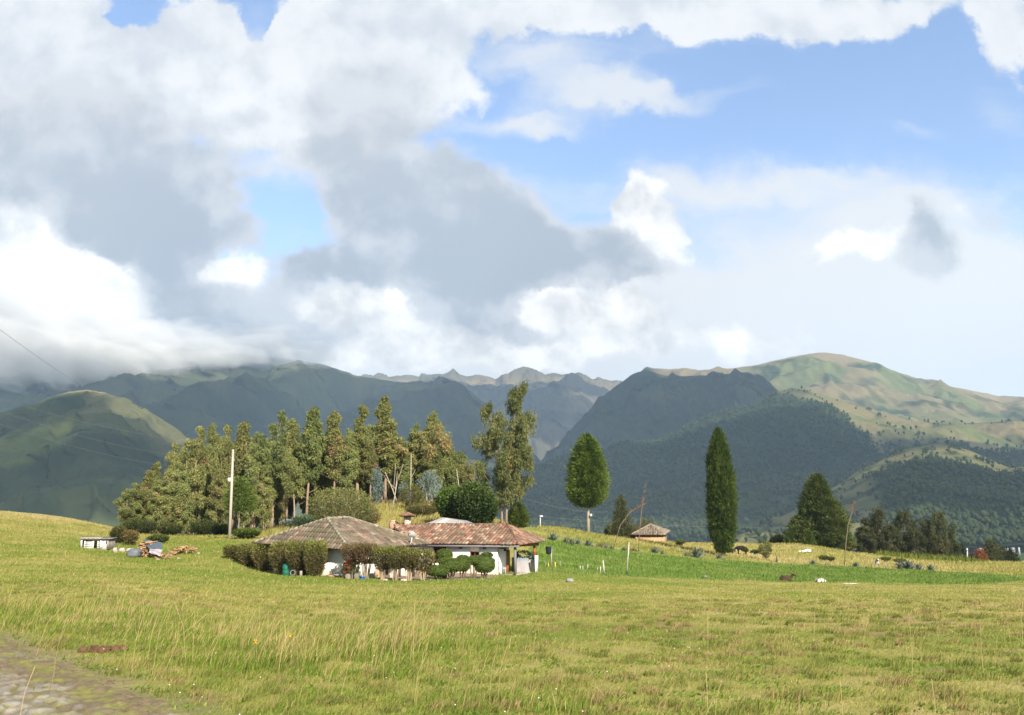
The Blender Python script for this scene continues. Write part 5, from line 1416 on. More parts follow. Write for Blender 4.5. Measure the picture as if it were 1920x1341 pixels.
    stalk([(1583, 1058), (1586, 1020), (1590, 985), (1597, 962), (1603, 938)], 122, [.06, .055, .045, .03, .012], 'tall pale bare stalk in the pasture right of the pine', 3, .35)


agaves()
# ------------------------------------------------------------------ houses
WHITE = material('limewash', (.80, .77, .70), attr=False, var=.10, scale=1.6, rough=.95, bump=.25, bscale=9)
DARKW = material('dark_timber', (.085, .055, .04), attr=False, var=.25, scale=7)
GRAYW = material('gray_timber', (.20, .19, .20), attr=False, var=.25, scale=9, bump=.3, bscale=30)
REDW = material('red_brown_paint', (.16, .045, .03), attr=False, var=.2, scale=6, rough=.6)
ORW = material('orange_timber', (.34, .12, .045), attr=False, var=.2, scale=6)
TILE = material('clay_tile', var=.22, scale=3.5, rough=.9, bump=.4, bscale=25)
DARK = material('dark_interior', (.02, .018, .017), attr=False, var=0)  # near-black colour stands in for the unlit inside of openings
COLR = material('painted', var=.10, scale=8, rough=.6, bump=.05)
METAL = material('galvanised', var=.18, scale=4, rough=.5, spec=.4)
STONE = material('rough_stone', var=.3, scale=6, rough=.95, bump=.6, bscale=16)


def tiles(mb, poly, eave, up_hint, seed, pal, pitch=.21, course=.36, moss=0.0):
    """barrel tiles over a planar roof face; poly: 3D corners, eave: indices of the eave edge (left, right)"""
    rng = np.random.default_rng(seed)
    P = np.array(poly, float); o = P[eave[0]]; ex = P[eave[1]] - o; W = np.linalg.norm(ex); ex /= W
    n = np.cross(P[1] - P[0], P[2] - P[0]); n /= np.linalg.norm(n); n = n if n[2] > 0 else -n
    ey = np.cross(n, ex); ey = ey if ey[2] > 0 else -ey
    q = np.stack(((P - o) @ ex, (P - o) @ ey), -1); m = len(q)
    # under-sheet so no light comes through between the rows
    k = len(P)
    if k == 4: mb.add(np.vstack((P - n * .02, P - n * .07)), [(0, 1, 2, 3), (7, 6, 5, 4)] + [(i, 4 + i, 4 + (i + 1) % 4, (i + 1) % 4) for i in range(4)], col=np.array(pal[0]) * .6)
    else: mb.add(np.vstack((P - n * .02, P - n * .07)), [(i, 3 + i, 3 + (i + 1) % 3, (i + 1) % 3) for i in range(3)], [(0, 1, 2), (5, 4, 3)], col=np.array(pal[0]) * .6)
    s = q[:, 0].min() + pitch / 2
    while s < q[:, 0].max():
        cbase = np.array(pal[rng.integers(len(pal))]) * rng.uniform(.85, 1.15)
        ts = []
        for i in range(m):
            a, b = q[i], q[(i + 1) % m]
            if (a[0] - s) * (b[0] - s) < 0: ts.append(a[1] + (b[1] - a[1]) * (s - a[0]) / (b[0] - a[0]))
        if len(ts) >= 2:
            t0, t1 = min(ts) - .05 - rng.uniform(0, .04), max(ts); t = t0
            while t < t1 - .05:
                L = min(course, t1 - t) + .05; th = np.linspace(0, np.pi, 5); r0, r1 = pitch * .5, pitch * .43
                lift = rng.normal(.0, .006); off = rng.normal(0, .008)
                V = []
                for (tt, r, dz) in ((t, r0, .035 + lift), (t + L, r1, .0 + lift)):
                    for a in th: V.append(o + ex * (s + off + np.cos(a) * r) + ey * tt + n * (np.sin(a) * r * .80 + dz))
                V += [o + ex * (s + off - r0) + ey * t - n * .01, o + ex * (s + off + r0) + ey * t - n * .01]
                c = np.array(pal[rng.integers(len(pal))]) * rng.uniform(.7, 1.3)
                if moss:
                    mm = sstep(.0, .35, fbm(np.array([s * .6]), np.array([t * .6 + seed]), 3, seed)[0] + .3 * rng.normal() * .4) * moss
                    c = c + (np.array((.125, .115, .072)) - c) * mm
                mb.add(V, [(i + 1, i, i + 5, i + 6) for i in range(4)] + [(0, 1, 2, 11)], [(2, 3, 4), (2, 4, 11), (0, 11, 10)], col=c)
                t += course
        s += pitch
    return n


def ridge(mb, a, b, seed, pal, r=.12, step=.36):
    rng = np.random.default_rng(seed); a, b = np.array(a, float), np.array(b, float); L = np.linalg.norm(b - a); d = (b - a) / L
    k = int(L / step)
    for i in range(k):
        p0, p1 = a + d * (i * L / k - .03), a + d * ((i + 1) * L / k)
        mb.tube([p0 + (0, 0, .05), p1 + (0, 0, .03)], [r, r * .86], 8, col=np.array(pal[rng.integers(len(pal))]) * rng.uniform(.75, 1.25), cap=True)


def quadwall(mb, a, b, z0, z1, th, col=(1, 1, 1)):
    """upright slab from a to b (plan points), thickness th to its left"""
    a, b = np.array(a[:2], float), np.array(b[:2], float); d = (b - a) / np.linalg.norm(b - a); nrm = np.array((-d[1], d[0])) * th
    p = [a, b, b + nrm, a + nrm]
    z0 = np.broadcast_to(z0, 4); z1 = np.broadcast_to(z1, 4)
    mb.hexa([(*p[i], z0[i]) for i in range(4)] + [(*p[i], z1[i]) for i in range(4)], col)


RED_PAL = [(.20, .108, .075), (.235, .132, .092), (.18, .092, .064), (.265, .160, .112), (.145, .092, .07), (.145, .118, .088), (.31, .225, .16)]
GRAY_PAL = [(.165, .118, .088), (.185, .138, .106), (.145, .108, .082), (.205, .145, .107), (.13, .108, .082), (.20, .165, .13), (.12, .105, .078)]


def slide(p, d, u):
    """move p along d until it is seen at picture column u"""
    col = lambda q: 960 + FPX * q[0] / (q[1] * CT + (q[2] - EYE) * ST)
    t = 0.0
    for _ in range(30):
        q = p + d * t; g = (col(p + d * (t + .01)) - col(q)) / .01
        t += (u - col(q)) / g
    return p + d * t


def red_house():
    Y0 = 62.5
    Rf, Lf, Rr, Rl, Rb = at(973, 1021.5, Y0), at(768, 1019.5, 65.0), at(951, 985.0, 66.8), at(738, 983.8, 69.2), at(1023, 1014, 68.2)
    Lb = Rl + (Rl - Lf) * np.array((1, 1, 0)); Lb[2] = Lf[2]
    Rl = slide(Rr, Lf - Rf, 738)                       # ridge parallel to the front eave
    base = on(900, 64); zg = float(base[2]) - .05
    r = empty('farmhouse', (base[0], base[1], zg), 'long white farmhouse under an orange red tiled hip roof with a corner porch', 'house')
    B = np.array((base[0], base[1], zg))
    roof = MB()
    for i, (poly, e) in enumerate((([Lf, Rf, Rr, Rl], (0, 1)), ([Rf, Rb, Rr], (0, 1)), ([Rb, Lb, Rl, Rr], (0, 1)))):
        tiles(roof, [p - B for p in poly], e, None, 20 + i, RED_PAL, .27, .42, moss=.22)
    ro = roof.build('roof', TILE, r)
    rd = MB(); ridge(rd, Rl - B, Rr - B, 1, RED_PAL[:3], .11); ridge(rd, Rr - B, Rf - B, 2, RED_PAL[:3], .12); ridge(rd, Rr - B, Rb - B, 3, RED_PAL[:3], .11); rd.build('ridge_cap', TILE, ro)
    # plan frame: e1 runs left along the front eave, e2 runs back
    e1 = (Lf - Rf)[:2]; e1 /= np.linalg.norm(e1); e2 = np.array((-e1[1], e1[0])); e2 = e2 if e2[1] > 0 else -e2
    o = Rf[:2]; P = lambda a, b: o + e1 * a + e2 * b - B[:2]
    zt = Rf[2] - B[2] + .10; zeave = Rf[2] - B[2]
    W = MB()
    # front wall built around a door opening and a small window
    f = .38; th = .35; y1 = 3.2
    segs = [(1.68, 3.05, 0, zt), (3.05, 3.75, 0, .95), (3.05, 3.75, 1.55, zt), (3.75, 5.55, 0, zt), (5.55, 6.55, 1.95, zt), (6.55, 8.9, 0, zt)]
    for (a0, a1, z0, z1) in segs: quadwall(W, P(a0, f + th), P(a1, f + th), z0 - (.3 if z0 == 0 else 0), z1, th)
    quadwall(W, P(1.68, f + .003), P(1.68, 3.0), -.3, zt, -.35 * -1); quadwall(W, P(1.68 + .36, 3.0), P(8.9, 3.0), -.3, zt + 1, -.3)
    quadwall(W, P(8.9, f + th + .01), P(8.9, 6.0), -.3, [zt, zt + .2, zt + .2, zt], -.3)
    W.build('wall', WHITE, r)
    M = MB(); quadwall(M, P(1.60, f - .012), P(8.9, f - .012), -.3, .34, .10); M.build('plinth', material('stained_limewash', (.62, .53, .42), attr=False, var=.25, scale=2.5, rough=.95), r)
    beam = MB(); quadwall(beam, P(-.02, .10), P(8.8, .10), zeave - .17, zeave - .045, .12); beam.build('eave_beam', GRAYW, r)
    pl = MB(); quadwall(pl, P(.06, .2), P(.06, 5.2), zeave - .13, [zeave - .04, zeave + .12, zeave + .12, zeave - .04], .12); pl.build('eave_beam', REDW, r)
    for k, a in enumerate((1.25, 2.55, 4.3, 5.7, 7.1, 8.3)):
        t = MB(); p0, p1 = P(a, .15), P(a, 1.1); quadwall(t, p0, p1, zeave - .30, zeave - .19, .16); t.build('rafter_end', DARKW, r)
    # door and window
    d = MB(); quadwall(d, P(5.55, f + .22), P(6.55, f + .22), -.1, 1.95, .06)
    dr = d.build('door', REDW, r)
    fr = MB(); quadwall(fr, P(5.38, f + .045), P(6.75, f + .045), 1.95, 2.07, .10); fr.build('lintel', DARKW, dr)
    gr = MB()
    for a in (5.63, 5.92, 6.20, 6.47): quadwall(gr, P(a, f + .15), P(a + .05, f + .15), 0, 1.95, .05)
    gr.build('frame', DARKW, dr)
    w = MB(); quadwall(w, P(3.05, f + .25), P(3.75, f + .25), .95, 1.55, .04); wn = w.build('window', DARK, r)
    fr = MB()
    for (a, b_, z0, z1) in ((3.05, 3.75, 1.49, 1.55), (3.05, 3.75, .95, 1.01), (3.05, 3.11, 1.01, 1.49), (3.69, 3.75, 1.01, 1.49), (3.38, 3.42, 1.01, 1.49)): quadwall(fr, P(a, f + .12), P(b_, f + .12), z0, z1, .06)
    fr.build('frame', REDW, wn)
    sd = MB(); quadwall(sd, P(1.62, 2.35), P(1.62, 3.0), -.1, 1.62, .05); s_ = sd.build('door', ORW, r); s_['label'] = 'narrow reddish brown side door at the porch'
    vt = MB(); quadwall(vt, P(1.66, 1.75), P(1.66, 2.25), zt - .58, zt - .28, .012); vt.build('vent_opening', DARK, r)
    # porch: floor, posts, low white wall at the back
    fl = MB(); q = [P(.2, .3), P(1.6, .3), P(1.6, 5.3), P(.2, 5.3)]; fl.hexa([(*a, -.3) for a in q] + [(*a, .03) for a in q], (.34, .29, .25)); fl.build('porch_floor', STONE, r)
    for (a, b_, m_, s_, top) in ((.28, .35, GRAYW, .16, zeave), (.52, 1.0, GRAYW, .10, zeave + .1), (.24, 4.95, ORW, .15, zeave + .16)):
        p = MB(); quadwall(p, P(a, b_), P(a + s_, b_), .0, top - .05, s_); p.build('porch_post', m_, r)
    lw = MB(); quadwall(lw, P(.05, 4.75), P(.55, 4.75), -.2, .92, .25); quadwall(lw, P(-.03, 4.70), P(.07, 4.70), -.2, 1.22, .62); lw.build('porch_wall', WHITE, r)
    bw = MB(); quadwall(bw, P(.56, 5.15), P(2.1, 5.15), -.2, 1.05, .15, (.45, .43, .42)); bw.build('back_wall', STONE, r)
    # chimney with tiled cap, and stub stack at the end of the ridge
    c0 = at(763.5, 984, float(Rl[1]) - .3) - B; ch = MB(); s = 69 / FPX
    ch.box((c0[0], c0[1], c0[2] + .12), (11.5 * s, .48, 24 * s - .1), .3); c_ = ch.build('chimney', material('chimney_plaster', (.48, .40, .33), attr=False, var=.3, scale=4, bump=.4), r)
    sm = MB(); sm.box((c0[0], c0[1], c0[2] + 14.3 * s), (9.5 * s, .38, 4.6 * s), .3); sm.build('smoke_opening', DARK, c_)
    cp = MB(); zc = c0[2] + 16.2 * s; hw, hd = 12.3 * s, .62
    cor = [np.array((c0[0] + a * hw, c0[1] + b_ * hd, zc)) for a, b_ in ((-1, -1), (1, -1), (1, 1), (-1, 1))]; ap = np.array((c0[0], c0[1], zc + 5.4 * s))
    for i in range(4): tiles(cp, [cor[i], cor[(i + 1) % 4], ap], (0, 1), None, 40 + i, RED_PAL[:4], .15, .26)
    cp.build('chimney_cap', TILE, c_)
    c1 = at(738, 985, float(Rl[1])) - B; st = MB(); st.box((c1[0], c1[1], c1[2] - .1), (15 * s, .5, .7), .3, (.44, .27, .19)); st.box((c1[0] - .05, c1[1], c1[2] + .30), (10 * s, .42, .16), .3, (.48, .32, .24)); st.build('chimney_stub', STONE, r)
    return B, P


def gray_house():
    F, L, Rt = at(655, 1031, 56.5), at(476, 1018, 61.5), at(806, 1019.5, 61.3)
    Bk = L + Rt - F; Bk[2] = Rt[2]; a0, a1 = at(613, 971.5, 61.6), at(653, 971.5, 61.2)
    a0 = slide(a1, Rt - F, 614)
    base = on(640, 60); zg = float(base[2]); B = np.array((base[0], base[1], zg))
    r = empty('farmhouse', B, 'low house with a large mossy grey tiled hip roof half hidden by clipped bushes', 'house')
    roof = MB()
    for i, (poly, e) in enumerate((([L, F, a0], (0, 1)), ([F, Rt, a1, a0], (0, 1)), ([Rt, Bk, a1], (0, 1)), ([Bk, L, a0, a1], (0, 1)))):
        # the first face runs along the whole left side up to the crest
        tiles(roof, [p - B for p in poly], e, None, 60 + i, GRAY_PAL, .27, .42, moss=.62)
    ro = roof.build('roof', TILE, r)
    rd = MB()
    for k, (p, q) in enumerate(((a0, a1), (a0, F), (a0, L), (a1, Rt))): ridge(rd, p - B, q - B, 70 + k, [(.25, .23, .165), (.225, .215, .145), (.28, .25, .19)], .11)
    rd.build('ridge_cap', TILE, ro)
    for (u, v, s) in ((624, 979, .06), (642, 972, .05)):
        m = MB(); p = at(u, v, 60.6) - B; rng = np.random.default_rng(u); d = rng.normal(size=(160, 3)); d /= np.linalg.norm(d, axis=1)[:, None]
        m.leaves(p + d * s * .6, d + (0, 0, .4), s * .7, .04, rng, np.array((.10, .10, .045)) * rng.uniform(.6, 1.3, (160, 1))); m.build('moss_clump', LEAF, ro)
    inn = lambda p, f: (p + (np.array((*((L + Rt)[:2] / 2), 0)) - p) * f)[:2] - B[:2]
    W = MB(); f = .17; c = [inn(p, f) for p in (L, F, Rt, Bk)]; zt = F[2] - B[2] + .10
    quadwall(W, c[0], c[1], -.5, [zt + .3, zt, zt, zt + .3], .3); 
    c2 = c[1] + (c[2] - c[1]) * .55
    quadwall(W, c[1] + np.array((.0, .004)), c2, -.5, zt, .3); quadwall(W, c[2] + (c[3] - c[2]) * .02, c[3], -.5, zt + .3, .3); quadwall(W, c[3], c[0], -.5, zt + .3, .3)
    # veranda back wall on the courtyard side
    v0, v1 = c2 + (c[3] - c[2]) * .28, c[2] + (c[3] - c[2]) * .28
    quadwall(W, c2, v0, -.5, zt, .25); quadwall(W, v0, v1, -.5, zt + .3, .25)
    W.build('wall', WHITE, r)
    bm = MB(); e0, e1 = F[:2] - B[:2], Rt[:2] - B[:2]
    quadwall(bm, e0 + (e1 - e0) * .52 + (.05, .25), e1 + (-.15, .15), [zt - .22, zt - .02, zt - .02, zt - .22], [zt - .08, zt + .12, zt + .12, zt - .08], .1, (1, 1, 1)); bm.build('eave_beam', GRAYW, r)
    for t in (.62, .80, .965):
        p = MB(); q = e0 + (e1 - e0) * t + np.array((-.1, .45)); p.box((q[0], q[1], zt / 2 - .3), (.13, .13, zt + .4), .7); p.build('veranda_post', DARKW, r)
    dr = MB(); q0, q1 = v0 + (v1 - v0) * .72 + (.02, -.06), v0 + (v1 - v0) * .94 + (.02, -.06); quadwall(dr, q0, q1, -.4, zt - .2, .05); dr.build('door', REDW, r)
    # dish on the roof
    p = at(772, 1019, 59.9); d = empty('satellite_dish', p, 'round pale satellite dish on the lower corner of the mossy roof', 'satellite dish')
    m = MB(); m.tube([(-.16, 0, -.12), (-.02, 0, .14), (0, 0, .40)], .028, 6, (.75, .74, .72)); m.build('mast', METAL, d, True)
    m = MB(); k = [(0.001, .10), (.12, .075), (.25, .02), (.30, 0)]; m.lathe(k, n=22, col=(.62, .61, .58)); m.lathe([(.30, 0), (.25, .0), (.12, .05), (.001, .075)], n=22, col=(.5, .49, .47))
    o = m.build('reflector', METAL, d, True, (0, -.06, .58)); o.rotation_euler = (R(128), 0, R(-18))
    m = MB(); m.tube([(0, -.06, .40), (-.10, -.42, .52)], .014, 5, (.5, .5, .5)); m.lump((-.10, -.44, .54), (.04, .05, .04), 8, 6, col=(.55, .55, .55)); m.build('feed_arm', METAL, d, True)


HB, HP = red_house()
gray_house()


def corrugated(mb, a, b, c, d, waves, amp, col, nrow=3):
    """sheet a-b (eave) to d-c (top) with ribs"""
    a, b, c, d = (np.array(p, float) for p in (a, b, c, d)); nx = waves * 6 + 1
    s = np.linspace(0, 1, nx); t = np.linspace(0, 1, nrow); S, T = np.meshgrid(s, t, indexing='ij')
    p = (a + (b - a) * S[..., None]) * (1 - T[..., None]) + (d + (c - d) * S[..., None]) * T[..., None]
    p[..., 2] += amp * np.sin(S * waves * 2 * np.pi)
    i = np.arange(nx - 1)[:, None] * nrow; j = np.arange(nrow - 1)[None]
    q = np.stack((i + j, i + nrow + j, i + nrow + j + 1, i + j + 1), -1).reshape(-1, 4)
    k = (np.floor(S * 5) * 3.7 % 1.0); cc = np.array(col) * (.75 + .45 * ((np.sin(np.floor(S * 6) * 12.9) * 43758.5) % 1))[..., None]
    mb.add(p.reshape(-1, 3), q, col=cc.reshape(-1, 3)); q2 = p - np.array((0, 0, .02)); mb.add(q2.reshape(-1, 3), q[:, ::-1], col=cc.reshape(-1, 3) * .6)


def sheds():
    # corrugated shed behind the red roof
    Y = 78; b = on(842, Y + 2); r = empty('shed', b, 'shed with weathered grey corrugated roof behind the red tiled ridge', 'shed')
    A, Bq, C, D = at(798, 982.5, Y), at(893, 983.5, Y + .4), at(876, 976.5, Y + 3), at(830, 970.5, Y + 3.6)
    mb = MB(); corrugated(mb, A - b, Bq - b, C - b, D - b, 20, .035, (.42, .40, .385)); mb.build('roof', METAL, r)
    mb = MB(); p, q = A - b, Bq - b; d_ = (D - b)
    quadwall(mb, p + (.5, .35, 0), q + (-.5, .35, 0), -1.5, p[2] - .06, .2); quadwall(mb, (q + (-.5, .56, 0)), (C - b) + (-.3, .6, 0), -1.5, q[2] - .06, .2); quadwall(mb, (C - b) + (-.3, .5, 0), (D - b) + (.6, .3, 0), -1.5, p[2] + .0, .2)
    mb.build('wall', WHITE, r)
    # mud hut on the crest
    Y = 140; b = on(1220, Y); r = empty('mud_hut', b, 'small ochre mud hut with a pyramid tile roof on the pasture crest', 'hut')
    L, Rf, Rb = at(1184, 1002.5, Y - 2.4), at(1246, 1003, Y - 3.0), at(1255.5, 996, Y + 1.2); ap = at(1219.5, 983.5, Y)
    Lb = L + Rb - Rf
    mb = MB()
    for i, p in enumerate(([L, Rf, ap], [Rf, Rb, ap], [Rb, Lb, ap], [Lb, L, ap])): tiles(mb, [x_ - b for x_ in p], (0, 1), None, 80 + i, [(.19, .155, .12), (.235, .20, .16), (.155, .125, .095), (.22, .165, .125)], .26, .45)
    for k, p in enumerate((L, Rf, Rb)): ridge(mb, ap - b, p - b, 90 + k, [(.25, .21, .17)], .13, .45)
    mb.build('roof', TILE, r)
    mud = material('ochre_mud', (.40, .255, .155), attr=False, var=.25, scale=1.5, bump=.5, bscale=6, rough=1)
    cen = (L + Rb) / 2; ins = lambda p: (p + (cen - p) * .19)[:2] - b[:2]; zt = L[2] - b[2] + .12
    mb = MB(); c = [ins(p) for p in (L, Rf, Rb, Lb)]
    for i in range(4): quadwall(mb, c[i] + np.array((.003 * i, .003 * i)), c[(i + 1) % 4], -.8, zt - .45, .25)
    mb.build('wall', mud, r)
    mb = MB(); c = [ins(p) for p in (L, Rf, Rb, Lb)]; s_ = lambda p: p * .985
    for i in range(4): quadwall(mb, s_(c[i]), s_(c[(i + 1) % 4]), zt - .45, zt, .2)
    mb.build('wall_plate', DARKW, r)
    mb = MB()
    for f in np.linspace(.03, .97, 6): q = c[0] + (c[1] - c[0]) * f; mb.box((q[0], q[1] - .03, zt - .2), (.11, .12, .42), 0, (.30, .2, .13))
    mb.build('eave_strut', STEM, r)
    # animal hutch on the left slope
    Y = 74; b = on(178, Y); s = Y / FPX; r = empty('animal_hutch', b, 'weathered plank animal hutch with white slatted gates on the left slope', 'hutch')
    X0, X1, H = (150 - 178) * s, (203 - 178) * s, 20.5 * s
    pal = (.34, .30, .28)
    mb = MB()
    for k in range(6): mb.box((X0 + .03, .05 + k * .2, H * .47), (.04, .18, H * .94), .0, np.array(pal) * (.75 + .08 * (k % 4)))
    for k in range(8): mb.box(((X0 + X1) / 2, 1.15, .06 + k * .115), (X1 - X0, .03, .105), 0, np.array(pal) * (.5 + .06 * (k % 3)))
    for k in range(5): mb.box((X1 - .03, .05 + k * .24, H * .42), (.04, .2, H * .84), .0, np.array(pal) * (.7 + .08 * (k % 3)))
    mb.build('plank_wall', COLR, r)
    mb = MB()
    for k in range(7): x_ = X0 + .1 + (X1 - X0 - .1) * k / 6.2; mb.box((x_ + .05, .5, H * .985 - (.03 if k > 3 else 0)), (.36, 1.5, .05), 0, np.array((.40, .36, .35)) * (1.05 if k < 4 else .55), tilt=(R(3), 0))
    mb.build('plank_roof', COLR, r)
    for k, (a, w) in enumerate(((158.5, 15.5), (180.0, 15.5))):
        g = MB(); x0, x1 = (a - 178) * s, (a + w - 178) * s
        if k: x0 += .12
        wht = (.80, .79, .78)
        for xx in ((x0, x1) if k == 0 else (x0, x1)): g.box((xx, 0.0, 7.5 * s), (.10, .05, 14 * s), 0, wht)
        for zz in (2.2, 5.6, 9.0, 12.2): g.box(((x0 + x1) / 2, -.03, zz * s), (x1 - x0, .04, .085), 0, wht)
        g.build('slatted_gate', COLR, r)
    mb = MB(); mb.box(((170 - 178) * s, -.05, 18 * s), (40 * s, .06, 3.4 * s), 0, (.55, .49, .50)); mb.box(((150.5 - 178) * s + .1, -.06, H * .46), (.16, .06, H * .92), 0, (.50, .46, .45)); mb.box(((188 - 178) * s, -.05, 10 * s), (.10, .06, 18 * s), 0, (.72, .70, .69)); mb.build('front_board', COLR, r)
    mb = MB(); th = np.linspace(0, 2 * np.pi, 20, endpoint=False); cx, cz, ro = (195 - 178) * s, 10.5 * s, 4.2 * s
    ring = [(cx + np.cos(t) * ro, -.02, cz + np.sin(t) * ro) for t in th] + [(cx + np.clip(np.cos(t) * 12, -1, 1) * 6.6 * s, -.02, cz + np.clip(np.sin(t) * 12, -1, 1) * 6.6 * s) for t in th]
    ring2 = [(a, c_ + .04, d_) for a, c_, d_ in ring]
    mb.add(ring + ring2, [(i, (i + 1) % 20, 20 + (i + 1) % 20, 20 + i) for i in range(20)] + [(i, 40 + i, 40 + (i + 1) % 20, (i + 1) % 20) for i in range(20)], col=(.52, .45, .42)); mb.build('round_hole_panel', COLR, r)
    mb = MB(); mb.hexa([(.16, -.5, -.05), (.75, -.6, -.05), (.8, -.2, -.05), (.2, -.1, -.05), (.35, -.25, .22), (.75, -.3, .45), (.7, -.12, .42), (.36, -.1, .2)], (.40, .36, .34))
    tag(mb.build('broken_board', STONE, loc=b + np.array((.35, 0, 0))), 'grey broken boards leaning at the corner of the animal hutch', 'boards')


sheds()


# ------------------------------------------------------------------ firewood and clutter by the left slope
def woodpile():
    rng = np.random.default_rng(77); Y = 67.5; s = Y / FPX
    def log(mb, p, L, r, rz, tilt=0, split=True):
        c = np.array((.37, .225, .125)) * rng.uniform(.65, 1.25) if rng.uniform() < .75 else np.array((.21, .14, .10)) * rng.uniform(.7, 1.2)
        ca, sa = math.cos(rz), math.sin(rz); d = np.array((ca, sa, math.sin(tilt))) * L / 2
        mb.tube([p - d, p + d], [r, r * rng.uniform(.7, 1)], rng.integers(4, 7), col=c)
    g = 'split firewood logs'
    def put(i, p, L, r, rz, tilt, lab, base):
        mb = MB(); log(mb, np.zeros(3), L, r, rz, tilt); tag(mb.build('firewood_log', LOGM, loc=p), lab, 'log', base)
    LOGM = material('split_wood', var=.25, scale=12, rough=.9, bump=.5, bscale=30)
    b = on(285, Y)
    # tall stack: courses of split logs, ends to the viewer
    for row in range(9):
        x0, x1 = -1.15 + row * .03, .55 - .06 * row
        n = int((x1 - x0) / .15)
        for k in range(n):
            p = b + np.array((x0 + (k + .5) * (x1 - x0) / n, rng.normal(0, .05), .07 + row * .135))
            put(k, p, rng.uniform(.55, .9), rng.uniform(.055, .08), R(90) + rng.normal(0, .5) + (R(75) if row in (1, 4, 6) and rng.uniform() < .6 else 0), rng.normal(0, .08), 'split firewood log packed in the tall tarpaulin covered stack', 'logs of the covered woodpile')
    for k in range(34):
        p = on(297 + rng.uniform(-10, 22), Y - rng.uniform(-.6, .8)); p[2] += rng.uniform(.03, .42) * max(0, 1 - abs(p[0] - on(300, Y)[0]) / .9)
        put(k, p + np.array((0, 0, .05)), rng.uniform(.35, .7), rng.uniform(.04, .07), rng.uniform(0, 3.1), rng.normal(0, .3), 'loose split log tumbled beside the covered woodpile', 'loose logs beside the woodpile')
    for k in range(46):
        uu = rng.uniform(320, 366); hgt = .62 * np.clip(1 - abs(uu - 346) / 26, 0, 1); p = on(uu, 71 + rng.uniform(-.6, .6)); p[2] += .05 + rng.uniform(0, 1) * hgt
        put(k, p, rng.uniform(.4, .9), rng.uniform(.04, .075), rng.uniform(0, 3.1), rng.normal(0, .35), 'log in the loose firewood heap right of the covered pile', 'logs of the loose firewood heap')
    tarpm = material('tarpaulin', var=.15, scale=3, rough=.55, spec=.35, bump=.3, bscale=5)
    def sheet(name, corners, col, lab, sag=.12, seed=0, fringe=0.0):
        n = 18; a, b_, c, d = (np.array(x_, float) for x_ in corners); S, T = np.meshgrid(np.linspace(0, 1, n), np.linspace(0, 1, n), indexing='ij')
        p = (a + (b_ - a) * S[..., None]) * (1 - T[..., None]) + (d + (c - d) * S[..., None]) * T[..., None]
        p[..., 2] += sag * fbm(S * 2.2 + seed, T * 2.2, 4, seed) + .5 * sag * np.sin(S * np.pi) * np.sin(T * np.pi); p[..., 1] += .1 * fbm(S * 3 + seed, T * 3 + 4, 3, seed + 1)
        i = np.arange(n - 1)[:, None] * n; j = np.arange(n - 1)[None]; q = np.stack((i + j, i + n + j, i + n + j + 1, i + j + 1), -1).reshape(-1, 4)
        mb = MB(); mb.add(p.reshape(-1, 3), q, col=col); p2 = p - np.array((0, -.02, .02)); mb.add(p2.reshape(-1, 3), q[:, ::-1], col=np.array(col) * .8)
        o = mb.build(name, tarpm, None, True, tuple(np.mean([a, b_, c, d], 0))); o.data.transform(__import__('mathutils').Matrix.Translation(-Vector(np.mean([a, b_, c, d], 0)))); tag(o, lab, 'tarpaulin')
    sheet('tarpaulin', (at(279, 1028, Y - .7), at(304, 1030, Y - .75), at(303, 1016.5, Y + .6), at(266, 1011.5, Y + .5)), (.075, .10, .135), 'blue grey tarpaulin over the top of the firewood stack', .22, 3)
    sheet('tarpaulin', (at(279, 1036, Y - .8), at(300, 1043, Y - .85), at(305, 1030, Y - .74), at(281, 1029, Y - .73)), (.33, .30, .34), 'pale lilac plastic sheet hanging at the side of the firewood stack', .08, 5)
    mb = MB(); p = on(251, Y - .8); mb.lump((0, 0, .30), (.46, .4, .32), 26, 16, amp=.35, freq=2.2, seed=9, col=(.13, .145, .17), pw=.7); tag(mb.build('tarpaulin_bundle', tarpm, None, True, p), 'dark grey tarpaulin bundle at the foot of the firewood stack', 'tarpaulin')
    mb = MB(); p = on(274, Y + .1)
    for (u, v, w, lab) in ((228, 1016, 13, 'pale rotting log lying beneath the grey green bush'), (243, 1018, 14, 'whitish broken stump piece left of the covered stack'), (215, 1027, 9, 'pale rounded stone below the hutch corner')):
        q = on(u, 72); mb = MB(); mb.lump((0, 0, .14), (w * .5 * s, .2, .2), 20, 12, amp=.5, freq=2.5, seed=u, col=(.42, .38, .32)); mb.lump((w * .3 * s, -.1, .05), (.2, .16, .14), 14, 9, amp=.5, freq=2.5, seed=u + 1, col=(.34, .28, .21)); tag(mb.build('rubble_lump', STONE, None, True, q), lab, 'rubble')
    for k, (u, Yq, lab) in enumerate(((296, 65.6, 'pale wood chip in the bare patch before the woodpile'), (335, 66.5, 'pale wood scrap in the grass before the loose firewood heap'), (372, 70, 'small white scrap in the grass past the loose firewood heap'))):
        mb = MB(); mb.box((0, 0, .05), (.26, .14, .07), k, (.52, .40, .28) if k < 2 else (.7, .68, .62), tilt=(.2, .15)); tag(mb.build('wood_scrap', LOGM, loc=on(u, Yq)), lab, 'wood scrap')


woodpile()


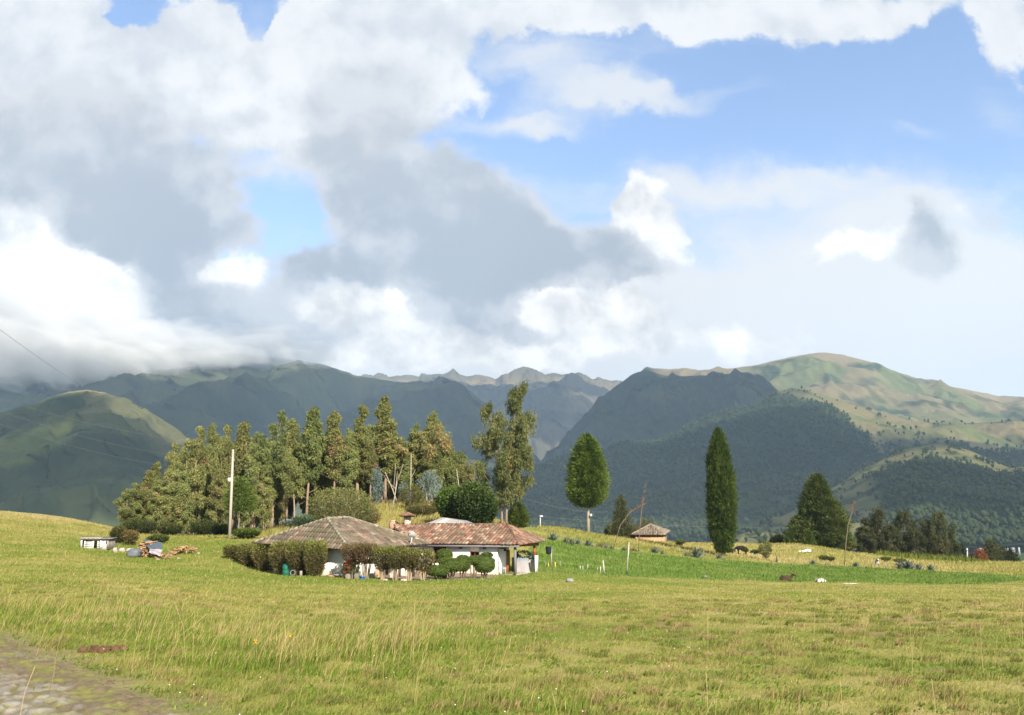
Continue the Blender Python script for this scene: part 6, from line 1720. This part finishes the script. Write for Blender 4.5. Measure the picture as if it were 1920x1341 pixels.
# ------------------------------------------------------------------ courtyard and porch things
def courtyard():
    def lath(name, u, Y, prof, col, lab, cat, mat=COLR, n=16, extra=None, dz=0.0):
        mb = MB(); mb.lathe(prof, n=n, col=col)
        if extra: extra(mb)
        return tag(mb.build(name, mat, None, True, on(u, Y, dz)), lab, cat)
    drum = [(0.001, 0), (.22, 0), (.235, .03), (.23, .2), (.245, .22), (.23, .24), (.23, .44), (.245, .46), (.23, .48), (.22, .68), (.17, .72), (.16, .70), (.001, .70)]
    lath('plastic_drum', 536, 57.9, drum, (.015, .13, .09), 'green plastic drum under the clipped hedge', 'drum')
    mb = MB(); th = np.linspace(0, 2 * np.pi, 25); mb.tube(np.stack((np.cos(th) * .18, 0 * th, .2 + np.sin(th) * .18), -1), .055, 8, (.05, .05, .055), cap=False); mb.tube(np.stack((np.cos(th) * .145, 0 * th - .03, .2 + np.sin(th) * .145), -1), .02, 6, (.35, .36, .38), cap=False)
    tag(mb.build('tyre', COLR, None, True, on(549, 56.6)), 'small dark tyre standing against the green drum', 'tyre')
    mb = MB(); mb.box((0, 0, .16), (.15, .13, .34), .2, (.34, .31, .28)); tag(mb.build('stone_post', STONE, loc=on(564, 56.2)), 'short grey post stub right of the tyre', 'post')
    lath('wash_basin', 680, 54.9, [(.001, .03), (.10, .03), (.13, .0), (.15, .03), (.17, .15), (.185, .16), (.16, .15), (.13, .05), (.001, .05)], (.03, .14, .55), 'bright blue plastic basin on the ground below the brown bush', 'basin')
    lath('washing_pan', 636, 55.6, [(.001, .12), (.30, .12), (.34, .2), (.355, .2), (.31, .10), (.001, .10)], (.25, .24, .24), 'wide dark pan on bricks before the white wall', 'pan')
    for (u, lab) in ((619, 'reddish brick block at the near side of the dark pan'), (640, 'reddish brick block at the far side of the dark pan'), (628, 'half brick between two others under the dark pan')):
        mb = MB(); mb.box((0, 0, .06), (.28, .16, .13), .15, (.42, .22, .14)); tag(mb.build('brick', STONE, loc=on(u, 55.55)), lab, 'brick')
    def potted(u, Y, h, potc, leafc, lab, spread=.2, ph=.22, flower=None):
        b = on(u, Y); r = empty('potted_plant', b, lab, 'potted plant'); mb = MB(); mb.lathe([(.001, 0), (.09, 0), (.14, ph), (.155, ph), (.13, ph - .02), (.001, ph - .02)], n=14, col=potc); mb.build('pot', STONE, r, True)
        rng = np.random.default_rng(int(u)); k = 160; d = rng.normal(size=(k, 3)); d /= np.linalg.norm(d, axis=1)[:, None]; mb = MB()
        mb.tube([(0, 0, ph - .03), (.02, 0, h * .7)], .015, 5, (.15, .12, .06)); mb.leaves(np.array((0, 0, ph + (h - ph) * .6)) + d * np.array((spread, spread, (h - ph) * .42)), d + (0, 0, .5), .16, .07, rng, np.array(leafc) * rng.uniform(.6, 1.4, (k, 1))); mb.build('foliage', LEAF, r)
        if flower is not None:
            mb = MB(); k = 60; d = rng.normal(size=(k, 3)); d /= np.linalg.norm(d, axis=1)[:, None]; mb.leaves(np.array((0, 0, ph + (h - ph) * .75)) + d * np.array((spread * 1.05, spread, (h - ph) * .4)), d, .11, .09, rng, np.array(flower) * rng.uniform(.7, 1.3, (k, 1))); mb.build('blossom', LEAF, r)
    potted(653, 55.2, .95, (.45, .26, .22), (.06, .09, .03), 'potted plant with red blossoms before the white wall', .22, .42, (.50, .09, .04))
    potted(665, 55.4, .92, (.26, .22, .19), (.16, .21, .05), 'potted plant with long light green leaves right of the red blossoms', .2, .36)
    potted(647, 54.9, .60, (.30, .24, .2), (.08, .09, .03), 'low potted plant with reddish leaves left of the red blossoms', .16, .2, (.38, .10, .06))
    for k, (u, Y, w, h, c, lab) in enumerate(((652, 54.7, .34, .30, (.24, .21, .18), 'dark stone trough under the red blossomed plant'), (668, 54.8, .32, .34, (.20, .18, .16), 'dark stone block right of the trough'), (697, 56.2, .36, .30, (.55, .50, .44), 'rounded pale boulder behind the brown bush'), (709, 57.8, .50, .50, (.50, .33, .22), 'rounded clay coloured jar shape behind the yellow flecked bush'), (735, 57.5, .34, .26, (.55, .52, .46), 'pale stone lying on the courtyard floor'), (722, 54.0, .34, .12, (.40, .35, .3), 'flat kerb stone at the courtyard edge'), (757, 53.8, .40, .12, (.48, .42, .36), 'longer flat kerb stone at the courtyard edge near the leaning poles'), (650, 55.8, .3, .2, (.70, .68, .66), 'white upturned bowl beside the pots'))):
        mb = MB(); mb.lump((0, 0, h * .42), (w / 2, w * .4, h * .58), 18, 12, amp=.22, freq=1.8, seed=k + 5, col=c, pw=.7); tag(mb.build('boulder' if k in (2, 3, 4, 5, 6) else ('stone_trough' if k == 0 else ('stone_block' if k == 1 else 'bowl')), STONE, None, True, on(u, Y)), lab, 'stone' if k != 7 else 'bowl')
    for k, (p0, p1, lab) in enumerate((((783, 1077, 53.8), (806, 1049, 54.6), 'longer dry pole leaning in the bush by the topiary'), ((786, 1080, 53.7), (803, 1052, 54.4), 'shorter dry pole leaning in the bush by the topiary'))):
        a, b = at(*p0), at(*p1); mb = MB(); mb.tube([(0, 0, 0), tuple((b - a) * .5 + (.02, 0, .02)), tuple(b - a)], [.035, .03, .022], 6, (.42, .30, .17)); tag(mb.build('leaning_pole', BARK, None, True, a), lab, 'pole')
    b = at(819, 1058, 55.4); mb = MB(); mb.lump((0, 0, 0), (.11, .09, .07), 14, 9, amp=.25, freq=2, seed=3, col=(.80, .80, .79), pw=.7); tag(mb.build('white_cloth', COLR, None, True, b), 'small white cloth lying on the flat oval topiary', 'cloth')
    b = at(923.5, 1046, 58.0); mb = MB(); mb.lump((0, 0, 0), (.13, .10, .10), 14, 9, amp=.4, freq=2, seed=6, col=(.40, .50, .66)); tag(mb.build('blue_cloth', COLR, None, True, b), 'pale blue cloth lying on the goblet shaped topiary', 'cloth')
    # porch things
    B = HB
    def pp(a, b_, z=0.03): q = HP(a, b_); return np.array((q[0] + B[0], q[1] + B[1], B[2] + z))
    tm = material('canvas_cover', var=.15, scale=4, rough=.85, bump=.3, bscale=6)
    mb = MB(); n = 40; th = np.linspace(0, 2 * np.pi, n, endpoint=False); V = []
    for z, f in ((0, 1.08), (.15, 1.0), (.4, .92), (.7, .86), (.95, .80), (1.08, .55), (1.12, .02)):
        for t in th: k = 1 + .07 * math.sin(t * 9 + z * 4) * (1 - z * .4); V.append((np.sign(np.cos(t)) * abs(np.cos(t)) ** .5 * .55 * f * k, np.sign(np.sin(t)) * abs(np.sin(t)) ** .5 * .4 * f * k, z))
    mb.add(V, [(i * n + j, i * n + (j + 1) % n, (i + 1) * n + (j + 1) % n, (i + 1) * n + j) for i in range(6) for j in range(n)], col=np.array([(.34, .32, .33) if v_[2] < .72 else (.20, .25, .28) for v_ in V])); tag(mb.build('covered_bale', tm, None, True, pp(.75, 3.1)), 'grey canvas covered load standing on the porch', 'canvas cover')
    mb = MB(); rng = np.random.default_rng(4); d = rng.normal(size=(240, 3)); d /= np.linalg.norm(d, axis=1)[:, None]; mb.leaves(d * np.array((.5, .25, .18)), d + (0, 0, .3), .18, .09, rng, lerp((.03, .05, .03), (.05, .10, .12), rng.uniform(size=240))); o = mb.build('green_sack', LEAF, None, False, pp(.65, 3.1, 1.30)); tag(o, 'dark green bundle of leaves on the canvas covered load', 'bundle')
    for (a, b_, pr, c, lab, nm, cat) in ((.33, 4.85, [(.001, 0), (.14, 0), (.16, .26), (.175, .27), (.15, .26), (.001, .2)], (.02, .25, .38), 'turquoise bucket on the low porch wall', 'bucket', 'bucket'),
                                         (1.35, 4.2, [(.001, 0), (.24, 0), (.25, .85), (.2, .9), (.001, .9)], (.05, .05, .065), 'tall dark barrel at the back of the porch', 'barrel', 'barrel'), (1.0, 4.4, [(.001, 0), (.16, 0), (.17, .8), (.001, .8)], (.04, .04, .05), 'narrow black drum beside the dark barrel on the porch', 'drum', 'drum')):
        mb = MB(); mb.lathe(pr, n=16, col=c); tag(mb.build(nm, COLR, None, True, pp(a, b_, .93 if 'bucket' in nm else .03)), lab, cat)
    mb = MB(); rng = np.random.default_rng(8); d = rng.normal(size=(90, 3)); mb.leaves(d * .07, d + (0, 0, .6), .14, .07, rng, lerp((.06, .10, .03), (.42, .16, .05), rng.uniform(size=90))); tag(mb.build('bucket_flowers', LEAF, None, False, pp(.33, 4.85, 1.27)), 'orange flowers growing in the turquoise bucket', 'flowers')
    mb = MB(); mb.box((0, 0, .15), (.30, .22, .30), .3, (.80, .80, .80)); tag(mb.build('white_box', COLR, None, False, pp(1.35, 4.2, .95)), 'white box on top of the tall porch barrel', 'box')
    mb = MB()
    for a in (-.16, .16): mb.tube([(a, 0, 0), (a * .9, .12, .42)], .022, 6, (.62, .60, .57)); mb.tube([(a, .3, 0), (a * .9, .14, .42)], .022, 6, (.62, .60, .57))
    mb.box((0, .13, .44), (.40, .12, .04), 0, (.66, .63, .6)); tag(mb.build('sawhorse', COLR, None, False, pp(1.2, .25, 0)), 'small whitish trestle at the foot of the house corner', 'trestle')
    # trellis posts and things in the crop behind the porch
    Y = 74; b = on(1029, Y); r = empty('bin_on_post', b, 'black plastic container hung on a pale post beside the fodder strip', 'container'); s = Y / FPX
    mb = MB(); mb.box((.22, .05, .42 + .3), (.09, .09, 1.5), 0, (.40, .39, .36)); mb.build('post', COLR, r)
    mb = MB(); mb.lathe([(.001, 0), (.17, 0), (.23, .12), (.25, .58), (.265, .62), (.23, .60), (.001, .56)], n=18, col=(.025, .027, .035)); mb.build('container', COLR, r, True, (0, 0, .88))
    for k, (u, v, Y, w, c, lean, lab) in enumerate(((1029, 1058, 72, .10, (.55, .40, .08), .12, 'yellow stake leaning below the black container'), (1041.5, 1054, 72, .12, (.58, .42, .08), .05, 'yellow stake right of the black container'), (1023.5, 1055, 73, .05, (.40, .37, .3), 0, 'thin grey stake left of the black container'), (1050, 1052, 74, .05, (.42, .38, .3), -.03, 'thin pale stake past the yellow stakes'),
                                                 (1088, 1061, 73, .08, (.48, .46, .42), .02, 'short whitish stake, first of three low stakes in the fodder'), (1093, 1061, 73.5, .08, (.42, .40, .37), .02, 'short whitish stake, middle of three low stakes in the fodder'), (1101.5, 1058, 74, .07, (.46, .44, .42), -.1, 'greyish leaning stake, last of three low stakes in the fodder'),
                                                 (1126, 1062, 73, .08, (.52, .48, .42), 0, 'short weathered stake beside the taller leaning one'), (1121, 1064, 73.5, .05, (.46, .42, .36), .06, 'thin weathered stake at the near side of the leaning one'))):
        p = on(u, Y); h = max(at(u, v, Y)[2] - p[2], .35); mb = MB(); mb.tube([(0, 0, -.1), (-lean * h, 0, h)], [w / 2, w * .42], 6, c); tag(mb.build('stake', COLR, None, True, p), lab, 'stake')
    p = on(1133, 73); q = at(1130.5, 1051, 73); mb = MB(); mb.tube([(0, 0, -.1), tuple(q - p)], [.085, .06], 7, (.42, .40, .36)); tag(mb.build('stake', COLR, None, True, p), 'taller pale leaning stake in the fodder strip', 'stake')
    p = on(1175, 74.5); q = at(1179.5, 1017, 74.5); mb = MB(); d = q - p; r = empty('marker_post', p, 'slim white post with black foot at the edge of the fodder strip', 'post'); mb.tube([d * .1, d], [.045, .038], 8, (.50, .47, .43)); mb.build('post', COLR, r, True); mb = MB(); mb.tube([(0, 0, -.1), d * .105], .062, 8, (.03, .03, .03)); mb.build('foot_sleeve', COLR, r, True)
    # scraps in the field
    for k, (u, v, Y, c, lab) in enumerate(((1322, 1085, 80, (.32, .28, .25), 'small dark lump at the near edge of the fodder strip'), (1068, 1101, 52, (.45, .47, .45), 'greyish scrap in the pasture before the fodder strip'), (1390, 1053, 119, (.55, .50, .46), 'pale stone at the foot of the black cow'), (1460, 1055, 118, (.52, .48, .45), 'pale stone at the foot of the short dark stump'))):
        mb = MB(); mb.lump((0, 0, .1), (.22, .18, .12), 14, 9, amp=.5, freq=2, seed=k, col=np.array(c) * .6); tag(mb.build('field_stone', STONE, None, True, on(u, Y)), lab, 'stone')
    p = on(1456, 119); q = at(1454, 1038, 119); mb = MB(); mb.tube([(0, 0, 0), tuple((q - p) * .5 + (.12, 0, 0)), tuple(q - p)], [.16, .1, .05], 7, (.14, .11, .085)); tag(mb.build('dead_stump', BARK, None, True, p), 'short dark leaning stump among the pasture saplings', 'stump')
    for k, (u, Y, h, c, lab) in enumerate(((1119, 100.5, .7, (.27, .2, .15), 'broken brown agave stub left of the leaning stalk'), (1185, 103, .45, (.17, .11, .09), 'dark withered leaf heap at the foot of the upright stalk'))):
        rng = np.random.default_rng(k); mb = MB(); n = 40; d = rng.normal(size=(n, 3)); d[:, 2] = np.abs(d[:, 2]); mb.leaves(d * np.array((.25, .2, .02)), d * np.array((1, 1, .6)), h, .12, rng, np.array(c) * rng.uniform(.6, 1.3, (n, 1))); tag(mb.build('withered_agave', BARK, None, False, on(u, Y)), lab, 'dead plant')


courtyard()


# ------------------------------------------------------------------ utility poles and wires
def poles():
    def pole(u, v1, Y, r0, r1, col, lab, v0=None, lean=0):
        b = on(u, Y) if v0 is None else at(u, v0, Y); t = at(u + lean, v1, Y); r = empty('utility_pole', b, lab, 'utility pole'); d = t - b
        mb = MB(); mb.tube([(0, 0, -.3), d * .5, d], [r0, (r0 + r1) / 2, r1], 10, col); mb.build('pole', COLR, r, True); return r, b, d
    r, b, d = pole(430.5, 843, 85, .155, .095, (.43, .38, .335), 'tall pale concrete utility pole in front of the grove', lean=6.5)
    mb = MB(); mb.box(d * .655 + (-.2, -.14, 0), (.26, .16, .34), 0, (.78, .77, .77)); mb.build('meter_box', COLR, r)
    mb = MB()
    for f in (.93, .955, .98): mb.tube([d * f + (-.02, -.1, 0), d * f + (-.02, -.24, .0)], .03, 6, (.4, .36, .33)); mb.lump(d * f + (-.02, -.26, 0), (.045, .045, .06), 8, 6, col=(.30, .22, .18))
    mb.build('insulator_rack', COLR, r)
    A = b + d * .96
    r2, b2, d2 = pole(1013, 968, 150, .12, .09, (.48, .46, .43), 'small distant utility pole on the skyline past the red roof', v0=992)
    mb = MB(); mb.lump(d2 * .97 + (.15, -.1, .05), (.32, .2, .14), 10, 7, col=(.75, .75, .75)); mb.build('street_lamp_head', COLR, r2)
    r3, b3, d3 = pole(1813.5, 1028, 200, .16, .12, (.52, .48, .44), 'small distant pole with a white box beyond the pasture edge', v0=1056)
    mb = MB(); mb.box(d3 * .9 + (-.15, -.2, 0), (.28, .2, .5), 0, (.5, .5, .5)); mb.build('meter_box', COLR, r3)
    b4 = at(1108, 966, 123.6); mb = MB(); mb.lump((0, -.1, 0), (.16, .14, .2), 10, 7, col=(.72, .72, .71)); tag(mb.build('porcelain_insulator', COLR, None, True, b4), 'white insulator fixed to the bare trunk of the egg shaped conifer', 'insulator')
    WM = material('wire_metal', (.11, .11, .115), attr=False, var=0, rough=.6); WL = material('wire_pale', (.20, .20, .21), attr=False, var=0, rough=.6)
    def wire(a, b_, sag, lab, rad=.02, mat=WM):
        a, b_ = np.array(a), np.array(b_); t = np.linspace(0, 1, 24)[:, None]; p = a + (b_ - a) * t; p[:, 2] -= sag * 4 * (t * (1 - t))[:, 0]
        mb = MB(); mb.tube(p - a, rad, 5, cap=False); tag(mb.build('power_wire', mat, None, True, a), lab, 'wire', 'overhead wires')
    wire(A, at(560, 985, 76), .3, 'wire running from the concrete pole down toward the mossy roof', .010)
    wire(at(-60, 575, 40), at(165, 730, 150), .2, 'long dark wire slanting down across the clouds from the frame edge', .011)
    for i, (v0, v1) in enumerate(((735, 852), (757, 884), (783, 905))):
        wire(at(-60, v0 - 8, 120), at(330, v1 - 30, 170), 1.0, ('highest', 'middle', 'lowest')[i] + ' of three faint wires crossing before the wooded left hill', .016, WL)
    wire(at(978, 932, 97), at(1140, 960, 118), .5, 'pale wire running from the triple trunks to the egg shaped conifer', .012, WL)
    for i in range(3):
        e = at(1330 + 400 * (i == 0), (1004, 1000, 996)[i] - 24, 230); wire(b2 + d2 * (.95 - .22 * i), e, 1.6, ('upper', 'middle', 'lower')[i] + ' of three faint wires leaving the small skyline pole', .013, WL)
    # wire fence posts along the crest on the right
    for k, (u, Y) in enumerate(((1412, 118), (1376, 116), (1490, 119), (1567, 121), (1352, 128), (1640, 124))):
        h = .9; mb = MB(); mb.tube([(0, 0, -.1), (.03, 0, h)], .035, 5, (.36, .32, .27)); tag(mb.build('fence_post', COLR, None, True, on(u, Y)), ('thin grey fence post right of the black cow', 'thin grey fence post close to the cypress foot', 'thin grey fence post left of the lone agave', 'thin grey fence post before the twin stemmed sapling', 'thin grey fence post behind the cypress', 'thin grey fence post beside the calf')[k], 'fence post', 'thin posts along the pasture fence line')


poles()


# ------------------------------------------------------------------ cattle
def skin_body(name, verts, edges, radii, mat, parent, root=0):
    me = bpy.data.meshes.new(name); me.from_pydata([tuple(v) for v in verts], edges, [])
    o = link(name, me, parent); sk = o.modifiers.new('skin', 'SKIN'); sk.use_smooth_shade = True
    for i, r_ in enumerate(radii):
        rr = (r_, r_) if np.isscalar(r_) else r_
        me.skin_vertices[0].data[i].radius = rr; me.skin_vertices[0].data[i].use_root = i == root
    sb = o.modifiers.new('sub', 'SUBSURF'); sb.levels = 2; sb.render_levels = 2; me.materials.append(mat); return o


def coat(name, base, patch, thr, scale, seed):
    m = bpy.data.materials.new(name); m.use_nodes = True; nt = m.node_tree; bs = nt.nodes['Principled BSDF']; tc = nt.nodes.new('ShaderNodeTexCoord')
    f = noise(nt, vmath(nt, 'ADD', tc.outputs['Object'], (seed, seed * 2.1, 0)), scale, 1.5, .5).step(thr - .02, thr + .02)
    nt.links.new(mixc(nt, f, base, patch), bs.inputs['Base Color']); bs.inputs['Roughness'].default_value = .75; bs.inputs['Specular IOR Level'].default_value = .15; return m


def stander(b, rz, s, mat, lab, graze=True):
    r = empty('cow', b, lab, 'cow', rz=rz); r.scale = (s, s, s)
    hd = [(.95, 0, .92), (1.18, 0, .55), (1.30, 0, .22), (1.36, 0, .06)] if graze else [(.92, 0, 1.22), (1.08, 0, 1.38), (1.30, 0, 1.30), (1.48, 0, 1.16)]
    V = [(-.62, 0, 1.06), (-.30, 0, 1.03), (.05, 0, 1.00), (.42, 0, 1.04), (.68, 0, 1.06)] + hd
    E = [(i, i + 1) for i in range(8)]; Rr = [(.22, .26), (.28, .31), (.29, .34), (.27, .31), (.20, .25), .17 if graze else .15, .12, .10, .07]
    for (x_, sgn, st) in ((-.60, 1, 0), (-.60, -1, .10), (.50, 1, .06), (.50, -1, -.08)):
        i0 = len(V); hind = x_ < 0; y_ = .16 * sgn
        V += [(x_ + .02, y_, .80), (x_ + (.06 if hind else 0) + st * .5, y_, .56), (x_ + (-.10 if hind else .01) + st, y_, .32), (x_ + (-.06 if hind else 0) + st, y_, .04)]
        E += [(0 if hind else 3, i0), (i0, i0 + 1), (i0 + 1, i0 + 2), (i0 + 2, i0 + 3)]; Rr += [.15, .10, .06, .055]
    i0 = len(V); V += [(-.80, 0, 1.08), (-.88, 0, .75), (-.87, 0, .40)]; E += [(0, i0), (i0, i0 + 1), (i0 + 1, i0 + 2)]; Rr += [.05, .025, .035]
    skin_body('body', V, E, Rr, mat, r, 2)
    h0, h1 = np.array(hd[1 if graze else 1]), np.array(hd[2])
    for sg in (-1, 1):
        mb = MB(); p = h0 + (h1 - h0) * (.1) + np.array((0, .10 * sg, .03)); mb.lump(p + (-.02, .10 * sg, .0), (.035, .11, .06), 10, 7, col=(1, 1, 1)); mb.build('ear', mat, r, True)
    return r


def lier(b, rz, s, mat, lab, curl=0.0, headup=True):
    r = empty('cow', b, lab, 'cow', rz=rz); r.scale = (s, s, s)
    hd = [(.66, curl * .25, .58), (.80, curl * .5, .74), (.98, curl * .75, .70), (1.12, curl * .9, .58)] if headup else [(.66, curl * .3, .36), (.76, curl * .65, .36), (.70, curl * 1.0, .26), (.60, curl * 1.15, .16)]
    V = [(-.72, 0, .24), (-.42, 0, .33), (-.05, 0, .36), (.30, 0, .37), (.50, 0, .38)] + hd
    E = [(i, i + 1) for i in range(8)]; Rr = [(.20, .20), (.30, .30), (.33, .33), (.28, .30), (.20, .23), .15, .125, .10, .07]
    for (x_, sg) in ((-.45, 1), (-.50, -1), (.38, 1), (.36, -1)):
        i0 = len(V); f = x_ > 0
        V += [(x_ + .05, .24 * sg, .18), (x_ + (.34 if f else .36), .34 * sg, .10), (x_ + (.12 if f else .12), .40 * sg, .06)]
        E += [(3 if f else 1, i0), (i0, i0 + 1), (i0 + 1, i0 + 2)]; Rr += [.13 if not f else .10, .075, .05]
    i0 = len(V); V += [(-.86, .05, .16), (-.92, .2, .05)]; E += [(0, i0), (i0, i0 + 1)]; Rr += [.04, .03]
    skin_body('body', V, E, Rr, mat, r, 2)
    h0 = np.array(hd[1])
    for sg in (-1, 1):
        mb = MB(); mb.lump(h0 + (-.04, .18 * sg, .05), (.04, .10, .055), 10, 7); mb.build('ear', mat, r, True)
    return r


BLACK = coat('black_coat', (.012, .011, .011), (.02, .018, .016), .5, 3, 1)
stander(on(1391, 126), R(180), .92, BLACK, 'black cow grazing with lowered head beside the cypress')
BRN = coat('brown_white_coat', (.060, .033, .022), (.70, .67, .62), .665, 1.5, 7)
lier(on(1474, 88), R(12), .86, BRN, 'dark brown calf with a white patch lying in the pasture', -.35)
WH = coat('white_brown_coat', (.66, .63, .59), (.13, .07, .05), .58, 2.6, 3)
lier(on(1538, 86), R(-12), .60, WH, 'white calf with dark spots lying curled in the pasture', -.55, False)
BW = coat('pied_coat', (.74, .72, .68), (.03, .028, .028), .5, 2.4, 9)
stander(on(1645, 127), R(-100), .70, BW, 'black and white calf standing face on by the agave clump', False)
mb = MB(); p = on(1507, 142); mb.tube([(-.9, 0, .12), (0, .1, .16), (.5, 0, .22)], [.10, .17, .22], 10, (.80, .79, .77)); mb.lump((.75, -.05, .25), (.42, .3, .26), 16, 10, amp=.2, seed=2, col=(.80, .79, .77)); tag(mb.build('white_sack', COLR, None, True, p), 'long white sack lying on the dry crest below the pine', 'sack')
mb = MB(); p = on(1593, 83); mb.lump((0, 0, .03), (.75, .25, .06), 14, 8, amp=.3, seed=6, col=(.50, .46, .40)); tag(mb.build('pale_board', STONE, None, True, p), 'flat pale board lying in the pasture right of the white calf', 'board')


# ------------------------------------------------------------------ village roofs far down the valley
def village():
    for k, (u, v, Y, w, c, lab) in enumerate(((1887, 1029, 700, 6, (.34, .34, .33), 'long white roofed house in the far valley village'), (1910, 1027, 760, 3, (.38, .38, .37), 'small bright white house beside the long white roof in the valley'), (1899, 1028, 740, 6, (.25, .26, .28), 'grey roofed house between two white houses in the valley'),
                                         (1820, 1044, 640, 2.5, (.45, .45, .44), 'tiny white house seen right of the small boxed pole'), (1916, 1053, 420, 7, (.34, .29, .24), 'pale earth coloured shed at the far edge of the pasture'), (1838, 1029, 720, 4, (.55, .45, .4), 'tiny brown house above the orange tree'))):
        p = at(u, v, Y); s = Y / FPX; W, H = w * s, min(w * s * .5, 4.0); r = empty('valley_house', (p[0], p[1], p[2] - H * .6), lab, 'house', 'houses of the valley village')
        mb = MB(); mb.box((0, 0, H * .3 - 3), (W, W * .7, H * .6 + 6), .2, np.array(c) * .9); mb.build('wall', COLR, r)
        mb = MB(); z = H * .6; x_, y_ = W * .56, W * .42; mb.add([(-x_, -y_, z), (x_, -y_, z), (x_, y_, z), (-x_, y_, z), (-x_ * .8, 0, z + H * .5), (x_ * .8, 0, z + H * .5)], [(0, 1, 5, 4), (2, 3, 4, 5), (3, 2, 1, 0)], [(1, 2, 5), (3, 0, 4)], col=c); o = mb.build('roof', COLR, r); o.rotation_euler = (0, 0, .2)
    # houses on the left hill's terrace and lattice masts on the ridges
    for k, (u, v, Y, w, lab) in enumerate(((42, 832, 1830, 4, 'tiny white farmhouse on the terrace of the left hill'), (48, 831.5, 1832, 3, 'second tiny farmhouse on the left hill terrace, just uphill of a white one'))):
        p = at(u, v, Y); s = Y / FPX; W = w * s; r = empty('hill_house', p, lab, 'house'); mb = MB(); mb.box((0, 0, -.5), (W, W, 5), .1, (.72, .70, .66)); mb.build('wall', COLR, r); mb = MB(); mb.add([(-W * .6, -W * .6, 2), (W * .6, -W * .6, 2), (W * .6, W * .6, 2), (-W * .6, W * .6, 2), (0, 0, 3.6)], [(3, 2, 1, 0)], [(0, 1, 4), (1, 2, 4), (2, 3, 4), (3, 0, 4)], col=(.55, .42, .34)); mb.build('roof', COLR, r)


village()
